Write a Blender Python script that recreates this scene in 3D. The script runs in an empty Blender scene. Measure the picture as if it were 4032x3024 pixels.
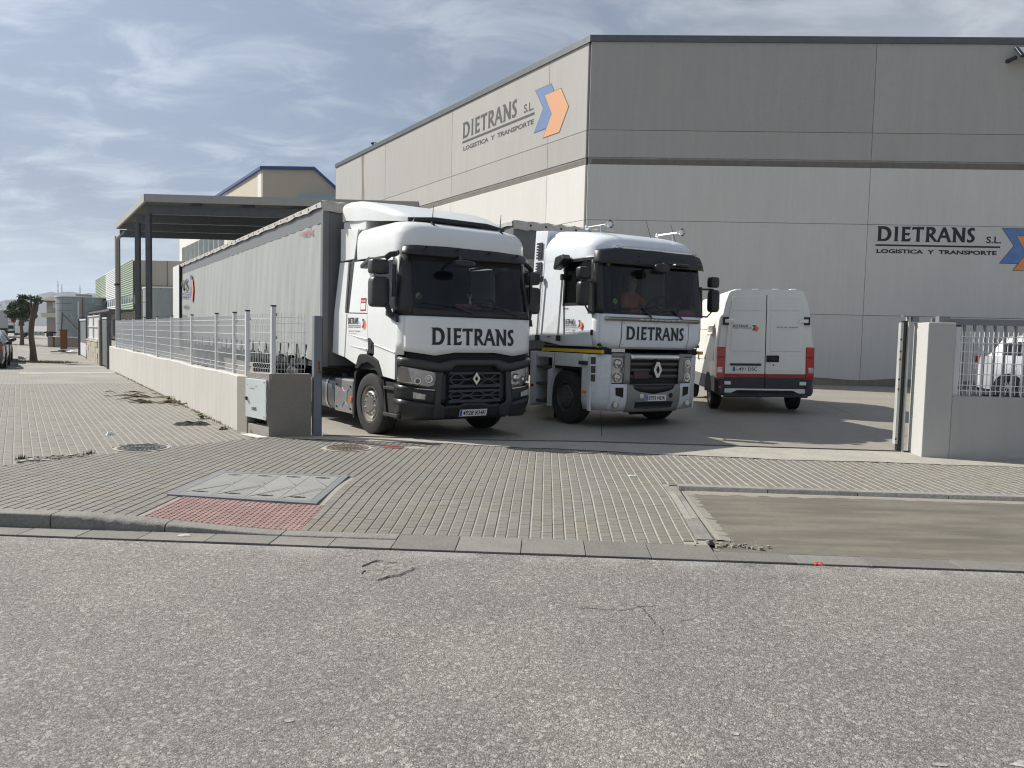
import bpy, bmesh, math, random
from mathutils import Vector, Matrix
from mathutils.geometry import tessellate_polygon
random.seed(7)
R = math.radians
SC = bpy.context.scene
COL = SC.collection

# ------------------------------------------------------------------ camera
PITCH, ROLL, EYE = .0614, .024, 1.6
fw = Vector((0, math.cos(PITCH), -math.sin(PITCH)))
up0 = Vector((0, math.sin(PITCH), math.cos(PITCH)))
rt0 = Vector((1, 0, 0))
rt = rt0 * math.cos(ROLL) + up0 * math.sin(ROLL)
up = up0 * math.cos(ROLL) - rt0 * math.sin(ROLL)
cam = bpy.data.cameras.new('camera')
cam.sensor_width = 36; cam.lens = 36 * 3027 / 4032
cam.clip_start = .05; cam.clip_end = 9000
co = bpy.data.objects.new('camera', cam); COL.objects.link(co)
m = Matrix((rt, up, -fw)).transposed().to_4x4(); m.translation = (0, 0, EYE)
co.matrix_world = m
SC.camera = co

# ------------------------------------------------------------------ sky, sun, exposure
SUN_EL = R(41); SX, SY = -.922, .387            # horizontal direction towards the sun
w = bpy.data.worlds.new('World'); SC.world = w; w.use_nodes = True
nt = w.node_tree; nt.nodes.clear()
def N(t, k, **kw):
    n = t.nodes.new(k)
    for a, b in kw.items(): setattr(n, a, b)
    return n
out = N(nt, 'ShaderNodeOutputWorld'); bg = N(nt, 'ShaderNodeBackground')
sky = N(nt, 'ShaderNodeTexSky', sky_type='NISHITA', sun_disc=False, sun_elevation=SUN_EL,
        sun_rotation=math.atan2(SX, SY), air_density=1.0, dust_density=1.6, ozone_density=1.2, altitude=50)
bg.inputs['Strength'].default_value = .085
tc = N(nt, 'ShaderNodeTexCoord')
sep = N(nt, 'ShaderNodeSeparateXYZ'); nt.links.new(tc.outputs['Generated'], sep.inputs[0])
def MA(t, op, a, b=None, c=None, clamp=False):
    n = N(t, 'ShaderNodeMath', operation=op, use_clamp=clamp)
    for i, x in enumerate((a, b, c)):
        if x is None: continue
        if isinstance(x, (int, float)): n.inputs[i].default_value = x
        else: t.links.new(x, n.inputs[i])
    return n.outputs[0]
zz = MA(nt, 'ADD', MA(nt, 'MAXIMUM', sep.outputs[2], 0.0), .16)
px = MA(nt, 'DIVIDE', sep.outputs[0], zz); py = MA(nt, 'DIVIDE', sep.outputs[1], zz)
cmb = N(nt, 'ShaderNodeCombineXYZ'); nt.links.new(px, cmb.inputs[0]); nt.links.new(py, cmb.inputs[1])
def cloud(scale, detail, rough, dist, loc, st=(1, 1, 1), rot=0):
    mp = N(nt, 'ShaderNodeMapping'); mp.inputs['Location'].default_value = loc
    mp.inputs['Scale'].default_value = st; mp.inputs['Rotation'].default_value = (0, 0, rot)
    nt.links.new(cmb.outputs[0], mp.inputs[0])
    n = N(nt, 'ShaderNodeTexNoise'); n.inputs['Scale'].default_value = scale; n.inputs['Detail'].default_value = detail
    n.inputs['Roughness'].default_value = rough; n.inputs['Distortion'].default_value = dist
    nt.links.new(mp.outputs[0], n.inputs['Vector']); return n.outputs[0]
def MR(t, v, a, b, c, d):
    n = N(t, 'ShaderNodeMapRange', interpolation_type='SMOOTHSTEP'); t.links.new(v, n.inputs[0])
    for i, x in enumerate((a, b, c, d)): n.inputs[i + 1].default_value = x
    return n.outputs[0]
big = cloud(.55, 3, .5, .2, (3.2, 1.1, 0), (1, .8, 1), .3)
fine = cloud(3.4, 9, .60, .5, (0.4, 5.2, 0), (.9, 1.3, 1), .45)
cover = MR(nt, big, .30, .60, .80, .98)                      # thin high cloud nearly everywhere
wisp = MR(nt, fine, .42, .72, 0, 1)
lum = MA(nt, 'ADD', MA(nt, 'MULTIPLY', MR(nt, big, .42, .70, 0, 1), .55), MA(nt, 'MULTIPLY', wisp, .48))
cr = N(nt, 'ShaderNodeMix', data_type='RGBA')
cr.inputs[6].default_value = (1.62, 1.93, 2.50, 1); cr.inputs[7].default_value = (4.5, 4.8, 5.15, 1)
nt.links.new(lum, cr.inputs[0])
dt = N(nt, 'ShaderNodeVectorMath', operation='DOT_PRODUCT'); nt.links.new(tc.outputs['Generated'], dt.inputs[0])
dt.inputs[1].default_value = (SX * math.cos(SUN_EL), SY * math.cos(SUN_EL), math.sin(SUN_EL))
fs_ = MA(nt, 'ADD', MA(nt, 'MULTIPLY', MA(nt, 'POWER', MA(nt, 'MAXIMUM', dt.outputs['Value'], 0.0), 3.0), 1.1), .95)   # thin cloud scatters forward: brighter towards the sun
sc_ = N(nt, 'ShaderNodeVectorMath', operation='SCALE'); nt.links.new(cr.outputs[2], sc_.inputs[0]); nt.links.new(fs_, sc_.inputs['Scale'])
mx = N(nt, 'ShaderNodeMix', data_type='RGBA')
nt.links.new(cover, mx.inputs[0]); nt.links.new(sky.outputs[0], mx.inputs[6]); nt.links.new(sc_.outputs[0], mx.inputs[7])
hz = MR(nt, sep.outputs[2], 0.0, .16, .75, 0)                # milky horizon
mh = N(nt, 'ShaderNodeMix', data_type='RGBA'); mh.inputs[7].default_value = (4.3, 4.8, 5.3, 1)
nt.links.new(hz, mh.inputs[0]); nt.links.new(mx.outputs[2], mh.inputs[6])
nt.links.new(mh.outputs[2], bg.inputs[0]); nt.links.new(bg.outputs[0], out.inputs[0])

sl = bpy.data.lights.new('sun', 'SUN'); sl.energy = 4.0; sl.angle = R(.6); sl.color = (1, .955, .88)
so = bpy.data.objects.new('sun', sl); COL.objects.link(so); so.location = (-40, 20, 60)
sd = Vector((-SX * math.cos(SUN_EL), -SY * math.cos(SUN_EL), -math.sin(SUN_EL)))
so.rotation_euler = sd.to_track_quat('-Z', 'Y').to_euler()

SC.render.engine = 'CYCLES'
SC.view_settings.view_transform = 'Standard'; SC.view_settings.look = 'None'
SC.view_settings.gamma = 1; SC.view_settings.use_curve_mapping = False
SC.view_settings.exposure = .76
SC.cycles.use_denoising = True; SC.cycles.filter_width = 1.15
SC.cycles.max_bounces = 6; SC.cycles.diffuse_bounces = 3; SC.cycles.glossy_bounces = 3; SC.cycles.transparent_max_bounces = 14

# ------------------------------------------------------------------ materials
MATS = {}
def mat(name, col, rough=.6, metal=0., noise=(), bump=None, island=0., coat=0., stretch=None, spec=None, emit=0, space='Object'):
    """noise: (scale, amount, (sx,sy,sz), tint) layers that vary the base colour."""
    if name in MATS: return MATS[name]
    mt = bpy.data.materials.new(name); mt.use_nodes = True; t = mt.node_tree; b = t.nodes['Principled BSDF']
    b.inputs['Roughness'].default_value = rough; b.inputs['Metallic'].default_value = metal
    if coat: b.inputs['Coat Weight'].default_value = coat; b.inputs['Coat Roughness'].default_value = .08
    if spec is not None: b.inputs['Specular IOR Level'].default_value = spec
    c = N(t, 'ShaderNodeRGB'); c.outputs[0].default_value = (*col, 1); cur = c.outputs[0]
    tcx = N(t, 'ShaderNodeTexCoord')
    def noi(sc, st, det=5, ro=.6):
        mp = N(t, 'ShaderNodeMapping'); mp.inputs['Scale'].default_value = st or (1, 1, 1)
        t.links.new(tcx.outputs[space], mp.inputs[0])
        n = N(t, 'ShaderNodeTexNoise'); n.inputs['Scale'].default_value = sc; n.inputs['Detail'].default_value = det
        n.inputs['Roughness'].default_value = ro
        t.links.new(mp.outputs[0], n.inputs['Vector']); return n.outputs[0]
    for L in noise:
        sc, am = L[0], L[1]; st = L[2] if len(L) > 2 else None; tint = L[3] if len(L) > 3 else (0, 0, 0)
        f = MR(t, noi(sc, st), .38, .66, 0, am)
        mxn = N(t, 'ShaderNodeMix', data_type='RGBA'); t.links.new(f, mxn.inputs[0]); t.links.new(cur, mxn.inputs[6])
        mxn.inputs[7].default_value = (*tint, 1); cur = mxn.outputs[2]
    if island:
        gi = N(t, 'ShaderNodeNewGeometry'); oi = N(t, 'ShaderNodeObjectInfo')
        r = MA(t, 'FRACT', MA(t, 'ADD', gi.outputs['Random Per Island'], oi.outputs['Random']))
        k = MR(t, r, 0, 1, 1 - island, 1 + island)
        hs = N(t, 'ShaderNodeHueSaturation'); t.links.new(cur, hs.inputs['Color']); t.links.new(k, hs.inputs['Value']); cur = hs.outputs[0]
    t.links.new(cur, b.inputs['Base Color'])
    if bump:
        bp = N(t, 'ShaderNodeBump'); bp.inputs['Strength'].default_value = bump[1]; bp.inputs['Distance'].default_value = bump[2] if len(bump) > 2 else .01
        t.links.new(noi(bump[0], None, 6, .65), bp.inputs['Height']); t.links.new(bp.outputs[0], b.inputs['Normal'])
    if emit:
        b.inputs['Emission Color'].default_value = (*col, 1); b.inputs['Emission Strength'].default_value = emit
    MATS[name] = mt; return mt

def glass(name, tint, refl=.06, rough=.02):
    mt = bpy.data.materials.new(name); mt.use_nodes = True; t = mt.node_tree; t.nodes.clear()
    o = N(t, 'ShaderNodeOutputMaterial'); tr = N(t, 'ShaderNodeBsdfTransparent'); gl = N(t, 'ShaderNodeBsdfGlossy')
    tr.inputs[0].default_value = (*tint, 1); gl.inputs['Roughness'].default_value = rough
    fr = N(t, 'ShaderNodeFresnel'); fr.inputs[0].default_value = 1.45
    f = MA(t, 'ADD', fr.outputs[0], refl - .03, clamp=True)
    mx = N(t, 'ShaderNodeMixShader'); t.links.new(f, mx.inputs[0]); t.links.new(tr.outputs[0], mx.inputs[1]); t.links.new(gl.outputs[0], mx.inputs[2])
    t.links.new(mx.outputs[0], o.inputs[0]); MATS[name] = mt; return mt

WHITE = mat('truck_white_paint', (.76, .77, .76), .28, 0, [(1.2, .10, (1, 1, .35), (.45, .44, .40)), (9, .05, None, (.4, .38, .33))], None, coat=.35)
WHITE2 = mat('cool_white_paint', (.70, .74, .78), .3, 0, [(1.3, .12, (1, 1, .3), (.40, .41, .42)), (10, .06, None, (.35, .34, .32))], None, coat=.3)
VANW = mat('van_cream_paint', (.74, .74, .69), .35, 0, [(1.5, .14, (1, 1, .3), (.42, .41, .36))], None, coat=.2)
BLACKP = mat('black_plastic', (.012, .0125, .014), .42, 0, [(8, .3, None, (.03, .029, .027))], (260, .15, .002))
GREYP = mat('grey_plastic', (.036, .036, .037), .45, 0, [(6, .3, None, (.056, .054, .05))], (260, .15, .002))
DKGREY = mat('bumper_dark_grey', (.017, .0175, .019), .4, 0, [(5, .3, None, (.034, .033, .031))])
BLACKM = mat('matt_black', (.008, .008, .009), .75)
RUBBER = mat('tyre_rubber', (.014, .014, .014), .82, 0, [(14, .4, None, (.034, .032, .029))], (90, .25, .004))
STEELR = mat('wheel_steel', (.36, .355, .34), .42, .75, [(12, .4, None, (.16, .13, .10))])
STEELD = mat('dark_wheel_steel', (.13, .13, .13), .5, .6, [(12, .5, None, (.06, .05, .045))])
CHROME = mat('chrome', (.72, .72, .70), .14, 1.)
ALU = mat('brushed_aluminium', (.50, .49, .46), .36, .85, [(6, .3, (1, 1, 8), (.3, .29, .27))])
TANKM = mat('tank_grey', (.33, .325, .33), .38, .45, [(4, .35, None, (.2, .19, .18))])
SIGNBLK = mat('sign_black', (.012, .012, .014), .5)
SIGNBLU = mat('sign_blue', (.10, .20, .46), .6, 0, [(4, .35, None, (.2, .3, .5))])
SIGNORG = mat('sign_orange', (.74, .27, .08), .6, 0, [(4, .35, None, (.75, .4, .22))])
FADBLU = mat('faded_blue_paint', (.085, .165, .34), .7, 0, [(5, .4, None, (.14, .2, .32))])
FADORG = mat('faded_orange_paint', (.58, .28, .14), .7, 0, [(5, .4, None, (.5, .3, .18))])
STKBLU = mat('sticker_violet_blue', (.06, .045, .22), .5)
STKORG = mat('sticker_orange', (.80, .19, .04), .5)
FADBLK = mat('faded_black_paint', (.035, .035, .04), .7, 0, [(6, .25, None, (.09, .09, .09))])
PLATEW = mat('plate_white', (.78, .78, .76), .4, 0, [(9, .15, None, (.5, .48, .45))])
PLATEB = mat('plate_blue', (.02, .06, .42), .4)
REDLENS = mat('red_lens', (.42, .012, .012), .18, coat=.6)
CLRLENS = mat('clear_lens', (.62, .62, .60), .12, .55, [(22, .55, None, (.10, .10, .11))], coat=.8)
AMBER = mat('amber_lens', (.75, .16, .02), .2, coat=.5)
WSGLASS = glass('windscreen_glass', (.66, .73, .72), .035)
SDGLASS = glass('side_glass', (.55, .60, .58), .05)
CLEARG = glass('clear_cover', (.9, .9, .9), .10)
INTER = mat('cab_interior', (.02, .022, .026), .8)
INTGREY = mat('cab_lining', (.07, .078, .085), .85)
YELLOW = mat('yellow_band', (.62, .40, .02), .5)
RUST = mat('rust', (.20, .075, .03), .85, 0, [(30, .6, None, (.07, .03, .02))])
REDST = mat('sticker_red', (.30, .02, .03), .5)
GREENST = mat('sticker_green', (.25, .5, .08), .5)

# ------------------------------------------------------------------ mesh builder
class G:
    def __init__(s): s.v = []; s.f = []
    def add(s, vs, fs):
        n = len(s.v); s.v += [tuple(p) for p in vs]; s.f += [tuple(i + n for i in f) for f in fs]; return s
    def box(s, x0, x1, y0, y1, z0, z1):
        x0, x1 = min(x0, x1), max(x0, x1); y0, y1 = min(y0, y1), max(y0, y1); z0, z1 = min(z0, z1), max(z0, z1)
        return s.add([(x0,y0,z0),(x1,y0,z0),(x1,y1,z0),(x0,y1,z0),(x0,y0,z1),(x1,y0,z1),(x1,y1,z1),(x0,y1,z1)],
                     [(0,3,2,1),(4,5,6,7),(0,1,5,4),(1,2,6,5),(2,3,7,6),(3,0,4,7)])
    def beam(s, p, q, wd, ht, upv=(0, 0, 1)):
        p, q = Vector(p), Vector(q); d = (q - p).normalized(); a = d.cross(Vector(upv)).normalized() * (wd / 2); b = a.cross(d).normalized() * (ht / 2)
        vs = [e + x * a + y * b for e in (p, q) for x, y in ((-1, -1), (1, -1), (1, 1), (-1, 1))]
        return s.add(vs, [(0,1,2,3)[::-1], (4,5,6,7), (0,1,5,4), (1,2,6,5), (2,3,7,6), (3,0,4,7)])
    def prism(s, pts, d):
        d = Vector(d); n = len(pts); a = [Vector(p) for p in pts]; b = [p + d for p in a]
        tri = tessellate_polygon([a])
        fs = [tuple(t) for t in tri] + [tuple(i + n for i in reversed(t)) for t in tri] + [(i, (i + 1) % n, (i + 1) % n + n, i + n) for i in range(n)]
        return s.add(a + b, fs)
    def polyh(s, outer, holes, d):
        loops = [[Vector(p) for p in outer]] + [[Vector(p) for p in h] for h in holes]
        flat = [p for L in loops for p in L]; n = len(flat); tri = tessellate_polygon(loops)
        if d is None: return s.add(flat, [tuple(t) for t in tri])
        d = Vector(d); fs = [tuple(t) for t in tri] + [tuple(i + n for i in reversed(t)) for t in tri]; o = 0
        for L in loops:
            k = len(L); fs += [(o + i, o + (i + 1) % k, o + (i + 1) % k + n, o + i + n) for i in range(k)]; o += k
        return s.add(flat + [p + d for p in flat], fs)
    def cyl(s, p, q, r0, r1=None, n=16, cap=True):
        p, q = Vector(p), Vector(q); d = (q - p).normalized(); r1 = r0 if r1 is None else r1
        a = d.orthogonal().normalized(); b = d.cross(a)
        cs = [(math.cos(2*math.pi*i/n), math.sin(2*math.pi*i/n)) for i in range(n)]
        vs = [p + (a*c + b*t) * r0 for c, t in cs] + [q + (a*c + b*t) * r1 for c, t in cs]
        fs = [(i, (i+1) % n, (i+1) % n + n, i + n) for i in range(n)]
        if cap: fs += [tuple(reversed(range(n))), tuple(range(n, 2*n))]
        return s.add(vs, fs)
    def tube(s, pts, r, n=6):
        pts = [Vector(p) for p in pts]; rr = r if isinstance(r, (list, tuple)) else [r] * len(pts); rows = []
        a = None
        for i, p in enumerate(pts):
            d = (pts[min(i+1, len(pts)-1)] - pts[max(i-1, 0)]).normalized()
            a = d.orthogonal().normalized() if a is None else (a - d * a.dot(d)).normalized()
            b = d.cross(a); rows.append([p + (a*math.cos(2*math.pi*k/n) + b*math.sin(2*math.pi*k/n)) * rr[i] for k in range(n)])
        o = [p for row in rows for p in row]; fs = []
        for i in range(len(rows) - 1):
            fs += [(i*n+k, i*n+(k+1) % n, (i+1)*n+(k+1) % n, (i+1)*n+k) for k in range(n)]
        fs += [tuple(reversed(range(n))), tuple((len(rows)-1)*n + k for k in range(n))]
        return s.add(o, fs)
    def grid(s, rows, close=False):
        n = len(rows[0]); o = [p for r in rows for p in r]; fs = []
        for i in range(len(rows) - 1):
            for k in range(n if close else n - 1):
                fs.append((i*n+k, i*n+(k+1) % n, (i+1)*n+(k+1) % n, (i+1)*n+k))
        return s.add(o, fs)
    def ell(s, c, r, nu=14, nv=9, sq=1.0):
        def pw(x): return math.copysign(abs(x) ** sq, x)
        rows = []
        for j in range(nv + 1):
            ph = -math.pi/2 + math.pi * j / nv
            rows.append([(c[0] + r[0]*pw(math.cos(ph))*pw(math.cos(2*math.pi*i/nu)), c[1] + r[1]*pw(math.cos(ph))*pw(math.sin(2*math.pi*i/nu)), c[2] + r[2]*pw(math.sin(ph))) for i in range(nu)])
        return s.grid(rows, True)
    def lathex(s, c, prof, n=36):
        """profile (r, x) around an axis along X through c."""
        rows = [[(c[0] + x, c[1] + r*math.cos(2*math.pi*i/n), c[2] + r*math.sin(2*math.pi*i/n)) for i in range(n)] for r, x in prof]
        return s.grid(rows, True)
    def obj(s, name, mt, parent=None, smooth=False, bev=0., solid=0., kind=None, label=None, rz=None):
        me = bpy.data.meshes.new(name); me.from_pydata(s.v, [], s.f); me.validate()
        bm = bmesh.new(); bm.from_mesh(me); bmesh.ops.recalc_face_normals(bm, faces=bm.faces); bm.to_mesh(me); bm.free()
        if smooth:
            me.shade_smooth(); me.set_sharp_from_angle(angle=R(38 if smooth is True else smooth))
        o = bpy.data.objects.new(name, me); COL.objects.link(o); me.materials.append(mt)
        if parent: o.parent = parent
        if solid:
            k = o.modifiers.new('s', 'SOLIDIFY'); k.thickness = solid; k.offset = -1
        if bev:
            k = o.modifiers.new('b', 'BEVEL'); k.width = bev; k.segments = 2; k.limit_method = 'ANGLE'; k.angle_limit = R(40)
            k.harden_normals = False
        if kind: o['kind'] = kind
        if label: o['label'] = label
        return o

def thing(name, label, cat, loc=(0, 0, 0), rz=0., group=None, rot=None):
    o = bpy.data.objects.new(name, None); o.empty_display_size = .3; COL.objects.link(o)
    o.location = loc; o.rotation_euler = rot or (0, 0, rz); o['label'] = label; o['category'] = cat
    if group: o['group'] = group
    return o
def tag(o, label, cat, group=None):
    o['label'] = label; o['category'] = cat
    if group: o['group'] = group
    return o
def copy_tree(o, parent=None):
    c = o.copy(); COL.objects.link(c); c.parent = parent
    for ch in list(o.children): copy_tree(ch, c)
    return c
def lerp(a, b, t): return a + (b - a) * t
def sm(t): t = max(0., min(1., t)); return t * t * (3 - 2 * t)

# ------------------------------------------------------------------ lettering
_L = {'D': [[(70,192),(215,192),(270,210),(320,260),(350,340),(352,400),(335,470),(300,530),(262,556),(235,566),(75,566),(88,545),(88,215)],
            [(148,245),(200,250),(245,275),(275,330),(282,390),(275,450),(250,495),(215,517),(148,520)]],
      'I': [[(408,200),(490,200),(480,222),(480,548),(494,570),(410,570),(424,548),(424,222)]],
      'E': [[(555,205),(738,205),(715,278),(690,262),(628,258),(628,362),(728,362),(700,425),(672,410),(628,406),(628,522),(680,518),(750,492),(725,570),(555,570),(570,548),(570,225)]],
      'T': [[(775,212),(1010,212),(997,282),(970,268),(922,262),(922,550),(932,575),(850,575),(862,550),(862,262),(810,264),(765,275)]],
      'R': [[(1045,214),(1160,214),(1205,225),(1232,260),(1240,310),(1228,360),(1180,415),(1275,560),(1230,577),(1118,430),(1115,550),(1130,577),(1042,577),(1058,550),(1058,235)],
            [(1112,265),(1150,275),(1175,310),(1175,340),(1155,370),(1112,385)]],
      'A': [[(1385,222),(1440,222),(1545,540),(1565,580),(1490,580),(1492,560),(1465,472),(1352,472),(1330,545),(1335,577),(1270,577),(1290,540)], [(1410,310),(1452,422),(1370,422)]],
      'N': [[(1555,222),(1640,228),(1772,460),(1775,245),(1765,230),(1832,230),(1830,578),(1772,578),(1650,368),(1652,555),(1665,580),(1585,580),(1597,555),(1597,290)]],
      'S': [[(2012,238),(2020,305),(1990,290),(1960,295),(1940,320),(1945,355),(1975,390),(2010,430),(2028,480),(2020,530),(1985,570),(1940,588),(1880,572),(1880,508),(1905,530),(1945,535),(1968,510),(1968,475),(1945,440),(1905,400),(1882,350),(1880,300),(1900,262),(1945,238),(1980,234)]]}
def _norm(p):
    x, y = p; top = 192 + .0236 * (x - 75); bot = 566 + .0088 * (x - 75)
    return ((x - 70) / 1958., (bot - y) / (bot - top))
LETTERS = {k: [[_norm(p) for p in L] for L in v] for k, v in _L.items()}      # whole word spans u 0..1, v 0..1
LOGO_ORANGE = [(0, 1), (.657, 1), (.97, .51), (.63, 0), (-.03, 0), (.314, .497)]
LOGO_BLUE = [(-.41, 1.21), (.25, 1.21), (.385, 1), (0, 1), (.314, .497), (.10, .2), (-.43, .2), (-.046, .71)]
TXT = {}
def text2d(body, bold=0.):
    """2D mesh of a line of type, returned as (verts, faces, width, height) scaled to cap height 1."""
    key = (body, bold)
    if key in TXT: return TXT[key]
    cu = bpy.data.curves.new('t', 'FONT'); cu.body = body; cu.size = 1; cu.offset = bold; cu.resolution_u = 3
    o = bpy.data.objects.new('t', cu); COL.objects.link(o)
    dg = bpy.context.evaluated_depsgraph_get(); me = bpy.data.meshes.new_from_object(o.evaluated_get(dg))
    vs = [(p.co.x, p.co.y) for p in me.vertices]; fs = [tuple(p.vertices) for p in me.polygons]
    bpy.data.objects.remove(o); bpy.data.curves.remove(cu); bpy.data.meshes.remove(me)
    x0 = min(p[0] for p in vs); x1 = max(p[0] for p in vs); y0 = min(p[1] for p in vs); y1 = max(p[1] for p in vs)
    h = (y1 - y0) or 1
    TXT[key] = ([((p[0]-x0)/(x1-x0), (p[1]-y0)/h) for p in vs], fs); return TXT[key]
def put_text(name, body, f3, u0, u1, v0, v1, mt, parent, bold=.02):
    vs, fs = text2d(body, bold); g = G(); g.add([f3(lerp(u0, u1, a), lerp(v0, v1, b)) for a, b in vs], fs)
    return g.obj(name, mt, parent)
def put_word(f3, u0, u1, v0, v1, mt, parent, name='letter'):
    for ch in 'DIETRANS':
        g = G(); L = LETTERS[ch]; k = .014 * (v1 - v0); S = lambda P: [(lerp(u0, u1, a), lerp(v0, v1, b)) for a, b in P]
        g.polyh([f3(*p) for p in grow(S(L[0]), k)], [[f3(*p) for p in grow(S(h), k, -1)] for h in L[1:]], None)
        g.obj(name, mt, parent)
def put_poly(name, f3, pts, mt, parent, d=None):
    g = G(); g.polyh([f3(*p) for p in pts], [], d); return g.obj(name, mt, parent)
def grow(pts, k, sgn=1):
    cx = sum(p[0] for p in pts) / len(pts); cy = sum(p[1] for p in pts) / len(pts); o = []
    n = len(pts)
    for i, p in enumerate(pts):
        a, b = pts[i-1], pts[(i+1) % n]
        e1 = Vector((p[0]-a[0], p[1]-a[1])).normalized(); e2 = Vector((b[0]-p[0], b[1]-p[1])).normalized()
        nn = Vector((e1.y+e2.y, -e1.x-e2.x)); nn.normalize(); c = max(.4, nn.dot(Vector((e1.y, -e1.x)))); o.append((p[0]+nn.x*k/c, p[1]+nn.y*k/c))
    A = sum(pts[i-1][0]*pts[i][1]-pts[i][0]*pts[i-1][1] for i in range(n))
    A2 = sum(o[i-1][0]*o[i][1]-o[i][0]*o[i-1][1] for i in range(n))
    return o if (abs(A2) - abs(A)) * sgn > 0 else grow(pts, -k, sgn)
def company_logo(f3, u0, v0, hgt, parent, blue, orange, line=None, asp=1.0):
    """the pair of chevrons; (u0,v0) lower left of the orange one, hgt its full height"""
    S = lambda P: [(u0 + x*hgt*asp, v0 + y*hgt) for x, y in P]
    lift = lambda e: (lambda u, v: tuple(Vector(f3(u, v)) + e * (Vector(f3(u0+1, v0)) - Vector(f3(u0, v0))).cross(Vector(f3(u0, v0+1)) - Vector(f3(u0, v0)))))
    if line: put_poly('logo_outline', f3, grow(S([(-.41, 1.21), (.25, 1.21), (.385, 1), (.657, 1), (.97, .51), (.63, 0), (-.03, 0), (.10, .2), (-.43, .2), (-.046, .71)]), hgt*.012), line, parent)
    e = .004 if line else 0
    put_poly('logo_blue_arrow', lift(e), S(LOGO_BLUE), blue, parent)
    if line: put_poly('logo_outline', lift(e*1.5), grow(S(LOGO_ORANGE), hgt*.008), line, parent)
    put_poly('logo_orange_arrow', lift(e*2), S(LOGO_ORANGE), orange, parent)
def plate(f3, text, wdt, hgt, parent):
    g = G(); g.polyh([f3(-wdt/2, -hgt/2), f3(wdt/2, -hgt/2), f3(wdt/2, hgt/2), f3(-wdt/2, hgt/2)], [], None); o = g.obj('number_plate', PLATEW, parent, solid=.006)
    n = (Vector(f3(1, 0)) - Vector(f3(0, 0))).cross(Vector(f3(0, 1)) - Vector(f3(0, 0))).normalized()
    f2 = lambda u, v: tuple(Vector(f3(u, v)) + n * .004)
    put_poly('blue_strip', f2, [(-wdt/2+.006, -hgt/2+.006), (-wdt/2+.042, -hgt/2+.006), (-wdt/2+.042, hgt/2-.006), (-wdt/2+.006, hgt/2-.006)], PLATEB, o)
    put_text('plate_number', text, f2, -wdt/2+.06, wdt/2-.02, -hgt/2+.018, hgt/2-.018, SIGNBLK, o, .012)
    return o

# ================================================================== GROUND
ROAD = -.12
TH = R(-2.5); UX, UY = math.cos(TH), math.sin(TH); VX, VY = -UY, UX       # street frame: u along the kerb, v away from the road
DA = (-.5416, .8406)                                                      # direction of the side street, fence and long warehouse wall
def uv2(u, v): return (u * UX + v * VX, u * UY + v * VY)
def to_uv(x, y): return (x * UX + y * UY, x * VX + y * VY)
KV = 6.25                                                                 # v of the road side of the kerb
def zp(x, y):                                                             # pavement level: dropped kerb at the driveway
    u, v = to_uv(x, y)
    return -.105 * sm((u + 4.1) / 2.0) * (1 - sm((v - KV + .1) / 2.0)) if u < 1.6 else 0.
def zy(x, y):                                                             # yard level, gently uneven
    a = -.08 * sm((1.3 - x) / 1.5) * sm((y - 11.4) / 1.3)
    b = .17 * sm((x - 2.6) / 2.3) * sm((y - 12.6) / 2.8) * (1 - sm((y - 18.5) / 6.5))
    return a + b

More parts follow.
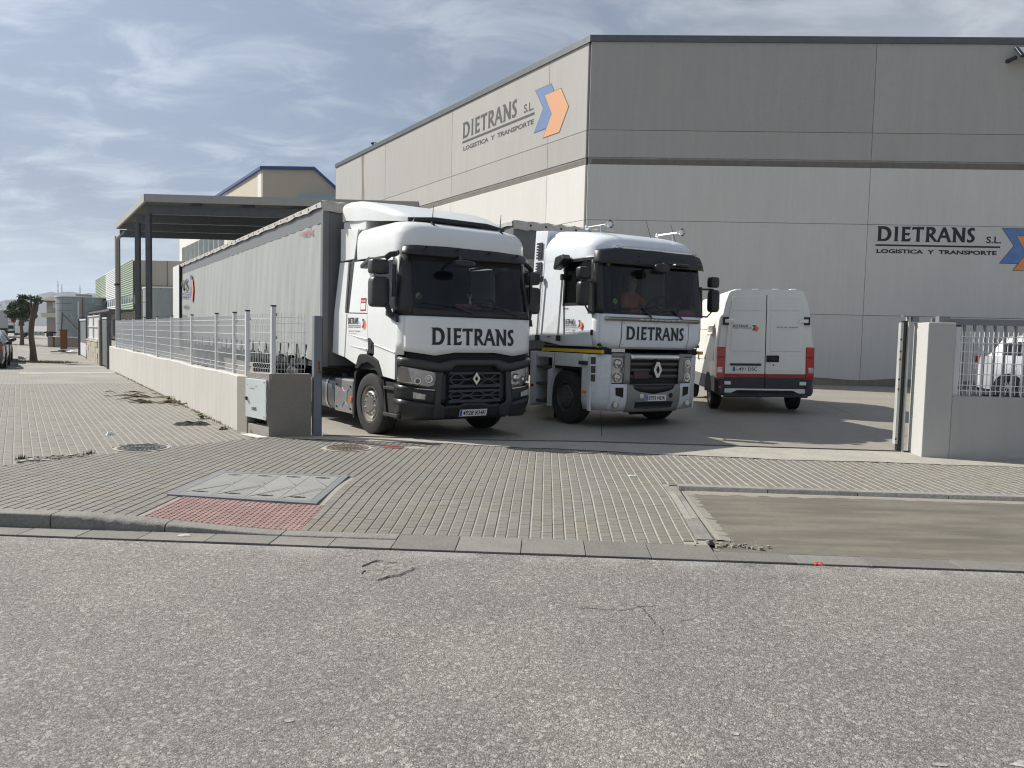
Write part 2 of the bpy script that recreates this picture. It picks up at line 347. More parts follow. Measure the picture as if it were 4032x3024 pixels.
def asphalt_mat():
    mt = bpy.data.materials.new('asphalt'); mt.use_nodes = True; t = mt.node_tree; b = t.nodes['Principled BSDF']
    tc = N(t, 'ShaderNodeTexCoord'); P = tc.outputs['Object']
    def vor(s, f='F1'):
        n = N(t, 'ShaderNodeTexVoronoi', feature=f); n.inputs['Scale'].default_value = s; t.links.new(P, n.inputs['Vector']); return n
    def noi(s, d=4, r=.6):
        n = N(t, 'ShaderNodeTexNoise'); n.inputs['Scale'].default_value = s; n.inputs['Detail'].default_value = d; n.inputs['Roughness'].default_value = r
        t.links.new(P, n.inputs['Vector']); return n.outputs[0]
    v1 = vor(135); v2 = vor(48)
    rp = N(t, 'ShaderNodeValToRGB'); e = rp.color_ramp.elements
    e[0].position = 0; e[0].color = (.13, .123, .116, 1); e[1].position = 1; e[1].color = (.36, .345, .315, 1)
    for p, c in ((.35, (.175, .166, .157)), (.62, (.215, .203, .191)), (.86, (.26, .246, .228))):
        k = e.new(p); k.color = (*c, 1)
    hsv = N(t, 'ShaderNodeSeparateColor'); t.links.new(v1.outputs['Color'], hsv.inputs[0]); t.links.new(hsv.outputs[0], rp.inputs[0])
    rp2 = N(t, 'ShaderNodeMix', data_type='RGBA'); h2 = N(t, 'ShaderNodeSeparateColor'); t.links.new(v2.outputs['Color'], h2.inputs[0])
    t.links.new(MR(t, h2.outputs[1], .84, .98, 0, .5), rp2.inputs[0]); t.links.new(rp.outputs[0], rp2.inputs[6]); rp2.inputs[7].default_value = (.43, .41, .37, 1)
    dk = N(t, 'ShaderNodeMix', data_type='RGBA'); t.links.new(MR(t, v2.outputs['Distance'], .55, .8, 0, .5), dk.inputs[0]); t.links.new(rp2.outputs[2], dk.inputs[6]); dk.inputs[7].default_value = (.075, .07, .066, 1)
    st = N(t, 'ShaderNodeMix', data_type='RGBA', blend_type='MULTIPLY'); st.inputs[0].default_value = 1; t.links.new(dk.outputs[2], st.inputs[6])
    cc = N(t, 'ShaderNodeMix', data_type='RGBA'); cc.inputs[6].default_value = (.91, .92, .925, 1); cc.inputs[7].default_value = (1.07, 1.055, 1.03, 1)
    t.links.new(MR(t, noi(.45, 5, .55), .36, .66, 0, 1), cc.inputs[0]); t.links.new(cc.outputs[2], st.inputs[7])
    st2 = N(t, 'ShaderNodeMix', data_type='RGBA', blend_type='MULTIPLY'); st2.inputs[0].default_value = 1; t.links.new(st.outputs[2], st2.inputs[6])
    c2 = N(t, 'ShaderNodeMix', data_type='RGBA'); c2.inputs[6].default_value = (.965, .945, .945, 1); c2.inputs[7].default_value = (1.03, 1.035, 1.02, 1)
    t.links.new(MR(t, noi(1.7, 6, .6), .38, .64, 0, 1), c2.inputs[0]); t.links.new(c2.outputs[2], st2.inputs[7])
    sp = N(t, 'ShaderNodeSeparateXYZ'); t.links.new(P, sp.inputs[0]); vv = MA(t, 'ADD', MA(t, 'MULTIPLY', sp.outputs[0], VX), MA(t, 'MULTIPLY', sp.outputs[1], VY))
    du = N(t, 'ShaderNodeMix', data_type='RGBA'); t.links.new(MA(t, 'MULTIPLY', MR(t, vv, KV - .62, KV - .27, 0, .5), MR(t, noi(2.2, 5, .7), .40, .62, 0, 1)), du.inputs[0]); t.links.new(st2.outputs[2], du.inputs[6]); du.inputs[7].default_value = (.36, .345, .315, 1)
    t.links.new(du.outputs[2], b.inputs['Base Color']); b.inputs['Roughness'].default_value = .88; b.inputs['Specular IOR Level'].default_value = .3
    bp = N(t, 'ShaderNodeBump'); bp.inputs['Strength'].default_value = .6; bp.inputs['Distance'].default_value = .007
    hh = MA(t, 'ADD', MA(t, 'MULTIPLY', v1.outputs['Distance'], -1.0), MA(t, 'MULTIPLY', noi(120, 3), .6))
    t.links.new(hh, bp.inputs['Height']); t.links.new(bp.outputs[0], b.inputs['Normal'])
    return mt
ASPH = asphalt_mat()
DUST = mat('dusty_ground', (.25, .235, .21), .9, 0, [(.25, .4, None, (.16, .155, .145)), (2.5, .3, None, (.34, .32, .28))], (40, .4, .02))
CONC = mat('yard_concrete', (.275, .25, .212), .62, 0, [(.35, .5, None, (.195, .182, .16)), (1.4, .4, (1, .35, 1), (.20, .186, .16)), (7, .3, None, (.33, .30, .255))], (55, .22, .006))
BAYC = mat('stained_bay_concrete', (.14, .124, .097), .72, 0, [(.8, .7, (.35, 1.6, 1), (.085, .075, .058)), (2.2, .55, (.4, 2.2, 1), (.215, .195, .155)), (14, .3, None, (.11, .10, .085))], (60, .3, .006))
KERB = mat('kerb_concrete', (.225, .213, .19), .85, 0, [(5, .5, None, (.13, .125, .115)), (30, .4, None, (.33, .31, .28))], (45, .6, .012), island=.12)
GUTT = mat('gutter_concrete', (.175, .166, .148), .88, 0, [(4, .5, None, (.125, .118, .105)), (30, .4, None, (.22, .208, .185))], (45, .5, .008), island=.12)
SAND = mat('joint_mortar', (.30, .28, .235), .95, 0, [(9, .5, None, (.22, .205, .18))], (80, .5, .006))
SANDL = mat('light_apron_concrete', (.33, .31, .265), .9, 0, [(3, .5, None, (.22, .205, .18)), (20, .3, None, (.45, .43, .37))], (60, .4, .006))
PAV = mat('concrete_paver', (.185, .174, .152), .82, 0, [(.6, .5, None, (.14, .136, .125)), (1.7, .5, None, (.185, .155, .108)), (5, .25, None, (.235, .222, .195)), (26, .3, None, (.13, .124, .112))], (120, .35, .004), island=.06)
TACT = mat('red_tactile_paver', (.25, .155, .14), .85, 0, [(3, .45, None, (.24, .17, .15)), (30, .3, None, (.36, .22, .19))], (120, .3, .003), island=.08)
METALG = mat('galvanised_grey', (.21, .215, .215), .55, .3, [(6, .4, None, (.17, .17, .17))])
IRON = mat('cast_iron', (.085, .085, .088), .55, .45, [(16, .5, None, (.17, .155, .13))])
IRONR = mat('rusty_cast_iron', (.15, .115, .085), .75, .2, [(16, .5, None, (.075, .06, .05))])

def st(g, name, mt, **k):
    o = g.obj(name, mt, **k); o['kind'] = 'structure'; return o
def tri_poly(pts, z=None):
    g = G(); g.polyh([(p[0], p[1], p[2] if z is None else z) for p in pts], [], None); return g

st(tri_poly([(-4000, -300), (4000, -300), (4000, 5000), (-4000, 5000)], -.16), 'ground', DUST)
# road in front of the yard (a sheet with fine subdivisions only where the camera stands)
def uvp(u, v, z): x, y = uv2(u, v); return (x, y, z)
st(tri_poly([uvp(-90, -12, ROAD), uvp(90, -12, ROAD), uvp(90, KV - .27, ROAD), uvp(-90, KV - .27, ROAD)]), 'road', ASPH)
# side street, left of the pavement
KA = Vector((-18.09, 28.12)); da = Vector(DA); na = Vector((-DA[1], DA[0]))        # na points left (street side)
def A2(t, n, base=KA): p = base + da * t + na * n; return (p.x, p.y)
st(tri_poly([(*A2(0, 0), ROAD - .004), (*A2(60, 0), ROAD - .004), (*A2(60, 13), ROAD - .004), (*A2(0, 13), ROAD - .004)]), 'side_street', ASPH)

# yard slab (uneven concrete sheet inside the fence) with narrow saw-cut joints left between its bays
FB = Vector((-4.35, 12.18))                                                       # fence line
yard = bpy.data.objects.new('yard', None); COL.objects.link(yard); yard['kind'] = 'structure'
def inside_yard(x, y): return x > FB.x - (y - FB.y) * .6443 - .2
xs = [-40 + 1.0 * i for i in range(76)]; ys = [11.55 + .6 * j for j in range(16)] + [21.4 + 2.2 * j for j in range(24)]
g = G(); idx = {}
for j, y in enumerate(ys):
    lo = FB.x - (y - FB.y) * .6443 - .1
    row = [lo + (34 - lo) * (i / 60) for i in range(61)]
    for i, x in enumerate(row): idx[i, j] = len(g.v); g.v.append((x, y - .0437 * x * (1 if y < 13 else max(0, 1 - (y - 13) / 4)), zy(x, y)))
for j in range(len(ys) - 1):
    for i in range(60): g.f.append((idx[i, j], idx[i+1, j], idx[i+1, j+1], idx[i, j+1]))
g.obj('concrete_slab', CONC, yard, smooth=True)
for (p, q) in [((-3.6, 14.8), (11, 14.4)), ((-6, 19.4), (13, 18.9)), ((1.5, 12.6), (3.3, 29)), ((6.4, 12.4), (9.4, 29.3))]:
    g = G(); n = 14; rows = []
    d = (Vector(q) - Vector(p)).normalized(); o = Vector((-d.y, d.x)) * .006
    for i in range(n + 1):
        c = Vector(p).lerp(Vector(q), i / n); rows.append([(c.x - o.x, c.y - o.y, zy(c.x, c.y) + .003), (c.x + o.x, c.y + o.y, zy(c.x, c.y) + .003)])
    g.grid(rows); g.obj('saw_cut_joint', mat('joint_dark', (.05, .048, .045), .9), yard)
# gate track set in the slab
g = G(); p, q = Vector((-2.95, 12.02)), Vector((6.02, 11.55)); d = (q - p).normalized(); o = Vector((-d.y, d.x)); rows = []
for i in range(31):
    c = p.lerp(q, i / 30); z = max(zy(c.x, c.y), -.03)
    rows.append([(*(c + o * k), z + h) for k, h in ((-.03, .003), (-.012, .004), (-.008, .022), (.008, .022), (.012, .004), (.03, .003))])
g.grid(rows); tag(g.obj('gate_track', mat('track_steel', (.10, .09, .085), .5, .7, [(12, .5, None, (.13, .07, .04))]), smooth=False), 'thin dark steel gate track crossing the yard entrance', 'gate track')

# ------------------------------------------------------------------ pavement: base sheet + pavers
pave = bpy.data.objects.new('pavement', None); COL.objects.link(pave); pave['kind'] = 'structure'
g = G(); rows = []
for j in range(31):
    v = KV + .13 + (11.75 - KV - .13) * j / 30; rows.append([])
    for i in range(37):
        u = -8.2 + (1.40 + 8.2) * i / 36; x, y = uv2(u, v); rows[-1].append((x, y, zp(x, y) - .0082))
g.grid(rows); g.obj('mortar_bed', SAND, pave, smooth=True)
g = tri_poly([uvp(1.40, 8.56, -.0082), uvp(16, 8.56, -.0082), uvp(16, 11.75, -.0082), uvp(1.40, 11.75, -.0082)]); g.obj('mortar_bed', SAND, pave)
# concrete sill between the pavers and the gate track
g = G(); rows = []
for i in range(41):
    u = -3.9 + 10.3 * i / 40
    va, vb = max(10.66, min(11.22, 11.15 - .125 * (u + 1))) + .03 * math.sin(u * 3.1) + .02 * math.sin(u * 7.3), 12.1
    rows.append([(*uv2(u, lerp(va, vb, k / 5)), zy(*uv2(u, lerp(va, vb, k / 5))) + .006 - (.010 if k == 5 else 0)) for k in range(6)])
g.grid(rows); g.obj('gate_sill', SANDL, pave, smooth=True)
g = G(); rows = []
for i in range(21):
    u = 5.4 + 6 * i / 20; rows.append([uvp(u, 10.62 + .05 * math.sin(u * 2.3) - .04 * (u - 5.4) + .03 * math.sin(u * 9), .004), uvp(u, 11.6, .006)])
g.grid(rows); g.obj('wall_foot_apron', SANDL, pave)

def clip(poly, hp):
    for (a, b, c) in hp:                                       # keep a*x + b*y <= c
        o = []
        for i in range(len(poly)):
            p, q = poly[i-1], poly[i]; fp, fq = a*p[0]+b*p[1]-c, a*q[0]+b*q[1]-c
            if (fp <= 0) != (fq <= 0):
                k = fp / (fp - fq); o.append((p[0]+(q[0]-p[0])*k, p[1]+(q[1]-p[1])*k))
            if fq <= 0: o.append(q)
        poly = o
        if len(poly) < 3: return []
    return poly
def area(p): return abs(sum(p[i-1][0]*p[i][1]-p[i][0]*p[i-1][1] for i in range(len(p)))) / 2
def half(p, q):                                                # half plane to the right of p->q kept (a,b,c)
    a, b = -(q[1]-p[1]), (q[0]-p[0]); return (a, b, a*p[0]+b*p[1])
PAVERS = []
def field(org, du, u0, u1, v0, v1, hps, skip, wd=.1, ln=.1, gu=.003, gv=.0015, zf=zp):
    dv = (-du[1], du[0]); i0 = int(u0 / wd); 
    for i in range(int(u0 / wd), int(u1 / wd)):
        off = (i % 2) * ln / 2 + random.uniform(-.006, .006); wob = random.uniform(-.0015, .0015)
        for j in range(int(v0 / ln) - 1, int(v1 / ln) + 1):
            a, b = i * wd + gu / 2 + wob, (i + 1) * wd - gu / 2 + wob; c, d = j * ln + off + gv / 2, (j + 1) * ln + off - gv / 2
            P = [(org[0] + x*du[0] + y*dv[0], org[1] + x*du[1] + y*dv[1]) for x, y in ((a, c), (b, c), (b, d), (a, d))]
            cx = sum(p[0] for p in P) / 4; cy = sum(p[1] for p in P) / 4
            if skip(cx, cy): continue
            Q = clip(P, hps)
            if len(Q) < 3 or area(Q) < .0012: continue
            PAVERS.append((math.hypot(cx, cy), Q, zf, du))
def rect(x0, x1, y0, y1): return lambda u, v: x0 < u < x1 and y0 < v < y1
COVER = rect(-3.64, -2.14, 7.16, 8.44); TAC = rect(-3.46, -2.07, KV + .1, 7.17)
def sill_v(u): return max(10.66, min(11.22, 11.15 - .125 * (u + 1)))
SILL = lambda u, v: -3.9 < u < 6.4 and sill_v(u) + .02 < v < 12.2
MH1 = (-4.92, 10.19, .34); MH2 = (-2.27, 10.62, .33)
def skip1(x, y):
    u, v = to_uv(x, y)
    return COVER(u, v) or TAC(u, v) or SILL(u, v) or math.hypot(x-MH2[0], y-MH2[1]) < MH2[2] + .05 or math.hypot(x-MH1[0], y-MH1[1]) < MH1[2] + .05 \
        or rect(1.22, 1.5, KV, 6.5)(u, v) or (u > 5.3 and v > 10.72 - .04 * (u - 5.3)) or rect(-2.02, -1.66, 10.66, 10.90)(u, v)
def hp_uv(axis, val, sgn):
    d = (UX, UY) if axis == 'u' else (VX, VY); return (sgn * d[0], sgn * d[1], sgn * val)
B0, B2 = (-7.30, 6.50), (-3.90, 11.30)
hb = half(B0, B2)                                              # field boundary running to the cabinet corner
hb_f = hb if hb[0]*0 + hb[1]*8 - hb[2] <= 0 else (-hb[0], -hb[1], -hb[2]); hb_l = (-hb_f[0], -hb_f[1], -hb_f[2])
wall_hp = (.54, -.842, .54*FB.x - .842*FB.y)                  # street side of the fence wall
wall_hp = (DA[1], -DA[0], DA[1]*FB.x - DA[0]*FB.y)
seg = half((-4.37, 12.2), (-3.67, 11.58)); seg = seg if seg[0]*0+seg[1]*8-seg[2] <= 0 else (-seg[0], -seg[1], -seg[2])
field((0, 0), (UX, UY), -8, 1.42, 6.2, 11.3, [hb_f, hp_uv('v', KV + .16, -1), hp_uv('u', 1.325, 1), hp_uv('v', 11.45, 1)], skip1)
field((0, 0), (UX, UY), 1.2, 9.6, 8.4, 11.3, [hp_uv('v', 8.60, -1), hp_uv('u', 1.325, -1), hp_uv('v', 11.45, 1)], skip1)
# left field, laid along the side street
hole_c = (-5.56, 9.28); 
HOLE = [(-5.93, 9.10), (-5.72, 8.84), (-5.19, 9.37), (-5.36, 9.68)]
def in_poly(P, x, y):
    c = False
    for i in range(len(P)):
        a, b = P[i-1], P[i]
        if (a[1] > y) != (b[1] > y) and x < (b[0]-a[0])*(y-a[1])/(b[1]-a[1]) + a[0]: c = not c
    return c
def skip2(x, y):
    return math.hypot(x-MH1[0], y-MH1[1]) < MH1[2] + .05 or in_poly(HOLE, x, y)
T_END = 12.0
LO = (FB.x, FB.y); DU = (DA[1], -DA[0])                        # u across the pavement (positive to the yard), v along the street
field(LO, DU, -4.4, .1, -7, T_END, [hb_l, wall_hp, hp_uv('v', KV + .16, -1), (DA[0], DA[1], DA[0]*LO[0]+DA[1]*LO[1]+T_END)], skip2, zf=lambda x, y: 0.)
BANDS = [(3.55, 3.95), (8.4, 8.8)]
PAVERS.sort(key=lambda p: p[0])
def paver_geo(g, Q, zf, du_):
    n = len(Q); cx = sum(p[0] for p in Q)/n; cy = sum(p[1] for p in Q)/n; dz = random.gauss(0, .0005); tx, ty = random.gauss(0, .005), random.gauss(0, .005)
    zz = lambda x, y: zf(x, y) + dz + tx*(x-cx) + ty*(y-cy)
    top = []
    for x, y in Q:
        a = (x-cx)*du_[0] + (y-cy)*du_[1]; b = -(x-cx)*du_[1] + (y-cy)*du_[0]; a -= math.copysign(min(.0085, abs(a)*.4), a); b -= math.copysign(min(.002, abs(b)*.3), b)
        top.append((cx + a*du_[0] - b*du_[1], cy + a*du_[1] + b*du_[0], zz(x, y)))
    mid = [(x, y, zz(x, y) - .0086) for x, y in Q]
    fs = [tuple(range(n))] + [(i, (i+1) % n, n+(i+1) % n, n+i) for i in range(n)]
    g.add(top + mid, fs)
PAVE_ = mat('paver_edge', (.245, .232, .20), .9, 0, [(7, .5, None, (.20, .188, .16)), (40, .4, None, (.36, .34, .30))])
def edges(o):
    o.data.materials.append(PAVE_)
    for p in o.data.polygons:
        if abs(p.normal.z) < .93: p.material_index = 1
for dist, Q, zf, du_ in PAVERS[:300]:
    g = G(); paver_geo(g, Q, zf, du_); edges(g.obj('paver', PAV, pave))
g = G()
for dist, Q, zf, du_ in PAVERS[300:]: paver_geo(g, Q, zf, du_)
edges(g.obj('paving_field', PAV, pave, kind='stuff'))
# flat mortar sheet under the left field and patterned sheet beyond the built pavers
LF = lambda u, v: (LO[0] + u*DU[0] + v*DA[0], LO[1] + u*DU[1] + v*DA[1])
pl = clip([LF(-13.2, -16), LF(0.15, -16), LF(0.15, T_END), LF(-13.2, T_END)], [hb_l, hp_uv('v', 11.74, -1)])
tri_poly([(p[0], p[1], -.0082) for p in pl]).obj('mortar_bed', SAND, pave)
pl = clip([LF(-13.2, -16), LF(0.15, -16), LF(0.15, T_END), LF(-13.2, T_END)], [hb_l, hp_uv('v', KV + .13, -1), hp_uv('v', 11.74, 1), hp_uv('u', -8.19, 1)])
tri_poly([(p[0], p[1], -.0082) for p in pl]).obj('mortar_bed', SAND, pave)
def far_paving():
    mt = bpy.data.materials.new('far_paving'); mt.use_nodes = True; t = mt.node_tree; b = t.nodes['Principled BSDF']; b.inputs['Roughness'].default_value = .85
    tc = N(t, 'ShaderNodeTexCoord'); mp = N(t, 'ShaderNodeMapping'); mp.inputs['Rotation'].default_value = (0, 0, math.atan2(DA[1], DA[0]) * -1)
    t.links.new(tc.outputs['Object'], mp.inputs[0])
    br = N(t, 'ShaderNodeTexBrick'); t.links.new(mp.outputs[0], br.inputs[0]); br.inputs['Scale'].default_value = 1
    br.inputs['Brick Width'].default_value = .1; br.inputs['Row Height'].default_value = .1; br.inputs['Mortar Size'].default_value = .004
    br.inputs['Color1'].default_value = (.20, .19, .168, 1); br.inputs['Color2'].default_value = (.17, .16, .143, 1); br.inputs['Mortar'].default_value = (.28, .265, .23, 1)
    n = N(t, 'ShaderNodeTexNoise'); n.inputs['Scale'].default_value = .5; n.inputs['Detail'].default_value = 6; t.links.new(tc.outputs['Object'], n.inputs['Vector'])
    mx = N(t, 'ShaderNodeMix', data_type='RGBA'); t.links.new(MR(t, n.outputs[0], .42, .68, 0, .7), mx.inputs[0]); t.links.new(br.outputs[0], mx.inputs[6]); mx.inputs[7].default_value = (.27, .252, .215, 1)
    t.links.new(mx.outputs[2], b.inputs['Base Color']); return mt
FARP = far_paving()
tri_poly([(*LF(-13, T_END), 0), (*LF(.1, T_END), 0), (*LF(.1, 20.8), 0), (*LF(-13, 20.8), 0)]).obj('far_paving', FARP, pave)
tri_poly([(*LF(-2.92, 20.8), 0), (*LF(.1, 20.8), 0), (*LF(.1, 75), 0), (*LF(-2.92, 75), 0)]).obj('far_paving', FARP, pave)
tri_poly(clip([(*LF(-13.2, -16),), (*LF(-4.39, -16),), (*LF(-4.39, T_END),), (*LF(-13.2, T_END),)], [hp_uv('v', KV + .13, -1)]), 0).obj('far_paving', FARP, pave)
for a_, b_ in ((17.2, 18.3), (22.0, 22.6)): tri_poly([(*LF(-2.9, a_), .004), (*LF(0, a_), .004), (*LF(0, b_), .004), (*LF(-2.9, b_), .004)]).obj('pale_crossing_band', SANDL, pave)
# shallow hole with rubble where pavers are missing
g = G(); g.polyh([(x, y, .0005) for x, y in HOLE], [], None); g.obj('hole_bed', mat('soil', (.11, .095, .075), .95, 0, [(12, .5, None, (.2, .18, .14))], (60, .6, .02)), pave)
RUBB = mat('rubble', (.27, .25, .215), .9, 0, [(20, .4, None, (.2, .18, .15))], island=.35)
g = G()
for k in range(60):
    u_, v_ = random.random(), random.random(); p = Vector(HOLE[0]).lerp(Vector(HOLE[3]), u_).lerp(Vector(HOLE[1]).lerp(Vector(HOLE[2]), u_), v_)
    s_ = random.uniform(.012, .042); a = random.random() * 6
    pts = [(p.x + s_*random.uniform(.6, 1.1)*math.cos(a + i*1.256), p.y + s_*random.uniform(.6, 1.1)*math.sin(a + i*1.256), 0.) for i in range(5)]
    g.prism(pts, (random.uniform(-.01, .01), random.uniform(-.01, .01), random.uniform(.006, .018)))
tag(g.obj('rubble', RUBB, kind='stuff'), 'broken stones lying in the shallow hole in the left pavement', 'rubble')

# kerb stones along the road, worn ones by the drop
kerb = bpy.data.objects.new('kerb', None); COL.objects.link(kerb); kerb['kind'] = 'structure'
us = [-10.1, -9.1, -8.1, -7.1, -6.13, -5.14, -4.16, -3.17, -2.18, -1.2]
for i in range(len(us) - 1):
    a, b = us[i] + .006, us[i+1] - .006; rows = []; n = 14
    for k in range(n + 1):
        u = lerp(a, b, k / n)
        def tz(u): x, y = uv2(u, KV + .1); return zp(x, y) + .004
        worn = max(0, 1 - abs(u + 3.6) / .75) if u > -4.3 else 0
        j = worn * (.018 + .012 * math.sin(u * 37) + .010 * math.sin(u * 91 + 1)); e = .012 + j * 1.5
        zt = max(tz(u), ROAD + .012); xx = lambda v, z: uvp(u, v, z)
        rows.append([xx(KV, ROAD - .03), xx(KV, max(zt - e, ROAD + .004)), xx(KV + e * .4, max(zt - e * .35, ROAD + .006)), xx(KV + e + j, zt), xx(KV + .15, zt), xx(KV + .15, ROAD - .03)])
    g = G(); g.grid(rows, True); nn = 6
    g.f += [tuple(range(6)), tuple(n * 6 + i for i in range(6))]; g.obj('kerb_stone', KERB, kerb, smooth=50)
# gutter slabs
u = -10.1; 
while u < 16:
    L = random.uniform(.48, .56) if u < 1.4 else random.uniform(.5, .95); a, b = u + .003, min(u + L, 16) - .003
    g = G(); dz = random.uniform(-.002, .002); w0 = KV - .25
    if u > -2.4: w0 = KV - .25
    top = ROAD + .012 + dz; vb = KV - .004 if u < -1.3 else KV + (.15 if u < 1.3 else .0)
    vb -= .002
    pts = [uvp(a, w0, ROAD - .03), uvp(b, w0, ROAD - .03), uvp(b, vb, ROAD - .03), uvp(a, vb, ROAD - .03)]
    zt = lambda v: top + (.012 if v > KV else 0)
    q = [uvp(a, w0, zt(w0)), uvp(b, w0, zt(w0)), uvp(b, vb, zt(vb)), uvp(a, vb, zt(vb))]
    g.add(pts + q, [(4,5,6,7),(0,1,5,4),(1,2,6,5),(2,3,7,6),(3,0,4,7)]); g.obj('gutter_slab', GUTT, kerb, bev=.004); u += L
BAYZ = -.05
def zb(v): return lerp(ROAD + .012, BAYZ, (v - KV) / (8.5 - KV))
# lowered concrete bay on the right with its own kerb
st(tri_poly([uvp(1.46, KV - .004, ROAD + .012), uvp(16, KV - .004, ROAD + .012), uvp(16, 8.50, BAYZ), uvp(1.46, 8.50, BAYZ)]), 'concrete_bay', BAYC)
def kerb_run(p, q, step, zt0, zt1, wdt=.13, skew=.02):
    p, q = Vector(p), Vector(q); L = (q - p).length; n = max(1, round(L / step)); d = (q - p) / L; o = Vector((-d.y, d.x))
    for i in range(n):
        a = p + d * (L * i / n + .005); b = p + d * (L * (i + 1) / n - .005); z0 = lerp(zt0, zt1, i / n); z1 = lerp(zt0, zt1, (i + 1) / n)
        g = G(); lo = ROAD - .02
        def sect(c, z): return [(*(c - o * skew), lo), (*c, z - .012), (*(c + o * .012), z), (*(c + o * wdt), z), (*(c + o * wdt), lo)]
        g.grid([sect(a, z0), sect(b, z1)], True); g.f += [(0,1,2,3,4), (5,6,7,8,9)]; g.obj('kerb_stone', KERB, kerb, smooth=40)
kerb_run(uv2(1.49, 8.45), uv2(16, 8.45), .98, .004, .004, .14, .05)
kerb_run(uv2(1.48, 6.55), uv2(1.48, 8.45), .6, -.09, .004, .15, .05)
# broken corner rubble where the bay kerb meets the road
g = G()
for k in range(45):
    a = random.random() * 6.28; r = abs(random.gauss(0, .10)); p = uv2(1.60 + r*math.cos(a)*1.8 + .05, 6.42 + r*math.sin(a)*.6); s_ = random.uniform(.006, .024)
    g.prism([(p[0]+s_*random.uniform(.6, 1.2)*math.cos(i*1.256+a), p[1]+s_*random.uniform(.6, 1.2)*math.sin(i*1.256+a), ROAD+.011) for i in range(5)], (0, 0, random.uniform(.008, .03)))
tag(g.obj('rubble', RUBB, kind='stuff'), 'crumbled kerb rubble at the corner of the concrete bay', 'rubble')
# dirt ridge where the bay meets its kerb, thin irregular crust
CRUST = mat('dry_mortar_crust', (.28, .258, .218), .95, 0, [(25, .6, None, (.24, .22, .19))], (90, .7, .01))
g = G(); rows = []
for i in range(60):
    v = 6.55 + 1.85 * i / 59; e = .03 + .05 * abs(math.sin(i * 1.9)) + .05 * random.random(); rows.append([uvp(1.49, v, zb(v)+.010), uvp(1.54, v, zb(v)+.012), uvp(1.54 + e, v, zb(v)+.0015)])
g.grid(rows); st(g, 'mortar_crust', CRUST)
g = G(); rows = []
for i in range(130):
    u = 1.56 + 8 * i / 129; e = (.02 + .05 * abs(math.sin(i * .7)) * random.random() + .02 * random.random()) * (1.6 if u < 3 else 1); rows.append([uvp(u, 8.44, zb(8.44)+.010), uvp(u, 8.39, zb(8.39)+.009), uvp(u, 8.39 - e, zb(8.39-e)+.0015)])
g.grid(rows); st(g, 'mortar_crust', CRUST)
# side street kerb
g = G()
for i in range(40):
    p = KA + da * (i * 1.4); q = KA + da * (i * 1.4 + 1.38)
    k = G(); k.prism([(*p, ROAD-.03), (*q, ROAD-.03), (*(q - na*.14), ROAD-.03), (*(p - na*.14), ROAD-.03)], (0, 0, .16)); k.obj('kerb_stone', KERB, kerb)

# ------------------------------------------------------------------ covers in the pavement
def zrect(g, u0, u1, v0, v1, h, th=.02):
    P = [uv2(u0, v0), uv2(u1, v0), uv2(u1, v1), uv2(u0, v1)]
    t = [(x, y, zp(x, y) + h) for x, y in P]; b = [(x, y, zp(x, y) + h - th) for x, y in P]
    g.add(t + b, [(0,1,2,3),(0,1,5,4),(1,2,6,5),(2,3,7,6),(3,0,4,7)])
cv = thing('utility_cover', 'large rectangular concrete utility cover in grey steel frame with four panels', 'utility cover')
for (a, b, c, d) in ((-3.62, -2.16, 7.18, 7.26), (-3.62, -2.16, 8.34, 8.42), (-3.62, -3.54, 7.263, 8.337), (-2.24, -2.16, 7.263, 8.337)):
    g = G(); zrect(g, a, b, c, d, .013); g.obj('frame_bar', METALG, cv)
CVC = mat('cover_concrete', (.235, .235, .215), .8, 0, [(4, .4, None, (.17, .17, .16)), (26, .3, None, (.28, .27, .24))], (70, .3, .004), island=.06)
for i in range(4):
    a = -3.537 + i * .324; g = G(); zrect(g, a, a + .318, 7.267, 8.333, .0115); pn = g.obj('cover_panel', CVC, cv)
    for v in (7.36, 8.22):
        g = G(); zrect(g, a + .085, a + .235, v, v + .02, .0135, .003); g.obj('lifting_slot', BLACKM, pn)
        g = G(); zrect(g, a + .135, a + .185, v - .011, v + .031, .0138, .003); g.obj('lifting_slot', BLACKM, pn)
    for (x0, y0, x1, y1) in ((.02, 7.3, .30, 7.75), (.30, 7.85, .02, 8.3), (.30, 7.3, .02, 7.7)):
        g = G(); p, q = uv2(a + x0, y0), uv2(a + x1, y1); g.beam((*p, zp(*p) + .0125), (*q, zp(*q) + .0125), .006, .003); g.obj('cast_line', CVC, pn)
# tactile paving: rows of domed tiles
tp = bpy.data.objects.new('tactile_paving', None); COL.objects.link(tp); tp['kind'] = 'structure'
for i in range(7):
    for j in range(4):
        a, c = -3.45 + i * .1965, KV + .16 + j * .19; b, d = a + .193, c + .186
        def zc(u, v): x, y = uv2(u, v); return (x, y, zp(x, y))
        if zp(*uv2((a+b)/2, (c+d)/2)) > -.001 and False: continue
        g = G(); zrect(g, a, b, c, d, .002, .02)
        for ii in range(4):
            for jj in range(4):
                uu, vv = a + .024 + ii * .0485, c + .023 + jj * .0467; x, y = uv2(uu, vv); z = zp(x, y) + .002
                r0, r1 = .0155, .010; n = 7
                vs = [(x + r0*math.cos(6.283*k/n), y + r0*math.sin(6.283*k/n), z) for k in range(n)] + [(x + r1*math.cos(6.283*k/n), y + r1*math.sin(6.283*k/n), z + .006) for k in range(n)]
                g.add(vs, [(k, (k+1) % n, n+(k+1) % n, n+k) for k in range(n)] + [tuple(range(n, 2*n))])
        g.obj('tactile_tile', TACT, tp)
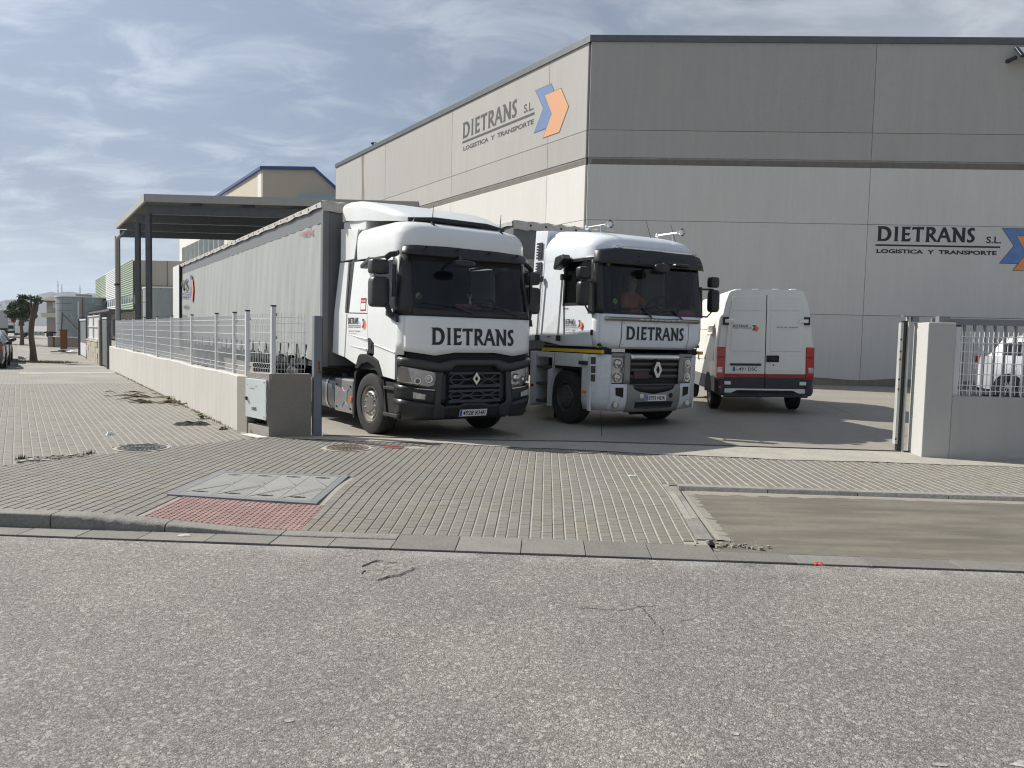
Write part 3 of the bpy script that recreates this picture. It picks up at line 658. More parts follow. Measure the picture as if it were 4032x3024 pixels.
def manhole(c, r, mt, label, z=.003):
    o = thing('manhole_cover', label, 'manhole cover', (c[0], c[1], z))
    g = G(); g.cyl((0, 0, -.02), (0, 0, .001), r + .05, r + .05, 40); g.obj('mortar_ring', SANDL, o)
    g = G(); n = 40
    rows = [[(rr*math.cos(6.283*k/n), rr*math.sin(6.283*k/n), h) for k in range(n)] for rr, h in ((r, .0015), (r, .009), (r*.9, .009), (r*.89, .003), (.001, .003))]
    g.grid(rows, True); g.obj('cover_disc', mt, o)
    g = G()
    for rr in (.3, .5, .7):
        nn = int(8 + rr * 24)
        for k in range(nn):
            a = 6.283 * k / nn + rr; x, y = rr*r*math.cos(a), rr*r*math.sin(a); g.beam((x - .012*math.sin(a), y + .012*math.cos(a), .005), (x + .012*math.sin(a), y - .012*math.cos(a), .005), .02, .008)
    g.beam((-.12*r/.3, 0, .006), (.12*r/.3, 0, .006), .07*r/.3, .01)
    g.obj('tread_bumps', mt, o, kind='stuff'); return o
manhole(MH1[:2], .30, IRON, 'dark round manhole cover in the pavement beside the low white wall')
manhole(MH2[:2], .29, IRONR, 'rusty round manhole cover near the front wheel of the truck', z=.004)
g = G(); P = [(-1.80, 10.70), (-1.52, 10.68), (-1.51, 10.84), (-1.79, 10.86)]; g.prism([(x, y, .001) for x, y in P], (0, 0, .007)); hy = g.obj('hydrant_cover', mat('hydrant_red', (.28, .035, .04), .7, 0, [(18, .5, None, (.2, .1, .09))]), bev=.003)
tag(hy, 'small faded red rectangular hydrant cover set in the paving', 'hydrant cover')
g = G(); g.beam((-1.74, 10.77, .009), (-1.57, 10.765, .009), .02, .004); g.beam((-1.68, 10.81, .009), (-1.60, 10.80, .009), .02, .004); g.obj('cast_bar', REDST, hy)

# ------------------------------------------------------------------ marks on the road
POTH = mat('pothole_aggregate', (.25, .235, .21), .95, 0, [(55, .7, None, (.46, .43, .38)), (24, .6, None, (.10, .092, .084))], (90, 1., .02))
g = G(); c = (-.90, 5.50); rim = []; 
for k in range(28):
    a = 6.283 * k / 28; rr = 1 + .13 * math.sin(3*a + 1) + .08 * math.sin(7*a); rim.append((c[0] + .17*rr*math.cos(a), c[1] + .20*rr*math.sin(a)))
rows = [[(c[0] + (x-c[0])*k, c[1] + (y-c[1])*k, ROAD + h + random.uniform(-.002, .002)) for x, y in rim] for k, h in ((1.10, .0012), (1.0, .014), (.95, .004), (.6, .0035), (.02, .003))]
g.grid(rows, True); st(g, 'pothole', POTH)
CRK = mat('crack', (.045, .042, .04), .95)
def crack(pts, wd):
    P = []
    for i in range(len(pts) - 1):
        a, b = Vector(pts[i]), Vector(pts[i+1]); n = max(2, int((b-a).length / .018))
        for k in range(n): P.append(a.lerp(b, k / n) + Vector((random.gauss(0, .006), random.gauss(0, .008))))
    g = G(); rows = []
    for i, p in enumerate(P):
        w_ = wd * random.uniform(.25, 1) * min(1, 8*i/len(P), 8*(len(P)-i)/len(P) + .1); rows.append([(p.x, p.y - w_, ROAD + .003), (p.x, p.y + w_, ROAD + .003)])
    g.grid(rows); st(g, 'crack', CRK)
crack([(.40, 4.83), (.60, 4.80), (.76, 4.79), (.86, 4.87), (1.0, 4.90)], .0045)
P_ = []; 
g = G(); pts = [(.86, 4.86), (.89, 4.72), (.90, 4.62), (.93, 4.5), (.92, 4.38)]; rows = []
Q = []
for i in range(len(pts) - 1):
    for k in range(9): Q.append(Vector(pts[i]).lerp(Vector(pts[i+1]), k / 9) + Vector((random.gauss(0, .005), 0)))
for i, p in enumerate(Q): rows.append([(p.x - .003 * random.uniform(.3, 1.2), p.y, ROAD + .003), (p.x + .003 * random.uniform(.3, 1.2), p.y, ROAD + .003)])
g.grid(rows); st(g, 'crack', CRK)
crack([(1.05, 4.62), (1.14, 4.66), (1.22, 4.74)], .0035)
WLINE = mat('worn_road_paint', (.45, .44, .42), .8, 0, [(30, .9, None, (.22, .21, .2)), (90, .6, None, (.2, .19, .18))])
for cx, cy, sx, sy in ((2.20, 3.09, .10, .03), (1.80, 3.07, .04, .016), (1.02, 3.28, .02, .018), (-.95, 3.3, .02, .014)):
    pts = [(cx + sx*random.uniform(.7, 1.15)*math.cos(6.283*k/13), cy + sy*random.uniform(.6, 1.2)*math.sin(6.283*k/13)) for k in range(13)]
    st(tri_poly(pts, ROAD + .003), 'road_marking', WLINE)

# ================================================================== WAREHOUSE
CA = Vector((2.76, 30.61)); DB = Vector((.999, -.045)); dav = Vector(DA)
PANU = mat('exposed_aggregate_panel', (.415, .405, .385), .92, 0, [(.5, .25, (1, 1, .4), (.345, .338, .322)), (3, .25, (1, 1, .12), (.47, .457, .43)), (8, .2, (1, 1, .04), (.33, .32, .30)), (40, .45, None, (.285, .278, .262))], (45, .8, .02), island=.04)
PANL = mat('smooth_concrete_panel', (.605, .592, .56), .8, 0, [(.45, .3, (1, 1, .5), (.525, .515, .49)), (2.2, .25, (1, 1, .25), (.65, .635, .60)), (7, .2, (1, 1, .05), (.50, .485, .455)), (9, .2, None, (.525, .51, .48))], (40, .15, .006), island=.035)
JOINT = mat('panel_joint', (.17, .155, .135), .9, 0, [(3, .4, (1, 1, .1), (.11, .10, .09))])
LEDGE = mat('ledge_concrete', (.29, .29, .30), .8, 0, [(4, .5, (1, 1, .1), (.16, .155, .15))])
COPE = mat('coping_sheet_metal', (.10, .115, .115), .45, .5, [(3, .3, None, (.16, .165, .16))])
STAIN = mat('rust_stain', (.20, .15, .105), .9, 0, [(6, .6, (1, 1, .1), (.28, .25, .21))])
wh = thing('warehouse', 'large grey concrete panel warehouse with painted company signs on both walls', 'warehouse', (CA.x, CA.y, 0))
def wall_f(d, nrm):
    d = Vector(d); nrm = Vector(nrm)
    return lambda t, z, o=0.: (d.x*t + nrm.x*o, d.y*t + nrm.y*o, z)
fA = wall_f(dav, (-DA[1], -DA[0] * -1)); nA = Vector((-DA[1], DA[0])); nB = Vector((-.045, -.999))
nA = Vector((-.8406, -.5416))
fA = wall_f(dav, nA); fB = wall_f(DB, nB)
def panel(f, t0, t1, z0, z1, mt, dep=.14, off=0.):
    g = G(); e = .007; a, b = min(t0, t1) + e, max(t0, t1) - e; z0 += e; z1 -= e
    g.add([f(a, z0, off), f(b, z0, off), f(b, z1, off), f(a, z1, off), f(a, z0, off - dep), f(b, z0, off - dep), f(b, z1, off - dep), f(a, z1, off - dep)],
          [(0,1,2,3),(4,5,6,7),(0,1,5,4),(1,2,6,5),(2,3,7,6),(3,0,4,7)]); return g.obj('panel', mt, wh, bev=.012)
ZJ = [(-.3, 2.76, PANL), (2.76, 6.27, PANL), (6.27, 8.43, PANL), (8.70, 9.75, PANU), (9.75, 13.12, PANU)]
for f, seams in ((fA, [.14, 2.76, 11.33, 19.85, 28.5]), (fB, [.0, 10.88, 21.8, 32.6])):
    for a, b in zip(seams, seams[1:]):
        for z0, z1, mt in ZJ: panel(f, a, b, z0, z1, mt)
    L = seams[-1]
    g = G(); q = [f(.14, -.3, -.03), f(L, -.3, -.03), f(L, 13.1, -.03), f(.14, 13.1, -.03)]; g.add(q, [(0,1,2,3)]); g.obj('joint_filler', JOINT, wh)
    # continuous ledge between lower and upper panels
    g = G(); e0 = .0 if f is fB else .14
    g.grid([[f(t, 8.43, -.05), f(t, 8.435, -.045), f(t, 8.62, -.035), f(t, 8.70, -.02)] for t in (e0, L)]); g.obj('ledge', LEDGE, wh)
    g = G(); n0 = -.05 if f is fB else 0
    q = [(f(t, 13.10, .06), f(t, 13.34, .06), f(t, 13.36, .03), f(t, 13.36, -.25), f(t, 13.10, -.25)) for t in (n0, L)]
    g.grid(q, True); g.obj('coping', COPE, wh)
# return wall at the far end and a plain roof so that the building is closed
fe = lambda a: (dav.x * 28.5 + DB.x * a, dav.y * 28.5 + DB.y * a)
g = G(); g.prism([(*fe(0), -.3), (*fe(14), -.3), (*fe(14), 13.1), (*fe(0), 13.1)], (.1, .12, 0)); g.obj('rear_wall', PANU, wh)
g = G(); g.polyh([fA(.2, 13.05, -.2), fA(28.4, 13.05, -.2), (*fe(14), 13.05), fB(32.5, 13.05, -.2)], [], (0, 0, -.15)); g.obj('roof', COPE, wh)
g = G(); g.add([fB(32.6, -.3, 0), fB(32.6, 13.1, 0), (*fe(14), 13.1), (*fe(14), -.3)], [(0,1,2,3)]); g.obj('end_wall', PANU, wh)
# darker damp strip along the foot of the front wall
g = G(); rows = []
for i in range(60):
    t = 2 + 30 * i / 59; rows.append([fB(t, -.1, .004), fB(t, .24 + .05 * random.random() + .04 * math.sin(i), .004)])
g.grid(rows); g.obj('damp_foot', mat('damp_concrete', (.19, .17, .145), .9, 0, [(5, .5, None, (.26, .24, .2))]), wh)
# rust run below the roof edge
g = G(); g.grid([[fA(23.7 + .12 * math.sin(z), z, .006), fA(23.25 + .1 * math.sin(z * 1.7), z, .006)] for z in (9.0, 9.8, 10.6, 11.4, 12.2, 13.05)]); g.obj('rust_run', STAIN, wh)
# painted signs
sA = lambda u, v: fA(-u, v, .006)
put_word(sA, -10.2, -5.24, 11.43, 12.19, FADBLK, wh)
put_poly('sign_rule', sA, [(-10.22, 11.19), (-3.82, 11.19), (-3.82, 11.30), (-10.22, 11.30)], FADBLK, wh)
put_text('sign_text', 'LOGISTICA  Y  TRANSPORTE', sA, -10.1, -3.86, 10.80, 11.02, FADBLK, wh, .035)
put_text('sign_text', 'S.L.', sA, -4.66, -3.90, 11.42, 11.80, FADBLK, wh, .02)
company_logo(sA, -3.06, 10.06, 1.75, wh, FADBLU, FADORG, FADBLK)
sB = lambda u, v: fB(u, v, .006)
put_word(sB, 11.26, 14.94, 5.65, 6.20, SIGNBLK, wh)
put_poly('sign_rule', sB, [(11.21, 5.455), (15.92, 5.455), (15.92, 5.52), (11.21, 5.52)], SIGNBLK, wh)
put_text('sign_text', 'LOGISTICA  Y  TRANSPORTE', sB, 11.26, 15.80, 5.18, 5.34, SIGNBLK, wh, .04)
put_text('sign_text', 'S.L.', sB, 15.38, 15.94, 5.63, 5.89, SIGNBLK, wh, .02)
company_logo(sB, 16.50, 4.62, 1.31, wh, SIGNBLU, SIGNORG, SIGNBLK)
# floodlight high on the front wall
g = G(); c = Vector(fB(16.25, 12.62, .25)); g.add([fB(15.72, 12.42, .05), fB(15.76, 12.46, .05), fB(15.9, 12.5, .3), fB(15.86, 12.46, .3)], [(0,1,2,3)])
g.beam(fB(15.72, 12.46, .0), fB(15.9, 12.52, .32), .10, .12)
g.obj('floodlight_arm', BLACKP, wh)
g = G(); P = [fB(15.86, 12.40, .62), fB(16.75, 12.40, .62), fB(16.75, 12.86, .18), fB(15.86, 12.86, .18)]; g.prism(P, (nB.x*.08, nB.y*.08, .08)); fl = g.obj('floodlight', BLACKP, wh, bev=.02)
g = G(); P = [fB(15.95, 12.44, .60), fB(16.68, 12.44, .60), fB(16.68, 12.80, .255), fB(15.95, 12.80, .255)]; g.polyh([tuple(Vector(p) + Vector((nB.x*.085, nB.y*.085, .086))) for p in P], [], None); g.obj('lens', CLRLENS, fl)
# little outlet on the roof edge
g = G(); p = Vector(fA(21.8, 13.45, .05)); g.ell(p, (.10, .16, .07), 8, 6); g.beam(p + Vector((-.05, -.1, .03)), p + Vector((.2, .25, .10)), .03, .05); b = g.obj('roof_bird', BLACKM); b.location = (CA.x, CA.y, 0); tag(b, 'tiny dark bird perched on the roof edge of the warehouse', 'bird')

# ================================================================== CANOPY
STEELG = mat('painted_steel_post', (.075, .083, .09), .5, .3, [(3, .3, None, (.12, .125, .13))])
FASC = mat('canopy_fascia', (.33, .33, .315), .6, .1, [(1.5, .3, (1, 1, .3), (.25, .245, .23))])
CORR = mat('canopy_underside', (.11, .105, .095), .6, .1, [(2, .3, None, (.07, .066, .06))])
cp = thing('loading_canopy', 'open steel canopy with flat grey roof beside the warehouse wall', 'canopy', (-20.54, 43.04, 0))
cd = Vector((15.1, .35)).normalized(); ch = 8.95
def cpt(a, b, z): return (cd.x*a + DA[0]*b, cd.y*a + DA[1]*b, z)
CL, CW = 14.4, 15.1
for (a0, b0, a1, b1) in ((0, 0, CW, 0), (0, 0, 0, CL), (0, CL, CW - 7.8, CL)):
    g = G(); g.beam(cpt(a0, b0, ch - .17), cpt(a1, b1, ch - .17), .12, .42); g.obj('fascia', FASC, cp)
g = G(); rows = []                                                       # corrugated roof sheet
for i in range(90):
    b = CL * i / 89; z = ch - .05 + (.05 if i % 2 else 0); rows.append([cpt(.1, b, z), cpt(CW, b, z)])
g.grid(rows); g.obj('roof_sheet', CORR, cp)
for b in (.55, 4.9, 9.6, 13.9):
    g = G(); g.beam(cpt(.2, b, ch - .75), cpt(CW, b, ch - .75), .22, .5); g.obj('main_beam', STEELG, cp)
for a in (3.2, 6.1, 9.0, 11.9):
    g = G(); g.beam(cpt(a, .6, ch - .32), cpt(a, CL - .4, ch - .32), .12, .3); g.obj('purlin', STEELG, cp)
for a, b in ((.25, .4), (.25, 5.0), (.02, 14.1)):
    g = G(); p = Vector(cpt(a, b, 0)); 
    g.box(p.x - .12, p.x + .12, p.y - .15, p.y - .13, 0, ch - .95); g.box(p.x - .12, p.x + .12, p.y + .13, p.y + .15, 0, ch - .95); g.box(p.x - .10, p.x + .10, p.y - .128, p.y + .128, 0, ch - .95)
    g.obj('post', STEELG, cp)
p = Vector(cpt(-.05, 13.9, 0)); g = G(); g.tube([(p.x + .6, p.y, ch - .55), (p.x + .45, p.y, ch - .75), (p.x + .05, p.y, ch - 1.1), (p.x, p.y, ch - 1.35), (p.x, p.y, 0)], .13, 10); g.obj('downpipe', FASC, cp, smooth=True)
g = G(); g.cyl((p.x, p.y, 4.55), (p.x, p.y, 4.68), .19, n=10); g.obj('pipe_clip', BLACKP, cp)
g = G(); q = Vector(cpt(8.8, 13.4, 0)); g.box(q.x - .5, q.x + .5, q.y - .3, q.y + .2, ch - 1.55, ch - .95); g.obj('hanging_lamp_box', STEELG, cp)

# ================================================================== LEFT BOUNDARY WALL AND FENCE
WWASH = mat('whitewashed_render', (.50, .482, .44), .9, 0, [(.9, .3, (1, 1, .25), (.40, .38, .35)), (5, .30, (1, 1, .18), (.34, .32, .29)), (30, .2, None, (.42, .40, .36))], (30, .3, .01))
RENDG = mat('fresh_grey_render', (.225, .205, .175), .88, 0, [(1.3, .3, None, (.18, .165, .145)), (12, .25, None, (.26, .24, .205))], (22, .35, .01))
RENDB = mat('beige_render', (.34, .315, .26), .9, 0, [(3, .3, (1, 1, .3), (.28, .255, .21))], (22, .35, .01))
BROKEN = mat('old_concrete', (.34, .32, .285), .92, 0, [(9, .45, None, (.22, .20, .17))], (30, .7, .02))
WPOST = mat('white_post_paint', (.64, .65, .65), .45, .1, [(7, .25, (1, 1, .15), (.42, .42, .40))])
WIRE = mat('white_wire', (.68, .69, .69), .4, .1)
CAPB = mat('black_post_cap', (.015, .015, .016), .5)
W0 = Vector((-4.37, 12.2)); 
bw = thing('boundary_wall', 'long low whitewashed boundary wall running back along the side street', 'wall', (W0.x, W0.y, 0))
LW = 20.2
g = G(); n = 70; rows = []
for i in range(n + 1):
    t = LW * i / n; rz = .012 * math.sin(t * 1.3) + .004 * math.sin(t * 5)
    rows.append([(DA[0]*t, DA[1]*t, -.05), (DA[0]*t + .002*math.sin(t*3), DA[1]*t, .86 + rz), (DA[0]*t - nA.x*.012, DA[1]*t - nA.y*.012, .875 + rz), (DA[0]*t - nA.x*.20, DA[1]*t - nA.y*.20, .875 + rz), (DA[0]*t - nA.x*.20, DA[1]*t - nA.y*.20, -.05)])
g.grid(rows, True); g.f += [(0,1,2,3,4)]; g.f += [tuple(n*5 + i for i in range(5))]
g.obj('wall', WWASH, bw)
# corner piece that holds the meter cabinet, and the grey rendered end
e1 = Vector((.7, -.62)).normalized(); C1 = Vector((-3.67, 11.58)); o1 = Vector((e1.y * -1, e1.x)); 
cw = thing('gate_corner_wall', 'rendered corner wall with meter cabinet niche and grey end by the gate', 'wall', (W0.x, W0.y, 0))
l1 = (C1 - W0).length; pw = lambda t, k, z: (e1.x*t - o1.x*(-k), e1.y*t - o1.y*(-k), z)
inn = Vector((.62, .785))                                                   # points into the yard
def q1(t, k, z): p = e1 * t + inn * k; return (p.x, p.y, z)
g = G(); g.prism([q1(.0, 0, -.05), q1(.30, 0, -.05), q1(.30, .25, -.05), q1(.0, .25, -.05)], (0, 0, .925)); g.obj('beige_pier', RENDB, cw, bev=.006)
g = G(); g.prism([q1(.302, 0, .86), q1(l1 + .02, 0, .86), q1(l1 + .02, .25, .86), q1(.302, .25, .86)], (0, 0, .095)); g.obj('lintel', BROKEN, cw, bev=.012)
g = G(); g.prism([q1(.302, .01, -.05), q1(l1 - .01, .01, -.05), q1(l1 - .01, .25, -.05), q1(.302, .25, -.05)], (0, 0, .20)); g.obj('niche_sill', mat('niche_concrete', (.36, .345, .32), .9, 0, [(8, .4, None, (.25, .235, .21))], (30, .5, .01)), cw, bev=.008)
g = G(); g.prism([q1(.302, .2, .15), q1(l1 - .02, .2, .15), q1(l1 - .02, .25, .15), q1(.302, .25, .15)], (0, 0, .71)); g.obj('niche_back', BLACKM, cw)
E1 = Vector((-3.10, 11.86)); e2 = (E1 - C1).normalized(); in2 = Vector((-e2.y, e2.x)); c0 = C1 - W0; l2 = (E1 - C1).length
def q2(t, k, z): p = c0 + e2 * t + in2 * k; return (p.x, p.y, z)
g = G(); g.prism([q2(0, 0, -.05), q2(l2, 0, -.05), q2(l2, .2, -.05), q2(-.0, .2, -.05)], (0, 0, 1.0)); g.obj('grey_wall_end', RENDG, cw, bev=.008)
g = G(); g.prism([q1(l1 - .06, -.006, .72), q1(l1 + .01, -.006, .74), q1(l1 + .012, -.006, .95), q1(l1 - .28, -.006, .95), q1(l1 - .24, -.006, .87)], (inn.x*.02, inn.y*.02, 0)); g.obj('broken_render', BROKEN, cw)
g = G()
for (a, b, c) in ((.34, .40, .03), (.47, .50, .02), (.6, .56, .03), (.66, .40, .02)): g.tube([q1(a, .12, .15), q1(a + .05, .10, .19), q1(b, .13, .3)], .012, 5)
g.obj('cable', BLACKP, cw)
# meter cabinet
CABW = mat('cabinet_pale_paint', (.60, .65, .64), .45, 0, [(5, .3, (1, 1, .3), (.48, .52, .51)), (40, .2, None, (.5, .5, .47))])
cb = thing('meter_cabinet', 'pale steel meter cabinet door with stencilled number set in the corner wall', 'cabinet', (W0.x, W0.y, 0))
def qd(t, z, k=-.03): return q1(t, k, z)
t0, t1 = .305, l1 - .035
g = G(); g.prism([qd(t0, .26), qd(t1, .245), qd(t1, .855), qd(t0, .86)], (inn.x*.05, inn.y*.05, 0)); g.obj('door', CABW, cb, bev=.005)
g = G(); g.prism([qd(t1 + .002, .245, -.02), qd(t1 + .03, .25, .0), qd(t1 + .03, .85, .0), qd(t1 + .002, .855, -.02)], (inn.x*.03, inn.y*.03, 0)); g.obj('side_frame', METALG, cb)
qk = lambda u, v: q1(u, -.033, v)
put_text('stencil_number', '105', qk, t0 + .19, t0 + .33, .37, .425, FADBLK, cb, .03)
put_text('stencil_mark', 'E-SERCA', qk, t0 + .14, t0 + .27, .70, .718, FADBLK, cb, .01)
put_text('stencil_mark', 'IBI', qk, t0 + .05, t0 + .075, .758, .768, FADBLK, cb, .01)
put_text('stencil_mark', 'RECLAM', qk, t0 + .29, t0 + .35, .745, .757, FADBLK, cb, .01)
g = G(); p = Vector(q1(t0 + .045, -.03, .555)); g.cyl(p, p - Vector((inn.x, inn.y, 0))*.03, .022, .018, 10); g.cyl(p - Vector((0, 0, .03)), p - Vector((inn.x*.02, inn.y*.02, .03)), .01, n=6); g.obj('lock', BLACKP, cb)
for z in (.32, .55, .78):
    g = G(); p = Vector(q1(t1 + .01, -.03, z)); g.cyl(p - Vector((0, 0, .02)), p + Vector((0, 0, .02)), .012, n=8); g.obj('hinge', WPOST, cb)
for tt, z in ((t1 - .05, .29), (t1 - .05, .82)):
    g = G(); p = Vector(q1(tt, -.03, z)); g.cyl(p, p - Vector((inn.x, inn.y, 0))*.006, .010, n=8); g.obj('rivet', METALG, cb)

# wire mesh fence: posts and folded wire panels
def wire_panel(p, q, z0, z1, parent, step=.05, rw=.0038, folds=True, nrm=None):
    p, q = Vector(p), Vector(q); d = (q - p).normalized(); L = (q - p).length; nr = Vector((-d.y, d.x)) if nrm is None else Vector(nrm)
    H = z1 - z0; g = G(); n = int(L / step)
    def vw(t):
        c = p + d * t; P = []
        for z, k in ((0, 0), (.05, 0), (.09, .022), (.13, 0), (H - .16, 0), (H - .12, .022), (H - .07, 0), (H, 0)): P.append((c.x + nr.x*k, c.y + nr.y*k, z0 + z))
        return P
    for i in range(n + 1): g.tube(vw(min(L, i * step + .01)), rw, 4)
    for z in (.05, .13, H * .32, H * .5, H * .68, H - .16, H - .07):
        g.tube([(*(p + Vector(nr)*.004), z0 + z), (*(q + Vector(nr)*.004), z0 + z)], rw * 1.25, 4)
    return g.obj('wire_panel', WIRE, parent)
def fpost(p, z0, z1, parent, r=.028, ang=None):
    ang = math.atan2(-DA[0], DA[1]) if ang is None else ang
    def rot(g):
        c, s_ = math.cos(ang), math.sin(ang); g.v = [(p[0] + (x-p[0])*c - (y-p[1])*s_, p[1] + (x-p[0])*s_ + (y-p[1])*c, z) for x, y, z in g.v]; return g
    g = G(); g.box(p[0] - r, p[0] + r, p[1] - r, p[1] + r, z0, z1); o = rot(g).obj('post', WPOST, parent, bev=.006)
    g = G(); g.box(p[0] - r - .003, p[0] + r + .003, p[1] - r - .003, p[1] + r + .003, z1 + .001, z1 + .022); rot(g).obj('cap', CAPB, o)
    g = G()
    for z in (z0 + .14, z0 + .55, z1 - .12): g.box(p[0] + r, p[0] + r + .02, p[1] - .015, p[1] + .015, z - .02, z + .02)
    g.obj('clamp', METALG, o)
fe_ = thing('mesh_fence', 'white wire mesh fence with square posts on top of the whitewashed wall', 'fence', (W0.x, W0.y, 0))
cen = lambda t: Vector((DA[0]*t - nA.x*.10, DA[1]*t - nA.y*.10))
tp_ = [.62, 1.98, 4.3, 6.75, 8.95, 11.3, 13.8, 16.6, 18.7]
pp = [cen(t) for t in tp_]
pA = Vector(q1(.05, .10, 0)[:2]); pB_ = Vector(q1(l1 - .06, .11, 0)[:2]); pC = Vector(q2(l2 - .08, .10, 0)[:2])
for p in pp: fpost(p, .87, 1.88, fe_)
fpost(pB_, .95, 1.97, fe_, .034); fpost(Vector(q1(.12, .11, 0)[:2]), .88, 1.90, fe_, .032)
pA = Vector(q1(.12, .11, 0)[:2])
for a, b in zip(pp, pp[1:]): wire_panel(a, b, .90, 1.84, fe_)
wire_panel(pA, pp[0], .90, 1.84, fe_); wire_panel(pB_, pA, .97, 1.86, fe_); wire_panel(pC, pB_, .97, 1.88, fe_)
# steel gate stop post
gp = thing('gate_stop_post', 'tall blue grey steel gate post with rust patch at the end of the wall', 'gate post', (-3.03, 11.98, 0))
BLUEG = mat('blue_grey_steel', (.15, .175, .20), .5, .2, [(5, .3, (1, 1, .3), (.2, .21, .22))])
g = G(); a = math.atan2(e2.y, e2.x)
def rp(x, y, z): return (x*math.cos(a) - y*math.sin(a), x*math.sin(a) + y*math.cos(a), z)
g.prism([rp(-.075, -.06, -.1), rp(.045, -.06, -.1), rp(.045, .10, -.1), rp(-.075, .10, -.1)], (0, 0, 1.95)); g.obj('post', BLUEG, gp, bev=.004)
g = G(); g.prism([rp(.0455, -.06, -.1), rp(.052, -.06, -.1), rp(.052, .06, -.1), rp(.0455, .06, -.1)], (0, 0, 1.93)); g.obj('edge_strip', BLACKP, gp)
g = G(); pts = []
for z, w_ in ((1.0, .006), (1.03, .018), (1.08, .01), (1.12, .016), (1.16, .005)): pts.append((w_, z))
g.grid([[rp(.0 - w_, -.0615, z), rp(.0 + w_*1.2, -.0615, z)] for w_, z in pts]); g.obj('rust_patch', RUST, gp)
g = G(); g.tube([rp(.0, -.06, .985), rp(.01, -.10, .985), rp(.05, -.11, .98), rp(.06, -.06, .975)], .010, 6); g.obj('latch', RUST, gp)

# ================================================================== RIGHT PILLAR, WALL, FENCE, SLIDING GATE
WHITER = mat('white_render', (.43, .426, .41), .85, 0, [(2, .22, (1, 1, .4), (.37, .364, .345)), (20, .15, None, (.36, .35, .33))], (24, .25, .008))
GREYR = mat('grey_white_render', (.40, .395, .38), .88, 0, [(1.2, .25, (1, 1, .4), (.35, .345, .33)), (6, .3, (1, 1, .2), (.32, .312, .295))], (24, .25, .008))
rw = thing('right_boundary_wall', 'pale rendered gate pillar and low wall at the right of the entrance', 'wall', (5.94, 11.04, 0))
rd = Vector((1, -.10)).normalized(); rn = Vector((.0, 1)); rdn = Vector((-rd.y, rd.x))
def rq(t, k, z): p = rd * t + rdn * k; return (p.x, p.y, z)
g = G(); g.prism([rq(0, 0, -.05), rq(.38, 0, -.05), rq(.38, .58, -.05), rq(.03, .58, -.05)], (0, 0, 2.0)); g.obj('pillar', WHITER, rw, bev=.012)
g = G(); g.prism([rq(.382, .004, -.05), rq(10, .004, -.05), rq(10, .24, -.05), rq(.382, .24, -.05)], (0, 0, .95)); g.obj('low_wall', GREYR, rw, bev=.01)
g = G(); g.prism([rq(1.15, -.001, .03), rq(1.5, -.001, .05), rq(1.48, -.001, .11), rq(1.2, -.001, .10)], (0, -.002, 0)); g.obj('patch', WHITER, rw)
rf = thing('right_mesh_fence', 'white wire mesh fence panel on the low wall at the right edge', 'fence', (5.94, 11.04, 0))
fp_ = Vector(rq(.44, .1, 0)[:2]); fpost(fp_, .90, 1.90, rf, .035, -.1)
wire_panel(Vector(rq(.47, .08, 0)[:2]), Vector(rq(3.0, .08, 0)[:2]), .93, 1.83, rf, step=.065, rw=.0062)
fpost(Vector(rq(3.03, .1, 0)[:2]), .90, 1.90, rf, .035)
# gate guide post, rusty
GST = mat('worn_gate_paint', (.42, .45, .43), .6, .2, [(10, .45, (1, 1, .2), (.28, .26, .22)), (3, .3, (1, 1, .1), (.52, .55, .53))])
gg = thing('gate_guide_post', 'narrow worn steel guide post with rust spots on the left of the pillar', 'gate post', (5.90, 11.62, 0))
g = G(); g.box(-.10, -.06, -.08, .0, .12, 1.95); g.obj('front_flange', GST, gg, bev=.003)
g = G(); g.box(-.058, .0, -.06, .0, .02, 1.98); g.obj('channel', BLACKP, gg)
g = G(); g.box(.002, .03, -.10, .0, .0, 2.04); g.obj('rear_flange', GST, gg, bev=.003)
g = G(); g.box(-.08, .14, -.10, -.02, 2.041, 2.055); g.box(.06, .16, -.09, .0, 1.97, 2.04); g.obj('roller_bracket', METALG, gg)
g = G(); g.box(.34, .50, -.30, -.2, 1.965, 2.05); g.obj('roller_bracket', METALG, gg)
for z in (1.70, 1.52, 1.40, 1.10, .95, .2):
    g = G(); g.ell((-.09, -.082, z), (.016, .004, .02), 8, 6); g.obj('rust_spot', RUST, gg)
sg = thing('sliding_gate', 'open grey steel bar gate slid behind the right wall', 'gate', (6.25, 11.55, 0))
def sq(t, k, z): p = rd * t + rdn * k; return (p.x, p.y, z)
GATEM = mat('gate_grey_paint', (.19, .20, .21), .5, .3, [(4, .25, (1, 1, .2), (.25, .255, .26))])
g = G(); g.beam(sq(0, 0, 1.98), sq(8.5, 0, 1.98), .06, .09); g.obj('top_rail', GATEM, sg)
g = G(); g.beam(sq(0, 0, .14), sq(8.5, 0, .14), .06, .12); g.obj('bottom_rail', GATEM, sg)
for i in range(58):
    t = .04 + i * .145; g = G(); g.box(t - .015, t + .015, -.02, .02, .2, 1.935)
    g.v = [sq(x, y, z) for x, y, z in g.v]; g.obj('bar', GATEM, sg)

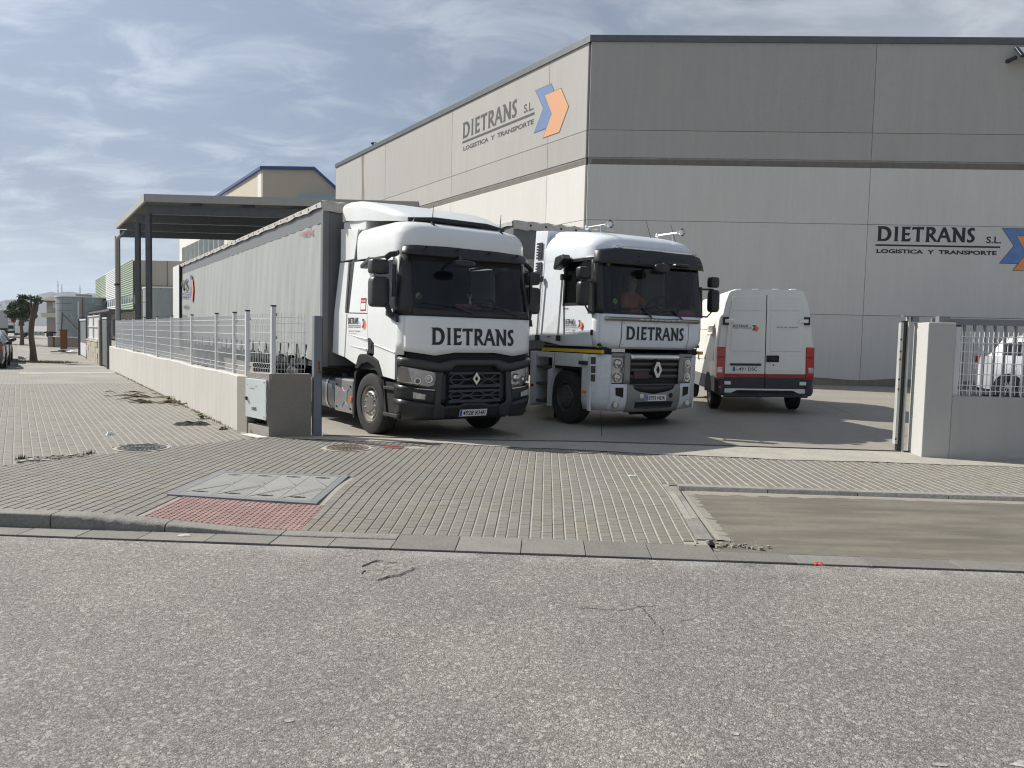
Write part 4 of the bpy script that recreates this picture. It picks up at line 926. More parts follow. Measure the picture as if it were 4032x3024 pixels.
# ================================================================== VEHICLE HELPERS
class Cab:
    def __init__(s, prof, n=5., m=2.2): s.p = prof; s.n = n; s.m = m
    def at(s, z):
        P = s.p
        if z <= P[0][0]: return P[0][1:]
        for a, b in zip(P, P[1:]):
            if z <= b[0]:
                t = (z - a[0]) / (b[0] - a[0]); return tuple(lerp(a[i], b[i], t) for i in (1, 2, 3))
        return P[-1][1:]
    def xy(s, q, z):
        w_, yf, yc = s.at(z)
        if q < -1: return (-w_, yc - 1 - q)
        if q > 1: return (w_, yc - 1 + q)
        t = (q + 1) / 2 * math.pi; c, k = math.cos(t), math.sin(t)
        return (-math.copysign(abs(c) ** (2 / s.n), c) * w_, yc - (yc - yf) * abs(k) ** (2 / s.m))
    def sx(s, x, z):
        w_ = s.at(z)[0]; r = min(1, abs(x) / w_); t = math.acos(r ** (s.n / 2)); q = 1 - 2 * t / math.pi; return math.copysign(q, x)
    def pt(s, q, z, off=0.):
        x, y = s.xy(q, z)
        if not off: return (x, y, z)
        a, b = s.xy(q - .004, z), s.xy(q + .004, z); d = Vector((b[0]-a[0], b[1]-a[1])).normalized(); return (x + d.y*off, y - d.x*off, z)
    def fx(s, x, z, off=0.): return s.pt(s.sx(x, z), z, off)
    def patch(s, name, mt, parent, x0, x1, zl, zh, nx=24, nz=4, off=0., solid=0., smooth=True, mode='x', bev=0):
        g = G(); rows = []
        zl_ = zl if callable(zl) else (lambda q: zl); zh_ = zh if callable(zh) else (lambda q: zh)
        for j in range(nz + 1):
            row = []
            for i in range(nx + 1):
                q = lerp(x0, x1, i / nx); z = lerp(zl_(q), zh_(q), j / nz)
                o = off(j / nz) if callable(off) else off
                row.append(s.fx(q, z, o) if mode == 'x' else s.pt(q, z, o))
            rows.append(row)
        g.grid(rows); return g.obj(name, mt, parent, smooth=smooth, solid=solid, bev=bev)
    def xpatch(s, name, mt, parent, xl, xr, z0, z1, nx=6, nz=8, off=0., solid=0.):
        g = G(); rows = []
        for j in range(nz + 1):
            z = lerp(z0, z1, j / nz); a, b = xl(z), xr(z); rows.append([s.fx(lerp(a, b, i / nx), z, off) for i in range(nx + 1)])
        g.grid(rows); return g.obj(name, mt, parent, smooth=True, solid=solid)
def pl(P):
    """piecewise linear function through points"""
    def f(x):
        if x <= P[0][0]: return P[0][1]
        for a, b in zip(P, P[1:]):
            if x <= b[0]: return lerp(a[1], b[1], (x - a[0]) / (b[0] - a[0]))
        return P[-1][1]
    return f
def side_poly(cab, name, mt, parent, pts, sg, holes=(), off=0., th=.03, bev=0., smooth=False, dense=0):
    f = lambda y, z: (sg * (cab.at(z)[0] + off), y, z)
    g = G(); g.polyh([f(*p) for p in pts], [[f(*p) for p in h] for h in holes], (-sg * th, 0, 0)); return g.obj(name, mt, parent, bev=bev)
def wheel(parent, x, y, r, wd, sg, rimm, rr=.30, hub=.21, bolts=10, steer=0., dish=.09, twin=False, name='wheel'):
    """sg = -1: outer face towards -X"""
    g = G(); o = sg * 1.
    W = wd / 2
    prof = [(rr, -W*.8), (rr + .02, -W*.95), (r*.82, -W), (r*.955, -W*.86), (r, -W*.55)] + [(r - .012 if k % 2 else r, -W*.55 + W*1.1*k/12) for k in range(1, 12)] + [(r, W*.55), (r*.955, W*.86), (r*.82, W), (rr + .02, W*.95), (rr, W*.8)]
    g.lathex((0, 0, 0), prof, 44)
    ty = g.obj(name, RUBBER, parent, smooth=35); ty.location = (x, y, r - .006); ty.rotation_euler = (0, 0, steer)
    d = W * .8
    g = G(); g.lathex((0, 0, 0), [(rr + .004, o*d), (rr + .006, o*(d + .012)), (rr - .012, o*(d + .012)), (rr - .03, o*(d - .03)), (rr - .05, o*(d - dish)), (hub + .03, o*(d - dish - .01)), (hub + .01, o*(d - dish*.35))] + ([(hub, o*(d + .0))] if not twin else [(hub, o*(d - dish))]) + [(hub - .01, o*(d + .008 if not twin else d - dish)), (hub*.62, o*(d + .010 if not twin else d - dish)), (hub*.60, o*(d + .022 if not twin else d - dish + .08)), (.001, o*(d + .026 if not twin else d - dish + .09))], 40)
    rm = g.obj('rim', rimm, ty, smooth=30)
    g = G()
    for k in range(bolts):
        a = 6.283 * k / bolts + .2; cy, cz = hub*.81*math.cos(a), hub*.81*math.sin(a); xx = d + .008 if not twin else d - dish
        g.cyl((o*xx, cy, cz), (o*(xx + .028), cy, cz), .0175 * hub/.21, .0155 * hub/.21, 8)
    g.obj('wheel_nuts', rimm, ty, smooth=30)
    g = G(); g.lathex((0, 0, 0), [(rr - .01, -o*W*.7), (rr - .03, -o*W*.2), (.05, -o*W*.2)], 20); g.obj('inner_rim', BLACKM, ty)
    return ty
def mirror_head(name, mt, parent, c, h, sq=.35):
    g = G(); g.ell(c, h, 16, 12, sq); return g.obj(name, mt, parent, smooth=55)
def seat(parent, x, y, z, mt=None):
    g = G(); g.ell((x, y, z), (.26, .27, .10), 14, 8, .5); g.ell((x, y + .26, z + .40), (.25, .10, .42), 14, 10, .5); g.ell((x, y + .24, z + .85), (.14, .07, .12), 12, 8, .6); g.obj('seat', mt or INTER, parent, smooth=60)
def steering(parent, c, tilt, r=.23):
    g = G(); n = 24; pts = []
    ax = Vector((0, math.cos(tilt), math.sin(tilt))); e = Vector((1, 0, 0)); f = ax.cross(e)
    c = Vector(c)
    for k in range(n + 1): a = 6.283 * k / n; pts.append(c + e*math.cos(a)*r + f*math.sin(a)*r)
    g.tube(pts, .017, 7)
    for a in (0., 2.2, 4.1): g.tube([c, c + e*math.cos(a)*r + f*math.sin(a)*r], .02, 6)
    g.ell(c, (.07, .04, .06), 10, 6); g.tube([c, c - Vector((0, .25, .30))], .035, 8); return g.obj('steering_wheel', INTER, parent, smooth=True)
def wiper(cab, parent, xs, z0, x1, x2, z1, z2, off=.02):
    g = G(); p = Vector(cab.fx(xs, z0, .035)); q = Vector(cab.fx(x1, z1, .035)); g.beam(p, q, .025, .018, (0, 1, 0)); a = Vector(cab.fx(x2, z2, .025)); b = q + (q - a) * .25
    g.tube([a, q, b], .008, 5); return g.obj('wiper', BLACKP, parent)

# ================================================================== TRUCK 1
A1 = R(35.6); t1 = thing('tractor_unit', 'white tractor unit with black lower bumper at the front of the left lorry', 'truck', (-.72, 12.53, -.08), A1)
c1 = Cab([(.35, 1.17, -.13, .18), (.6, 1.24, -.2, .15), (1.3, 1.25, -.215, .15), (1.97, 1.25, -.19, .15), (2.35, 1.235, -.11, .18), (2.93, 1.19, .02, .28)], 6., 2.3)
# ---- sides
for sg in (-1, 1):
    side_poly(c1, 'door', WHITE, t1, [(.16, 2.89), (1.09, 2.885), (1.13, 2.6), (1.175, 2.0), (1.135, 1.61), (.905, 1.52), (.905, 1.345), (.94, 1.31), (.735, 1.245), (.635, 1.105), (.575, 1.0), (.16, .97), (.16, 2.03)], sg,
              [[(1.06, 2.24), (1.04, 2.80), (1.0, 2.84), (.27, 2.84), (.22, 2.80), (.21, 2.3), (.22, 2.10), (.30, 2.06), (.6, 2.11)]], th=.04, bev=.006)
    side_poly(c1, 'side_window', SDGLASS, t1, [(1.06, 2.24), (1.04, 2.80), (1.0, 2.84), (.27, 2.84), (.22, 2.80), (.21, 2.3), (.22, 2.10), (.30, 2.06), (.6, 2.11)], sg, off=-.018, th=.004)
    side_poly(c1, 'rear_lower_panel', WHITE, t1, [(1.183, 2.0), (1.99, 2.015), (2.07, 1.25), (1.6, 1.14), (1.515, 1.285), (1.445, 1.325), (1.18, 1.335), (1.175, 1.365), (1.115, 1.42), (1.143, 1.61)], sg, th=.04, bev=.006)
    side_poly(c1, 'rear_upper_panel', WHITE, t1, [(1.10, 2.885), (1.84, 2.90), (1.925, 2.03), (1.185, 2.012), (1.14, 2.6)], sg, th=.04, bev=.006)
    side_poly(c1, 'side_fairing', WHITE, t1, [(2.45, 2.925), (2.08, 2.91), (2.085, 2.03), (2.0, 2.012), (2.08, 1.25), (2.61, 1.32), (2.56, 2.0)], sg, off=.01, th=.05, bev=.008)
    side_poly(c1, 'upper_fairing', WHITE, t1, [(2.45, 3.52), (1.70, 3.45), (1.86, 2.95), (2.45, 2.945)], sg, off=.0, th=.06, bev=.01)
    side_poly(c1, 'air_slot', BLACKM, t1, [(2.12, 2.92), (1.83, 2.92), (1.91, 2.01), (2.12, 2.01)], sg, off=-.02, th=.02)
    side_poly(c1, 'belt_trim', BLACKP, t1, [(1.87, 2.945), (1.26, 2.955), (1.09, 2.925), (.22, 2.975), (.22, 2.90), (1.07, 2.888), (1.28, 2.918), (1.85, 2.905)], sg, off=.004, th=.03)
    side_poly(c1, 'wheel_arch', BLACKP, t1, [(1.59, 1.13), (1.51, 1.28), (1.44, 1.318), (1.18, 1.328), (.945, 1.30), (.74, 1.237), (.64, 1.10), (.578, .99), (.70, .97), (.78, 1.06), (.88, 1.15), (1.1, 1.205), (1.36, 1.17), (1.5, 1.09)], sg, off=.012, th=.30, bev=.008)
    side_poly(c1, 'door_handle', BLACKP, t1, [(1.14, 1.605), (1.05, 1.60), (.91, 1.52), (.91, 1.345), (1.17, 1.362), (1.118, 1.42)], sg, off=.006, th=.03, bev=.004)
    g = G(); ox = sg * 1.262; g.prism([(ox, .965, 1.53), (ox, 1.03, 1.56), (ox, 1.06, 1.44), (ox, .99, 1.42)], (sg*.003, 0, 0)); g.obj('handle_recess', BLACKM, t1)
    # body creases: shallow raised wedges that catch the light
    for P in ([(2.0, 1.66), (1.16, 1.60), (1.16, 1.53)], [(2.02, 1.47), (1.16, 1.43), (1.18, 1.37)], [(.89, 1.515), (.16, 1.40), (.16, 1.37), (.89, 1.47)]):
        g = G(); k = len(P); b = [(sg*1.2501, y, z) for y, z in P]
        if k == 3: g.add(b + [(sg*1.266, P[1][0] + .02, (P[1][1] + P[2][1]) / 2 + .02)], [(0,1,3),(1,2,3),(2,0,3)])
        else: g.add(b + [(sg*1.264, P[0][0], P[0][1] - .01), (sg*1.264, P[1][0], P[1][1] - .008)], [(0,1,5,4),(3,2,5,4),(0,3,4),(1,2,5)])
        g.obj('body_crease', WHITE, t1)
    # corner pieces joining door and front panel
    c1.patch('corner_panel', WHITE, t1, -1 * 1.0 if sg < 0 else c1.sx(1.2, 1.6), c1.sx(-1.2, 1.6) if sg < 0 else 1.0, 1.36, 1.965, 6, 3, mode='s', solid=.02)
    c1.patch('pillar_trim', BLACKP, t1, -1.10 if sg < 0 else c1.sx(1.07, 2.4), c1.sx(-1.07, 2.4) if sg < 0 else 1.10, 1.97, 2.93, 8, 6, mode='s', solid=.02, off=.004)
    # mirrors
    x = sg * 1.47
    mirror_head('mirror_upper', GREYP, t1, (x, .32, 2.71), (.15, .10, .115)); mirror_head('mirror_lower', GREYP, t1, (x, .30, 2.32), (.15, .11, .235))
    g = G(); g.tube([(sg*1.24, .16, 2.92), (sg*1.33, .20, 2.90), (sg*1.40, .22, 2.84)], .045, 8); g.tube([(sg*1.30, .12, 2.74), (sg*1.31, .10, 2.5), (sg*1.31, .12, 2.25)], .03, 6); g.tube([(sg*1.25, .12, 1.93), (sg*1.33, .16, 1.98), (sg*1.38, .2, 2.12)], .04, 8)
    g.prism([(sg*1.26, .02, 1.86), (sg*1.26, .38, 1.97), (sg*1.26, .38, 2.04), (sg*1.26, .05, 1.98)], (sg*.05, 0, 0)); g.obj('mirror_arm', BLACKP, t1, smooth=40)
    # steps
    g = G(); g.box(sg*1.21, sg*.9, .06, .60, .36, .92); g.obj('step_well', BLACKM, t1)
    for z in (.38, .80):
        g = G(); g.box(sg*1.25, sg*.95, .07, .56, z, z + .05); g.obj('step_tread', GREYP, t1, bev=.008)
    g = G(); g.prism([(sg*1.235, .60, .93), (sg*1.235, .57, .93), (sg*1.235, .44, .36), (sg*1.235, .48, .36)], (-sg*.3, 0, 0)); g.obj('step_side', BLACKP, t1)
side_poly(c1, 'kerb_mirror', GREYP, t1, [(1.30, 2.80), (1.0, 2.92), (.85, 2.90), (.95, 2.84), (1.28, 2.74)], -1, off=.14, th=.13, bev=.02)
# ---- front
zt = lambda x: 1.97
c1.patch('front_panel', WHITE, t1, -1.2, 1.2, pl([(-1.2, 1.42), (-.74, 1.36), (-.38, 1.41), (.38, 1.41), (.74, 1.36), (1.2, 1.42)]), 1.965, 48, 6, solid=.03)
put_word(lambda u, v: c1.fx(u, v, .007), -.80, .75, 1.53, 1.79, SIGNBLK, t1)
c1.patch('scuttle_panel', BLACKP, t1, -1.2, 1.2, 1.968, 2.10, 30, 2, off=.002, solid=.02)
c1.patch('windscreen', WSGLASS, t1, -1.09, 1.09, 2.10, 2.93, 30, 10, off=.0)
c1.patch('windscreen_top_shade', BLACKM, t1, -1.09, 1.09, 2.82, 2.93, 30, 2, off=.003)
c1.patch('sun_visor', BLACKP, t1, -1.13, 1.13, pl([(-1.13, 2.91), (0, 2.885), (1.13, 2.91)]), pl([(-1.13, 3.05), (-.5, 3.09), (.5, 3.09), (1.13, 3.05)]), 36, 6, off=lambda j: .13 - .09*j*j, solid=.02)
for x in (-.85, -.3, .3, .85):
    g = G(); p = Vector(c1.fx(x, 3.03, .125)); g.ell(p, (.022, .03, .022), 10, 6); g.obj('visor_stud', BLACKM, t1, smooth=True)
# roof cap
rp1 = [(2.925, 1.20, .0), (3.08, 1.21, -.04), (3.24, 1.205, -.02), (3.34, 1.185, .03), (3.41, 1.14, .11), (3.455, 1.06, .24), (3.48, .92, .45)]
g = G(); rows = []
for z, w_, yf in rp1:
    k = Cab([(z, w_, yf, yf + .42)], 6., 2.5); row = [(-w_, lerp(1.70, yf + .42, i / 6), z) for i in range(6)] + [k.pt(-1 + 2*i/28, z) for i in range(29)] + [(w_, lerp(yf + .42, 1.70, i / 6), z) for i in range(1, 7)]; rows.append(row)
g.grid(rows); L = len(rows[0]); n0 = (len(rows) - 1) * L; g.f.append(tuple(range(n0, n0 + L))); g.obj('roof_cap', WHITE, t1, smooth=50)
g = G(); g.ell((-1.10, .42, 3.27), (.05, .06, .05), 10, 8); g.obj('roof_lamp', BLACKP, t1, smooth=True)
# roof deflector
def ring(y, w_, z0, z1, rr=.12):
    P = [(-w_, z0), (-w_, z1 - rr)] + [(-w_ + rr*(1 - math.cos(a)), z1 - rr + rr*math.sin(a)) for a in (R(22), R(45), R(68), R(90))]; P += [(-w_*.4, z1 + .02), (w_*.4, z1 + .02)] + [(-a, b) for a, b in reversed(P)]; return [(a, y, b) for a, b in P]
g = G(); g.grid([ring(*q) for q in ((2.42, 1.17, 3.64, 3.97), (2.2, 1.18, 3.64, 3.975), (1.85, 1.17, 3.60, 3.95), (1.5, 1.15, 3.575, 3.89), (1.1, 1.10, 3.53, 3.79), (.75, 1.03, 3.50, 3.68), (.5, .95, 3.48, 3.60, .07), (.36, .85, 3.47, 3.52, .03))], False)
n_ = 14
g.f.append(tuple(range(len(ring(0, 1, 0, 1)))))
g.obj('roof_deflector', WHITE, t1, smooth=45)
g = G(); g.prism([(-1.14, 2.45, 3.42), (1.14, 2.45, 3.42), (1.14, 1.5, 3.42), (-1.14, 1.5, 3.42)], (0, 0, .235)); g.obj('deflector_skirt', WHITE, t1, bev=.02)
g = G(); g.tube([(-.92, .42, 3.50), (-.5, .30, 3.53), (.5, .30, 3.53), (.92, .42, 3.50)], .035, 8); g.obj('roof_bar', BLACKP, t1, smooth=True)
for x in (-.62, .68):
    g = G(); g.cyl((x, .12, 3.34), (x, .17, 3.46), .055, .022, 10); g.tube([(x, .17, 3.45), (x + .01, .16, 3.72)], [.010, .004], 5); g.obj('antenna', BLACKM, t1, smooth=True)
# lower front: dark core, moustache band, pillars, grille
c1.patch('bumper_core', BLACKM, t1, -1.2, 1.2, .40, 1.40, 30, 8, off=-.07)
c1.patch('bumper_band', GREYP, t1, -1.24, 1.24, pl([(-1.24, 1.20), (-.64, 1.10), (-.47, 1.10), (-.38, 1.19), (.38, 1.19), (.47, 1.10), (.64, 1.10), (1.24, 1.20)]), pl([(-1.24, 1.335), (-.76, 1.265), (-.68, 1.245), (-.43, 1.305), (.43, 1.305), (.68, 1.245), (.76, 1.265), (1.24, 1.335)]), 60, 4, off=lambda j: .035 - .03*abs(j*2 - 1)**3, solid=.04)
for sg in (-1, 1):
    xa = pl([(.36, .80), (.60, .735), (1.10, .70)]); xb = pl([(.36, .52), (.56, .51), (.585, .63), (1.10, .60)])
    (c1.xpatch('bumper_pillar', GREYP, t1, (lambda z: -xa(z)) if sg < 0 else xb, (lambda z: -xb(z)) if sg < 0 else xa, .36, 1.10, 5, 16, .02, .05))
    f = (lambda a: (-a[1], -a[0])) if sg < 0 else (lambda a: a)
    a, b = f((.735, 1.245)); zz_ = (lambda P: pl([(sg*x, z) for x, z in (P if sg > 0 else P[::-1])]))
    c1.patch('bumper_corner', BLACKP, t1, a, b, zz_([(.735, .60), (1.245, .69)]), zz_([(.735, .80), (1.245, .90)]), 10, 4, off=.02, solid=.04)
    c1.patch('bumper_corner_lower', DKGREY, t1, a, b, .345, zz_([(.735, .59), (1.245, .68)]), 10, 4, off=.03, solid=.04)
    # headlight
    hl = c1.patch('headlight', mat('lamp_reflector', (.80, .80, .80), .25, .35, [(14, .35, None, (.30, .30, .31))]), t1, *f((.70, 1.235)), zz_([(.70, .905), (.83, .875), (.95, .90), (1.235, .94)]), zz_([(.70, 1.09), (1.235, 1.185)]), 12, 5, off=-.035)
    c1.patch('lens_cover', CLEARG, hl, *f((.70, 1.245)), zz_([(.70, .83), (.83, .85), (1.245, .93)]), zz_([(.70, 1.095), (1.245, 1.195)]), 12, 5, off=.012)
    for x, z, r_ in ((1.01, .965, .062), (.83, 1.0, .075)):
        p = Vector(c1.fx(sg*x, z, -.02)); g = G(); g.cyl(p, p + Vector((sg*.02, -.035, 0)), r_, r_*.86, 20); g.obj('lamp_ring', CHROME, hl, smooth=True)
        g = G(); g.ell(p + Vector((sg*.02, -.035, 0)), (r_*.62, .03, r_*.62), 14, 8); g.obj('lamp_bulb', CLRLENS if r_ > .07 else mat('projector', (.12, .12, .14), .08, .4), hl, smooth=True)
    c1.xpatch('indicator', mat('smoky_lens', (.42, .40, .35), .2, .2), hl, (lambda z: -1.24) if sg < 0 else (lambda z: 1.11 + (z - 1.0)*.35), (lambda z: -1.11 - (z - 1.0)*.35) if sg < 0 else (lambda z: 1.24), .95, 1.17, 4, 4, .004)
    c1.patch('daylight_strip', CHROME, hl, *f((.74, 1.05)), zz_([(.74, .815), (1.05, .845)]), zz_([(.74, .828), (1.05, .858)]), 8, 1, off=.02)
    p0 = [(.90, .755), (1.08, .80), (1.075, .70), (.91, .68)]
    g = G(); g.polyh([c1.fx(sg*x, z, .046) for x, z in p0], [], None); g.obj('fog_lamp', CLRLENS, t1)
# grille frames
def gbar(P, wd=.03, dep=.03, mt=BLACKP, name='grille_bar', off=.0):
    g = G(); Q = [Vector(c1.fx(x, z, off)) for x, z in P]
    for a, b in zip(Q, Q[1:]): g.beam(a, b, dep, wd, (0, 1, 0) if False else (0, 0, 1) if abs((b-a).z) < (b-a).length*.9 else (1, 0, 0))
    return g.obj(name, mt, t1)
GRL = mat('grille_plastic', (.030, .032, .038), .38, 0, [(9, .3, None, (.05, .05, .055))])
for z0, z1 in ((.86, 1.10), (.62, .82)):
    h = z1 - z0
    for z in (z0 + .012, z1 - .02): gbar([(-.49, z), (-.25, z), (0, z), (.25, z), (.49, z)], .034, .04, GRL)
    for k in (0, 1):
        zb_ = z0 + .04 + k * (h - .06) / 2; zc_ = zb_ + (h - .06) / 2 - .012; P = []; 
        xs_ = [-.48, -.40, -.30, -.20, -.10, .0, .10, .20, .30, .40, .48]
        hi = [0, 1, 1, 0, 0, 1, 1, 0, 0, 1, 1] if k else [1, 0, 0, 1, 1, 0, 0, 1, 1, 0, 0]
        gbar([(x, zc_ if q else zb_) for x, q in zip(xs_, hi)], .020, .03, GRL)
        gbar([(-.48, zb_ - .01), (0, zb_ - .01), (.48, zb_ - .01)], .016, .025, GRL)
for sg in (-1, 1): c1.xpatch('grille_side', BLACKP, t1, (lambda z: sg*.62 if sg < 0 else .50), (lambda z: -.50 if sg < 0 else .62), .60, 1.10, 3, 6, -.03, .03)
c1.patch('bumper_centre', BLACKP, t1, -.51, .51, .36, pl([(-.51, .57), (-.28, .565), (-.18, .615), (.18, .615), (.28, .565), (.51, .57)]), 30, 4, off=.01, solid=.05)
plate(lambda u, v: c1.fx(u, .44 + v, .028), '4928 KHK', .52, .11, t1)
g = G(); o_ = [(-.075, .99), (0, 1.105), (.075, .99), (0, .885)]; i_ = [(-.03, .99), (0, 1.035), (.03, .99), (0, .955)]
g.polyh([(x, -.262, z) for x, z in o_], [[(x, -.262, z) for x, z in i_]], (0, .03, 0)); g.obj('badge', CHROME, t1, bev=.006)
g = G(); g.polyh([(x*1.25, -.24, .99 + (z - .99)*1.15) for x, z in o_], [], (0, .02, 0)); g.obj('badge_plinth', BLACKM, t1)
wiper(c1, t1, .0, 2.02, -.35, -.95, 2.13, 2.17); wiper(c1, t1, .86, 2.02, .55, .05, 2.13, 2.17)
# windscreen mirror
g = G(); g.tube([c1.fx(-.28, 2.93, .1), (-.36, -.28, 2.88), (-.40, -.34, 2.80)], .022, 6); g.obj('front_mirror_arm', BLACKP, t1, smooth=True)
g = G(); g.ell((-.34, -.36, 2.79), (.19, .09, .055), 14, 8, .6); fm = g.obj('front_mirror', BLACKP, t1, smooth=True)
# stickers
sL = lambda u, v: (-1.2512, 0, 0) and (-(c1.at(v)[0] + .0025), -u, v)
put_poly('red_sticker', sL, [(-1.45, 2.05), (-1.24, 2.05), (-1.24, 2.265), (-1.45, 2.265)], REDST, t1)
sL2 = lambda u, v: (-(c1.at(v)[0] + .0045), -u, v)
put_poly('sticker_label', sL2, [(-1.435, 2.075), (-1.255, 2.075), (-1.255, 2.18), (-1.435, 2.18)], PLATEW, t1)
put_text('sticker_print', 'TRUCKS', sL2, -1.43, -1.26, 2.20, 2.235, PLATEW, t1)
def door_mark(f, u0, u1, v0, v1, parent, third='902 103 738   VALENCIA'):
    w_ = u1 - u0; h = v1 - v0
    put_word(f, u0, u0 + w_*.60, v0 + h*.62, v1, SIGNBLK, parent, 'logo_letter')
    put_poly('logo_rule', f, [(u0, v0 + h*.50), (u0 + w_*.76, v0 + h*.50), (u0 + w_*.76, v0 + h*.53), (u0, v0 + h*.53)], SIGNBLK, parent)
    put_text('logo_text', 'LOGISTICA Y TRANSPORTE', f, u0, u0 + w_*.74, v0 + h*.39, v0 + h*.46, SIGNBLK, parent, .02)
    if third:
        put_text('logo_text', third, f, u0 + w_*.04, u0 + w_*.72, v0 + h*.14, v0 + h*.22, SIGNBLK, parent, .01)
        put_text('logo_text', 'E-mail: dietrans@dietrans.es', f, u0 + w_*.08, u0 + w_*.56, v0, v0 + h*.06, SIGNBLK, parent, .0)
    put_text('logo_text', 'S.L.', f, u0 + w_*.66, u0 + w_*.74, v0 + h*.62, v0 + h*.72, SIGNBLK, parent, .0)
    hh = h * (.60 if third else .95); company_logo(f, u0 + w_*.88, v0 + h*(.30 if third else .0), hh*.85, parent, STKBLU, STKORG, None, w_*.17/(hh*.85))
door_mark(sL, -1.95, -1.24, 1.66, 1.94, t1)
# floor, rear wall, lining, seats, dash
g = G(); g.box(-1.18, 1.18, 1.9, 1.95, 1.2, 3.40); g.obj('cab_rear_wall', INTGREY, t1)
g = G(); g.box(-1.19, 1.19, .1, 1.9, 1.25, 1.31); g.obj('cab_floor', INTER, t1)
g = G(); g.box(-1.1, 1.1, .42, 1.9, 2.945, 2.965); g.obj('headliner', INTGREY, t1)
g = G(); g.prism([(-1.15, .05, 1.6), (-1.15, .0, 2.02), (-1.15, .12, 2.07), (-1.15, .48, 2.03), (-1.15, .55, 1.85), (-1.15, .45, 1.6)], (2.3, 0, 0)); g.obj('dashboard', INTER, t1, bev=.03)
seat(t1, .62, 1.05, 1.75); seat(t1, -.62, 1.05, 1.75); steering(t1, (.62, .55, 2.12), R(40))
g = G(); g.box(-1.1, 1.1, 1.5, 1.88, 1.3, 1.8); g.obj('bunk', INTGREY, t1, bev=.05)
g = G(); g.prism([(-.27, -.03, 2.085), (.20, -.03, 2.085), (.20, -.015, 2.185), (-.27, -.015, 2.185)], (0, .012, 0)); nm = g.obj('name_board', mat('name_board_red', (.34, .06, .07), .5), t1)
put_text('name_text', 'SARA GEMA', lambda u, v: (u, -.036 + (v - 2.085)*.15, v), -.23, .16, 2.105, 2.165, mat('name_text', (.16, .03, .035), .5), nm, .02)
g = G(); g.cyl((.02, .02, 2.19), (.02, .02, 2.25), .02, n=8)
for k in range(5): g.tube([(.02, .02, 2.25), (.02 + (k - 2)*.03, .02, 2.36)], .002, 4)
g.obj('air_freshener', PLATEW, t1)
g = G(); p = Vector(c1.fx(-.98, 2.27, -.006)); g.cyl(p, p + Vector((0, .003, 0)), .055, n=16); g.obj('inspection_sticker', mat('green_disc', (.10, .16, .10), .5), t1)
g = G(); g.box(-.8, .8, .05, 2.4, .32, .70); g.obj('underside_light_block', BLACKM, t1)  # black box added under the cab to block light and deepen the shadow
# chassis, tank, rear axle
g = G(); g.box(-.42, -.32, .4, 5.6, .75, 1.0); g.obj('chassis_rail', BLACKM, t1)
g = G(); g.box(.32, .42, .4, 5.6, .75, 1.0); g.obj('chassis_rail', BLACKM, t1)
g = G(); g.box(-1.0, 1.0, .3, 1.9, .95, 1.25); g.obj('engine_block', BLACKM, t1)
g = G(); g.box(-1.22, -.55, 1.78, 2.60, .27, .87); tk = g.obj('battery_cover', TANKM, t1, bev=.03)
for P in ([(1.95, .70), (2.10, .62), (2.25, .72)], [(2.0, .40), (2.12, .48), (2.25, .38)]):
    g = G(); g.tube([(-1.222, y, z) for y, z in P], .008, 5); g.obj('pressed_rib', TANKM, tk)
g = G(); g.box(-1.228, -1.215, 2.02, 2.22, .47, .66); g.obj('pressed_square', TANKM, tk, bev=.006)
for y, z in ((1.88, .75), (2.48, .75), (1.88, .36), (2.48, .36)):
    g = G(); g.cyl((-1.215, y, z), (-1.235, y, z), .02, n=8); g.obj('cover_bolt', BLACKP, tk)
g = G(); g.box(-1.24, -1.21, 1.80, 1.90, .49, .57); g.obj('side_marker', AMBER, t1, bev=.006)
g = G(); n = 22
def tsec(y, k=1): return [(-.88 + .33*k*math.copysign(abs(math.cos(6.283*i/n))**.55, math.cos(6.283*i/n)), y, .57 + .31*k*math.copysign(abs(math.sin(6.283*i/n))**.55, math.sin(6.283*i/n))) for i in range(n)]
g.grid([tsec(2.62, .9), tsec(2.64), tsec(3.9), tsec(3.92, .9)], True); g.obj('fuel_tank', mat('tank_blue_grey', (.16, .17, .19), .4, .6, [(4, .3, None, (.1, .1, .1))]), t1, smooth=True)
for y in (2.95, 3.6):
    g = G(); g.grid([tsec(y, 1.03), tsec(y + .09, 1.03)], True); g.obj('tank_strap', ALU, t1, smooth=True)
g = G(); g.cyl((-.95, 2.72, .87), (-.95, 2.72, .93), .06, n=12); g.obj('filler_cap', mat('cap_blue', (.02, .05, .16), .5), t1)
g = G(); g.prism([(-1.23, 1.72, 1.0), (-1.23, 1.60, 1.06), (-1.23, 1.66, .92), (-1.23, 1.70, .22), (-1.23, 1.76, .22)], (.5, 0, 0)); g.obj('mudguard_rear', BLACKP, t1)
wheel(t1, -1.05, 1.16, .515, .33, -1, STEELR, steer=R(2)); wheel(t1, 1.05, 1.16, .515, .33, 1, STEELR, steer=R(2))
for sg in (-1, 1): wheel(t1, sg*.95, 4.85, .515, .60, sg, STEELR, dish=.16, twin=True)
g = G(); g.box(-1.2, -.4, .55, 1.75, 1.08, 1.24); g.box(.4, 1.2, .55, 1.75, 1.08, 1.24); g.box(-.5, -.45, .5, 1.8, .4, 1.2); g.box(.45, .5, .5, 1.8, .4, 1.2); g.obj('arch_liner', BLACKM, t1)
g = G(); g.cyl((-1.0, 1.16, .515), (1.0, 1.16, .515), .07, n=10); g.obj('axle', BLACKM, t1)

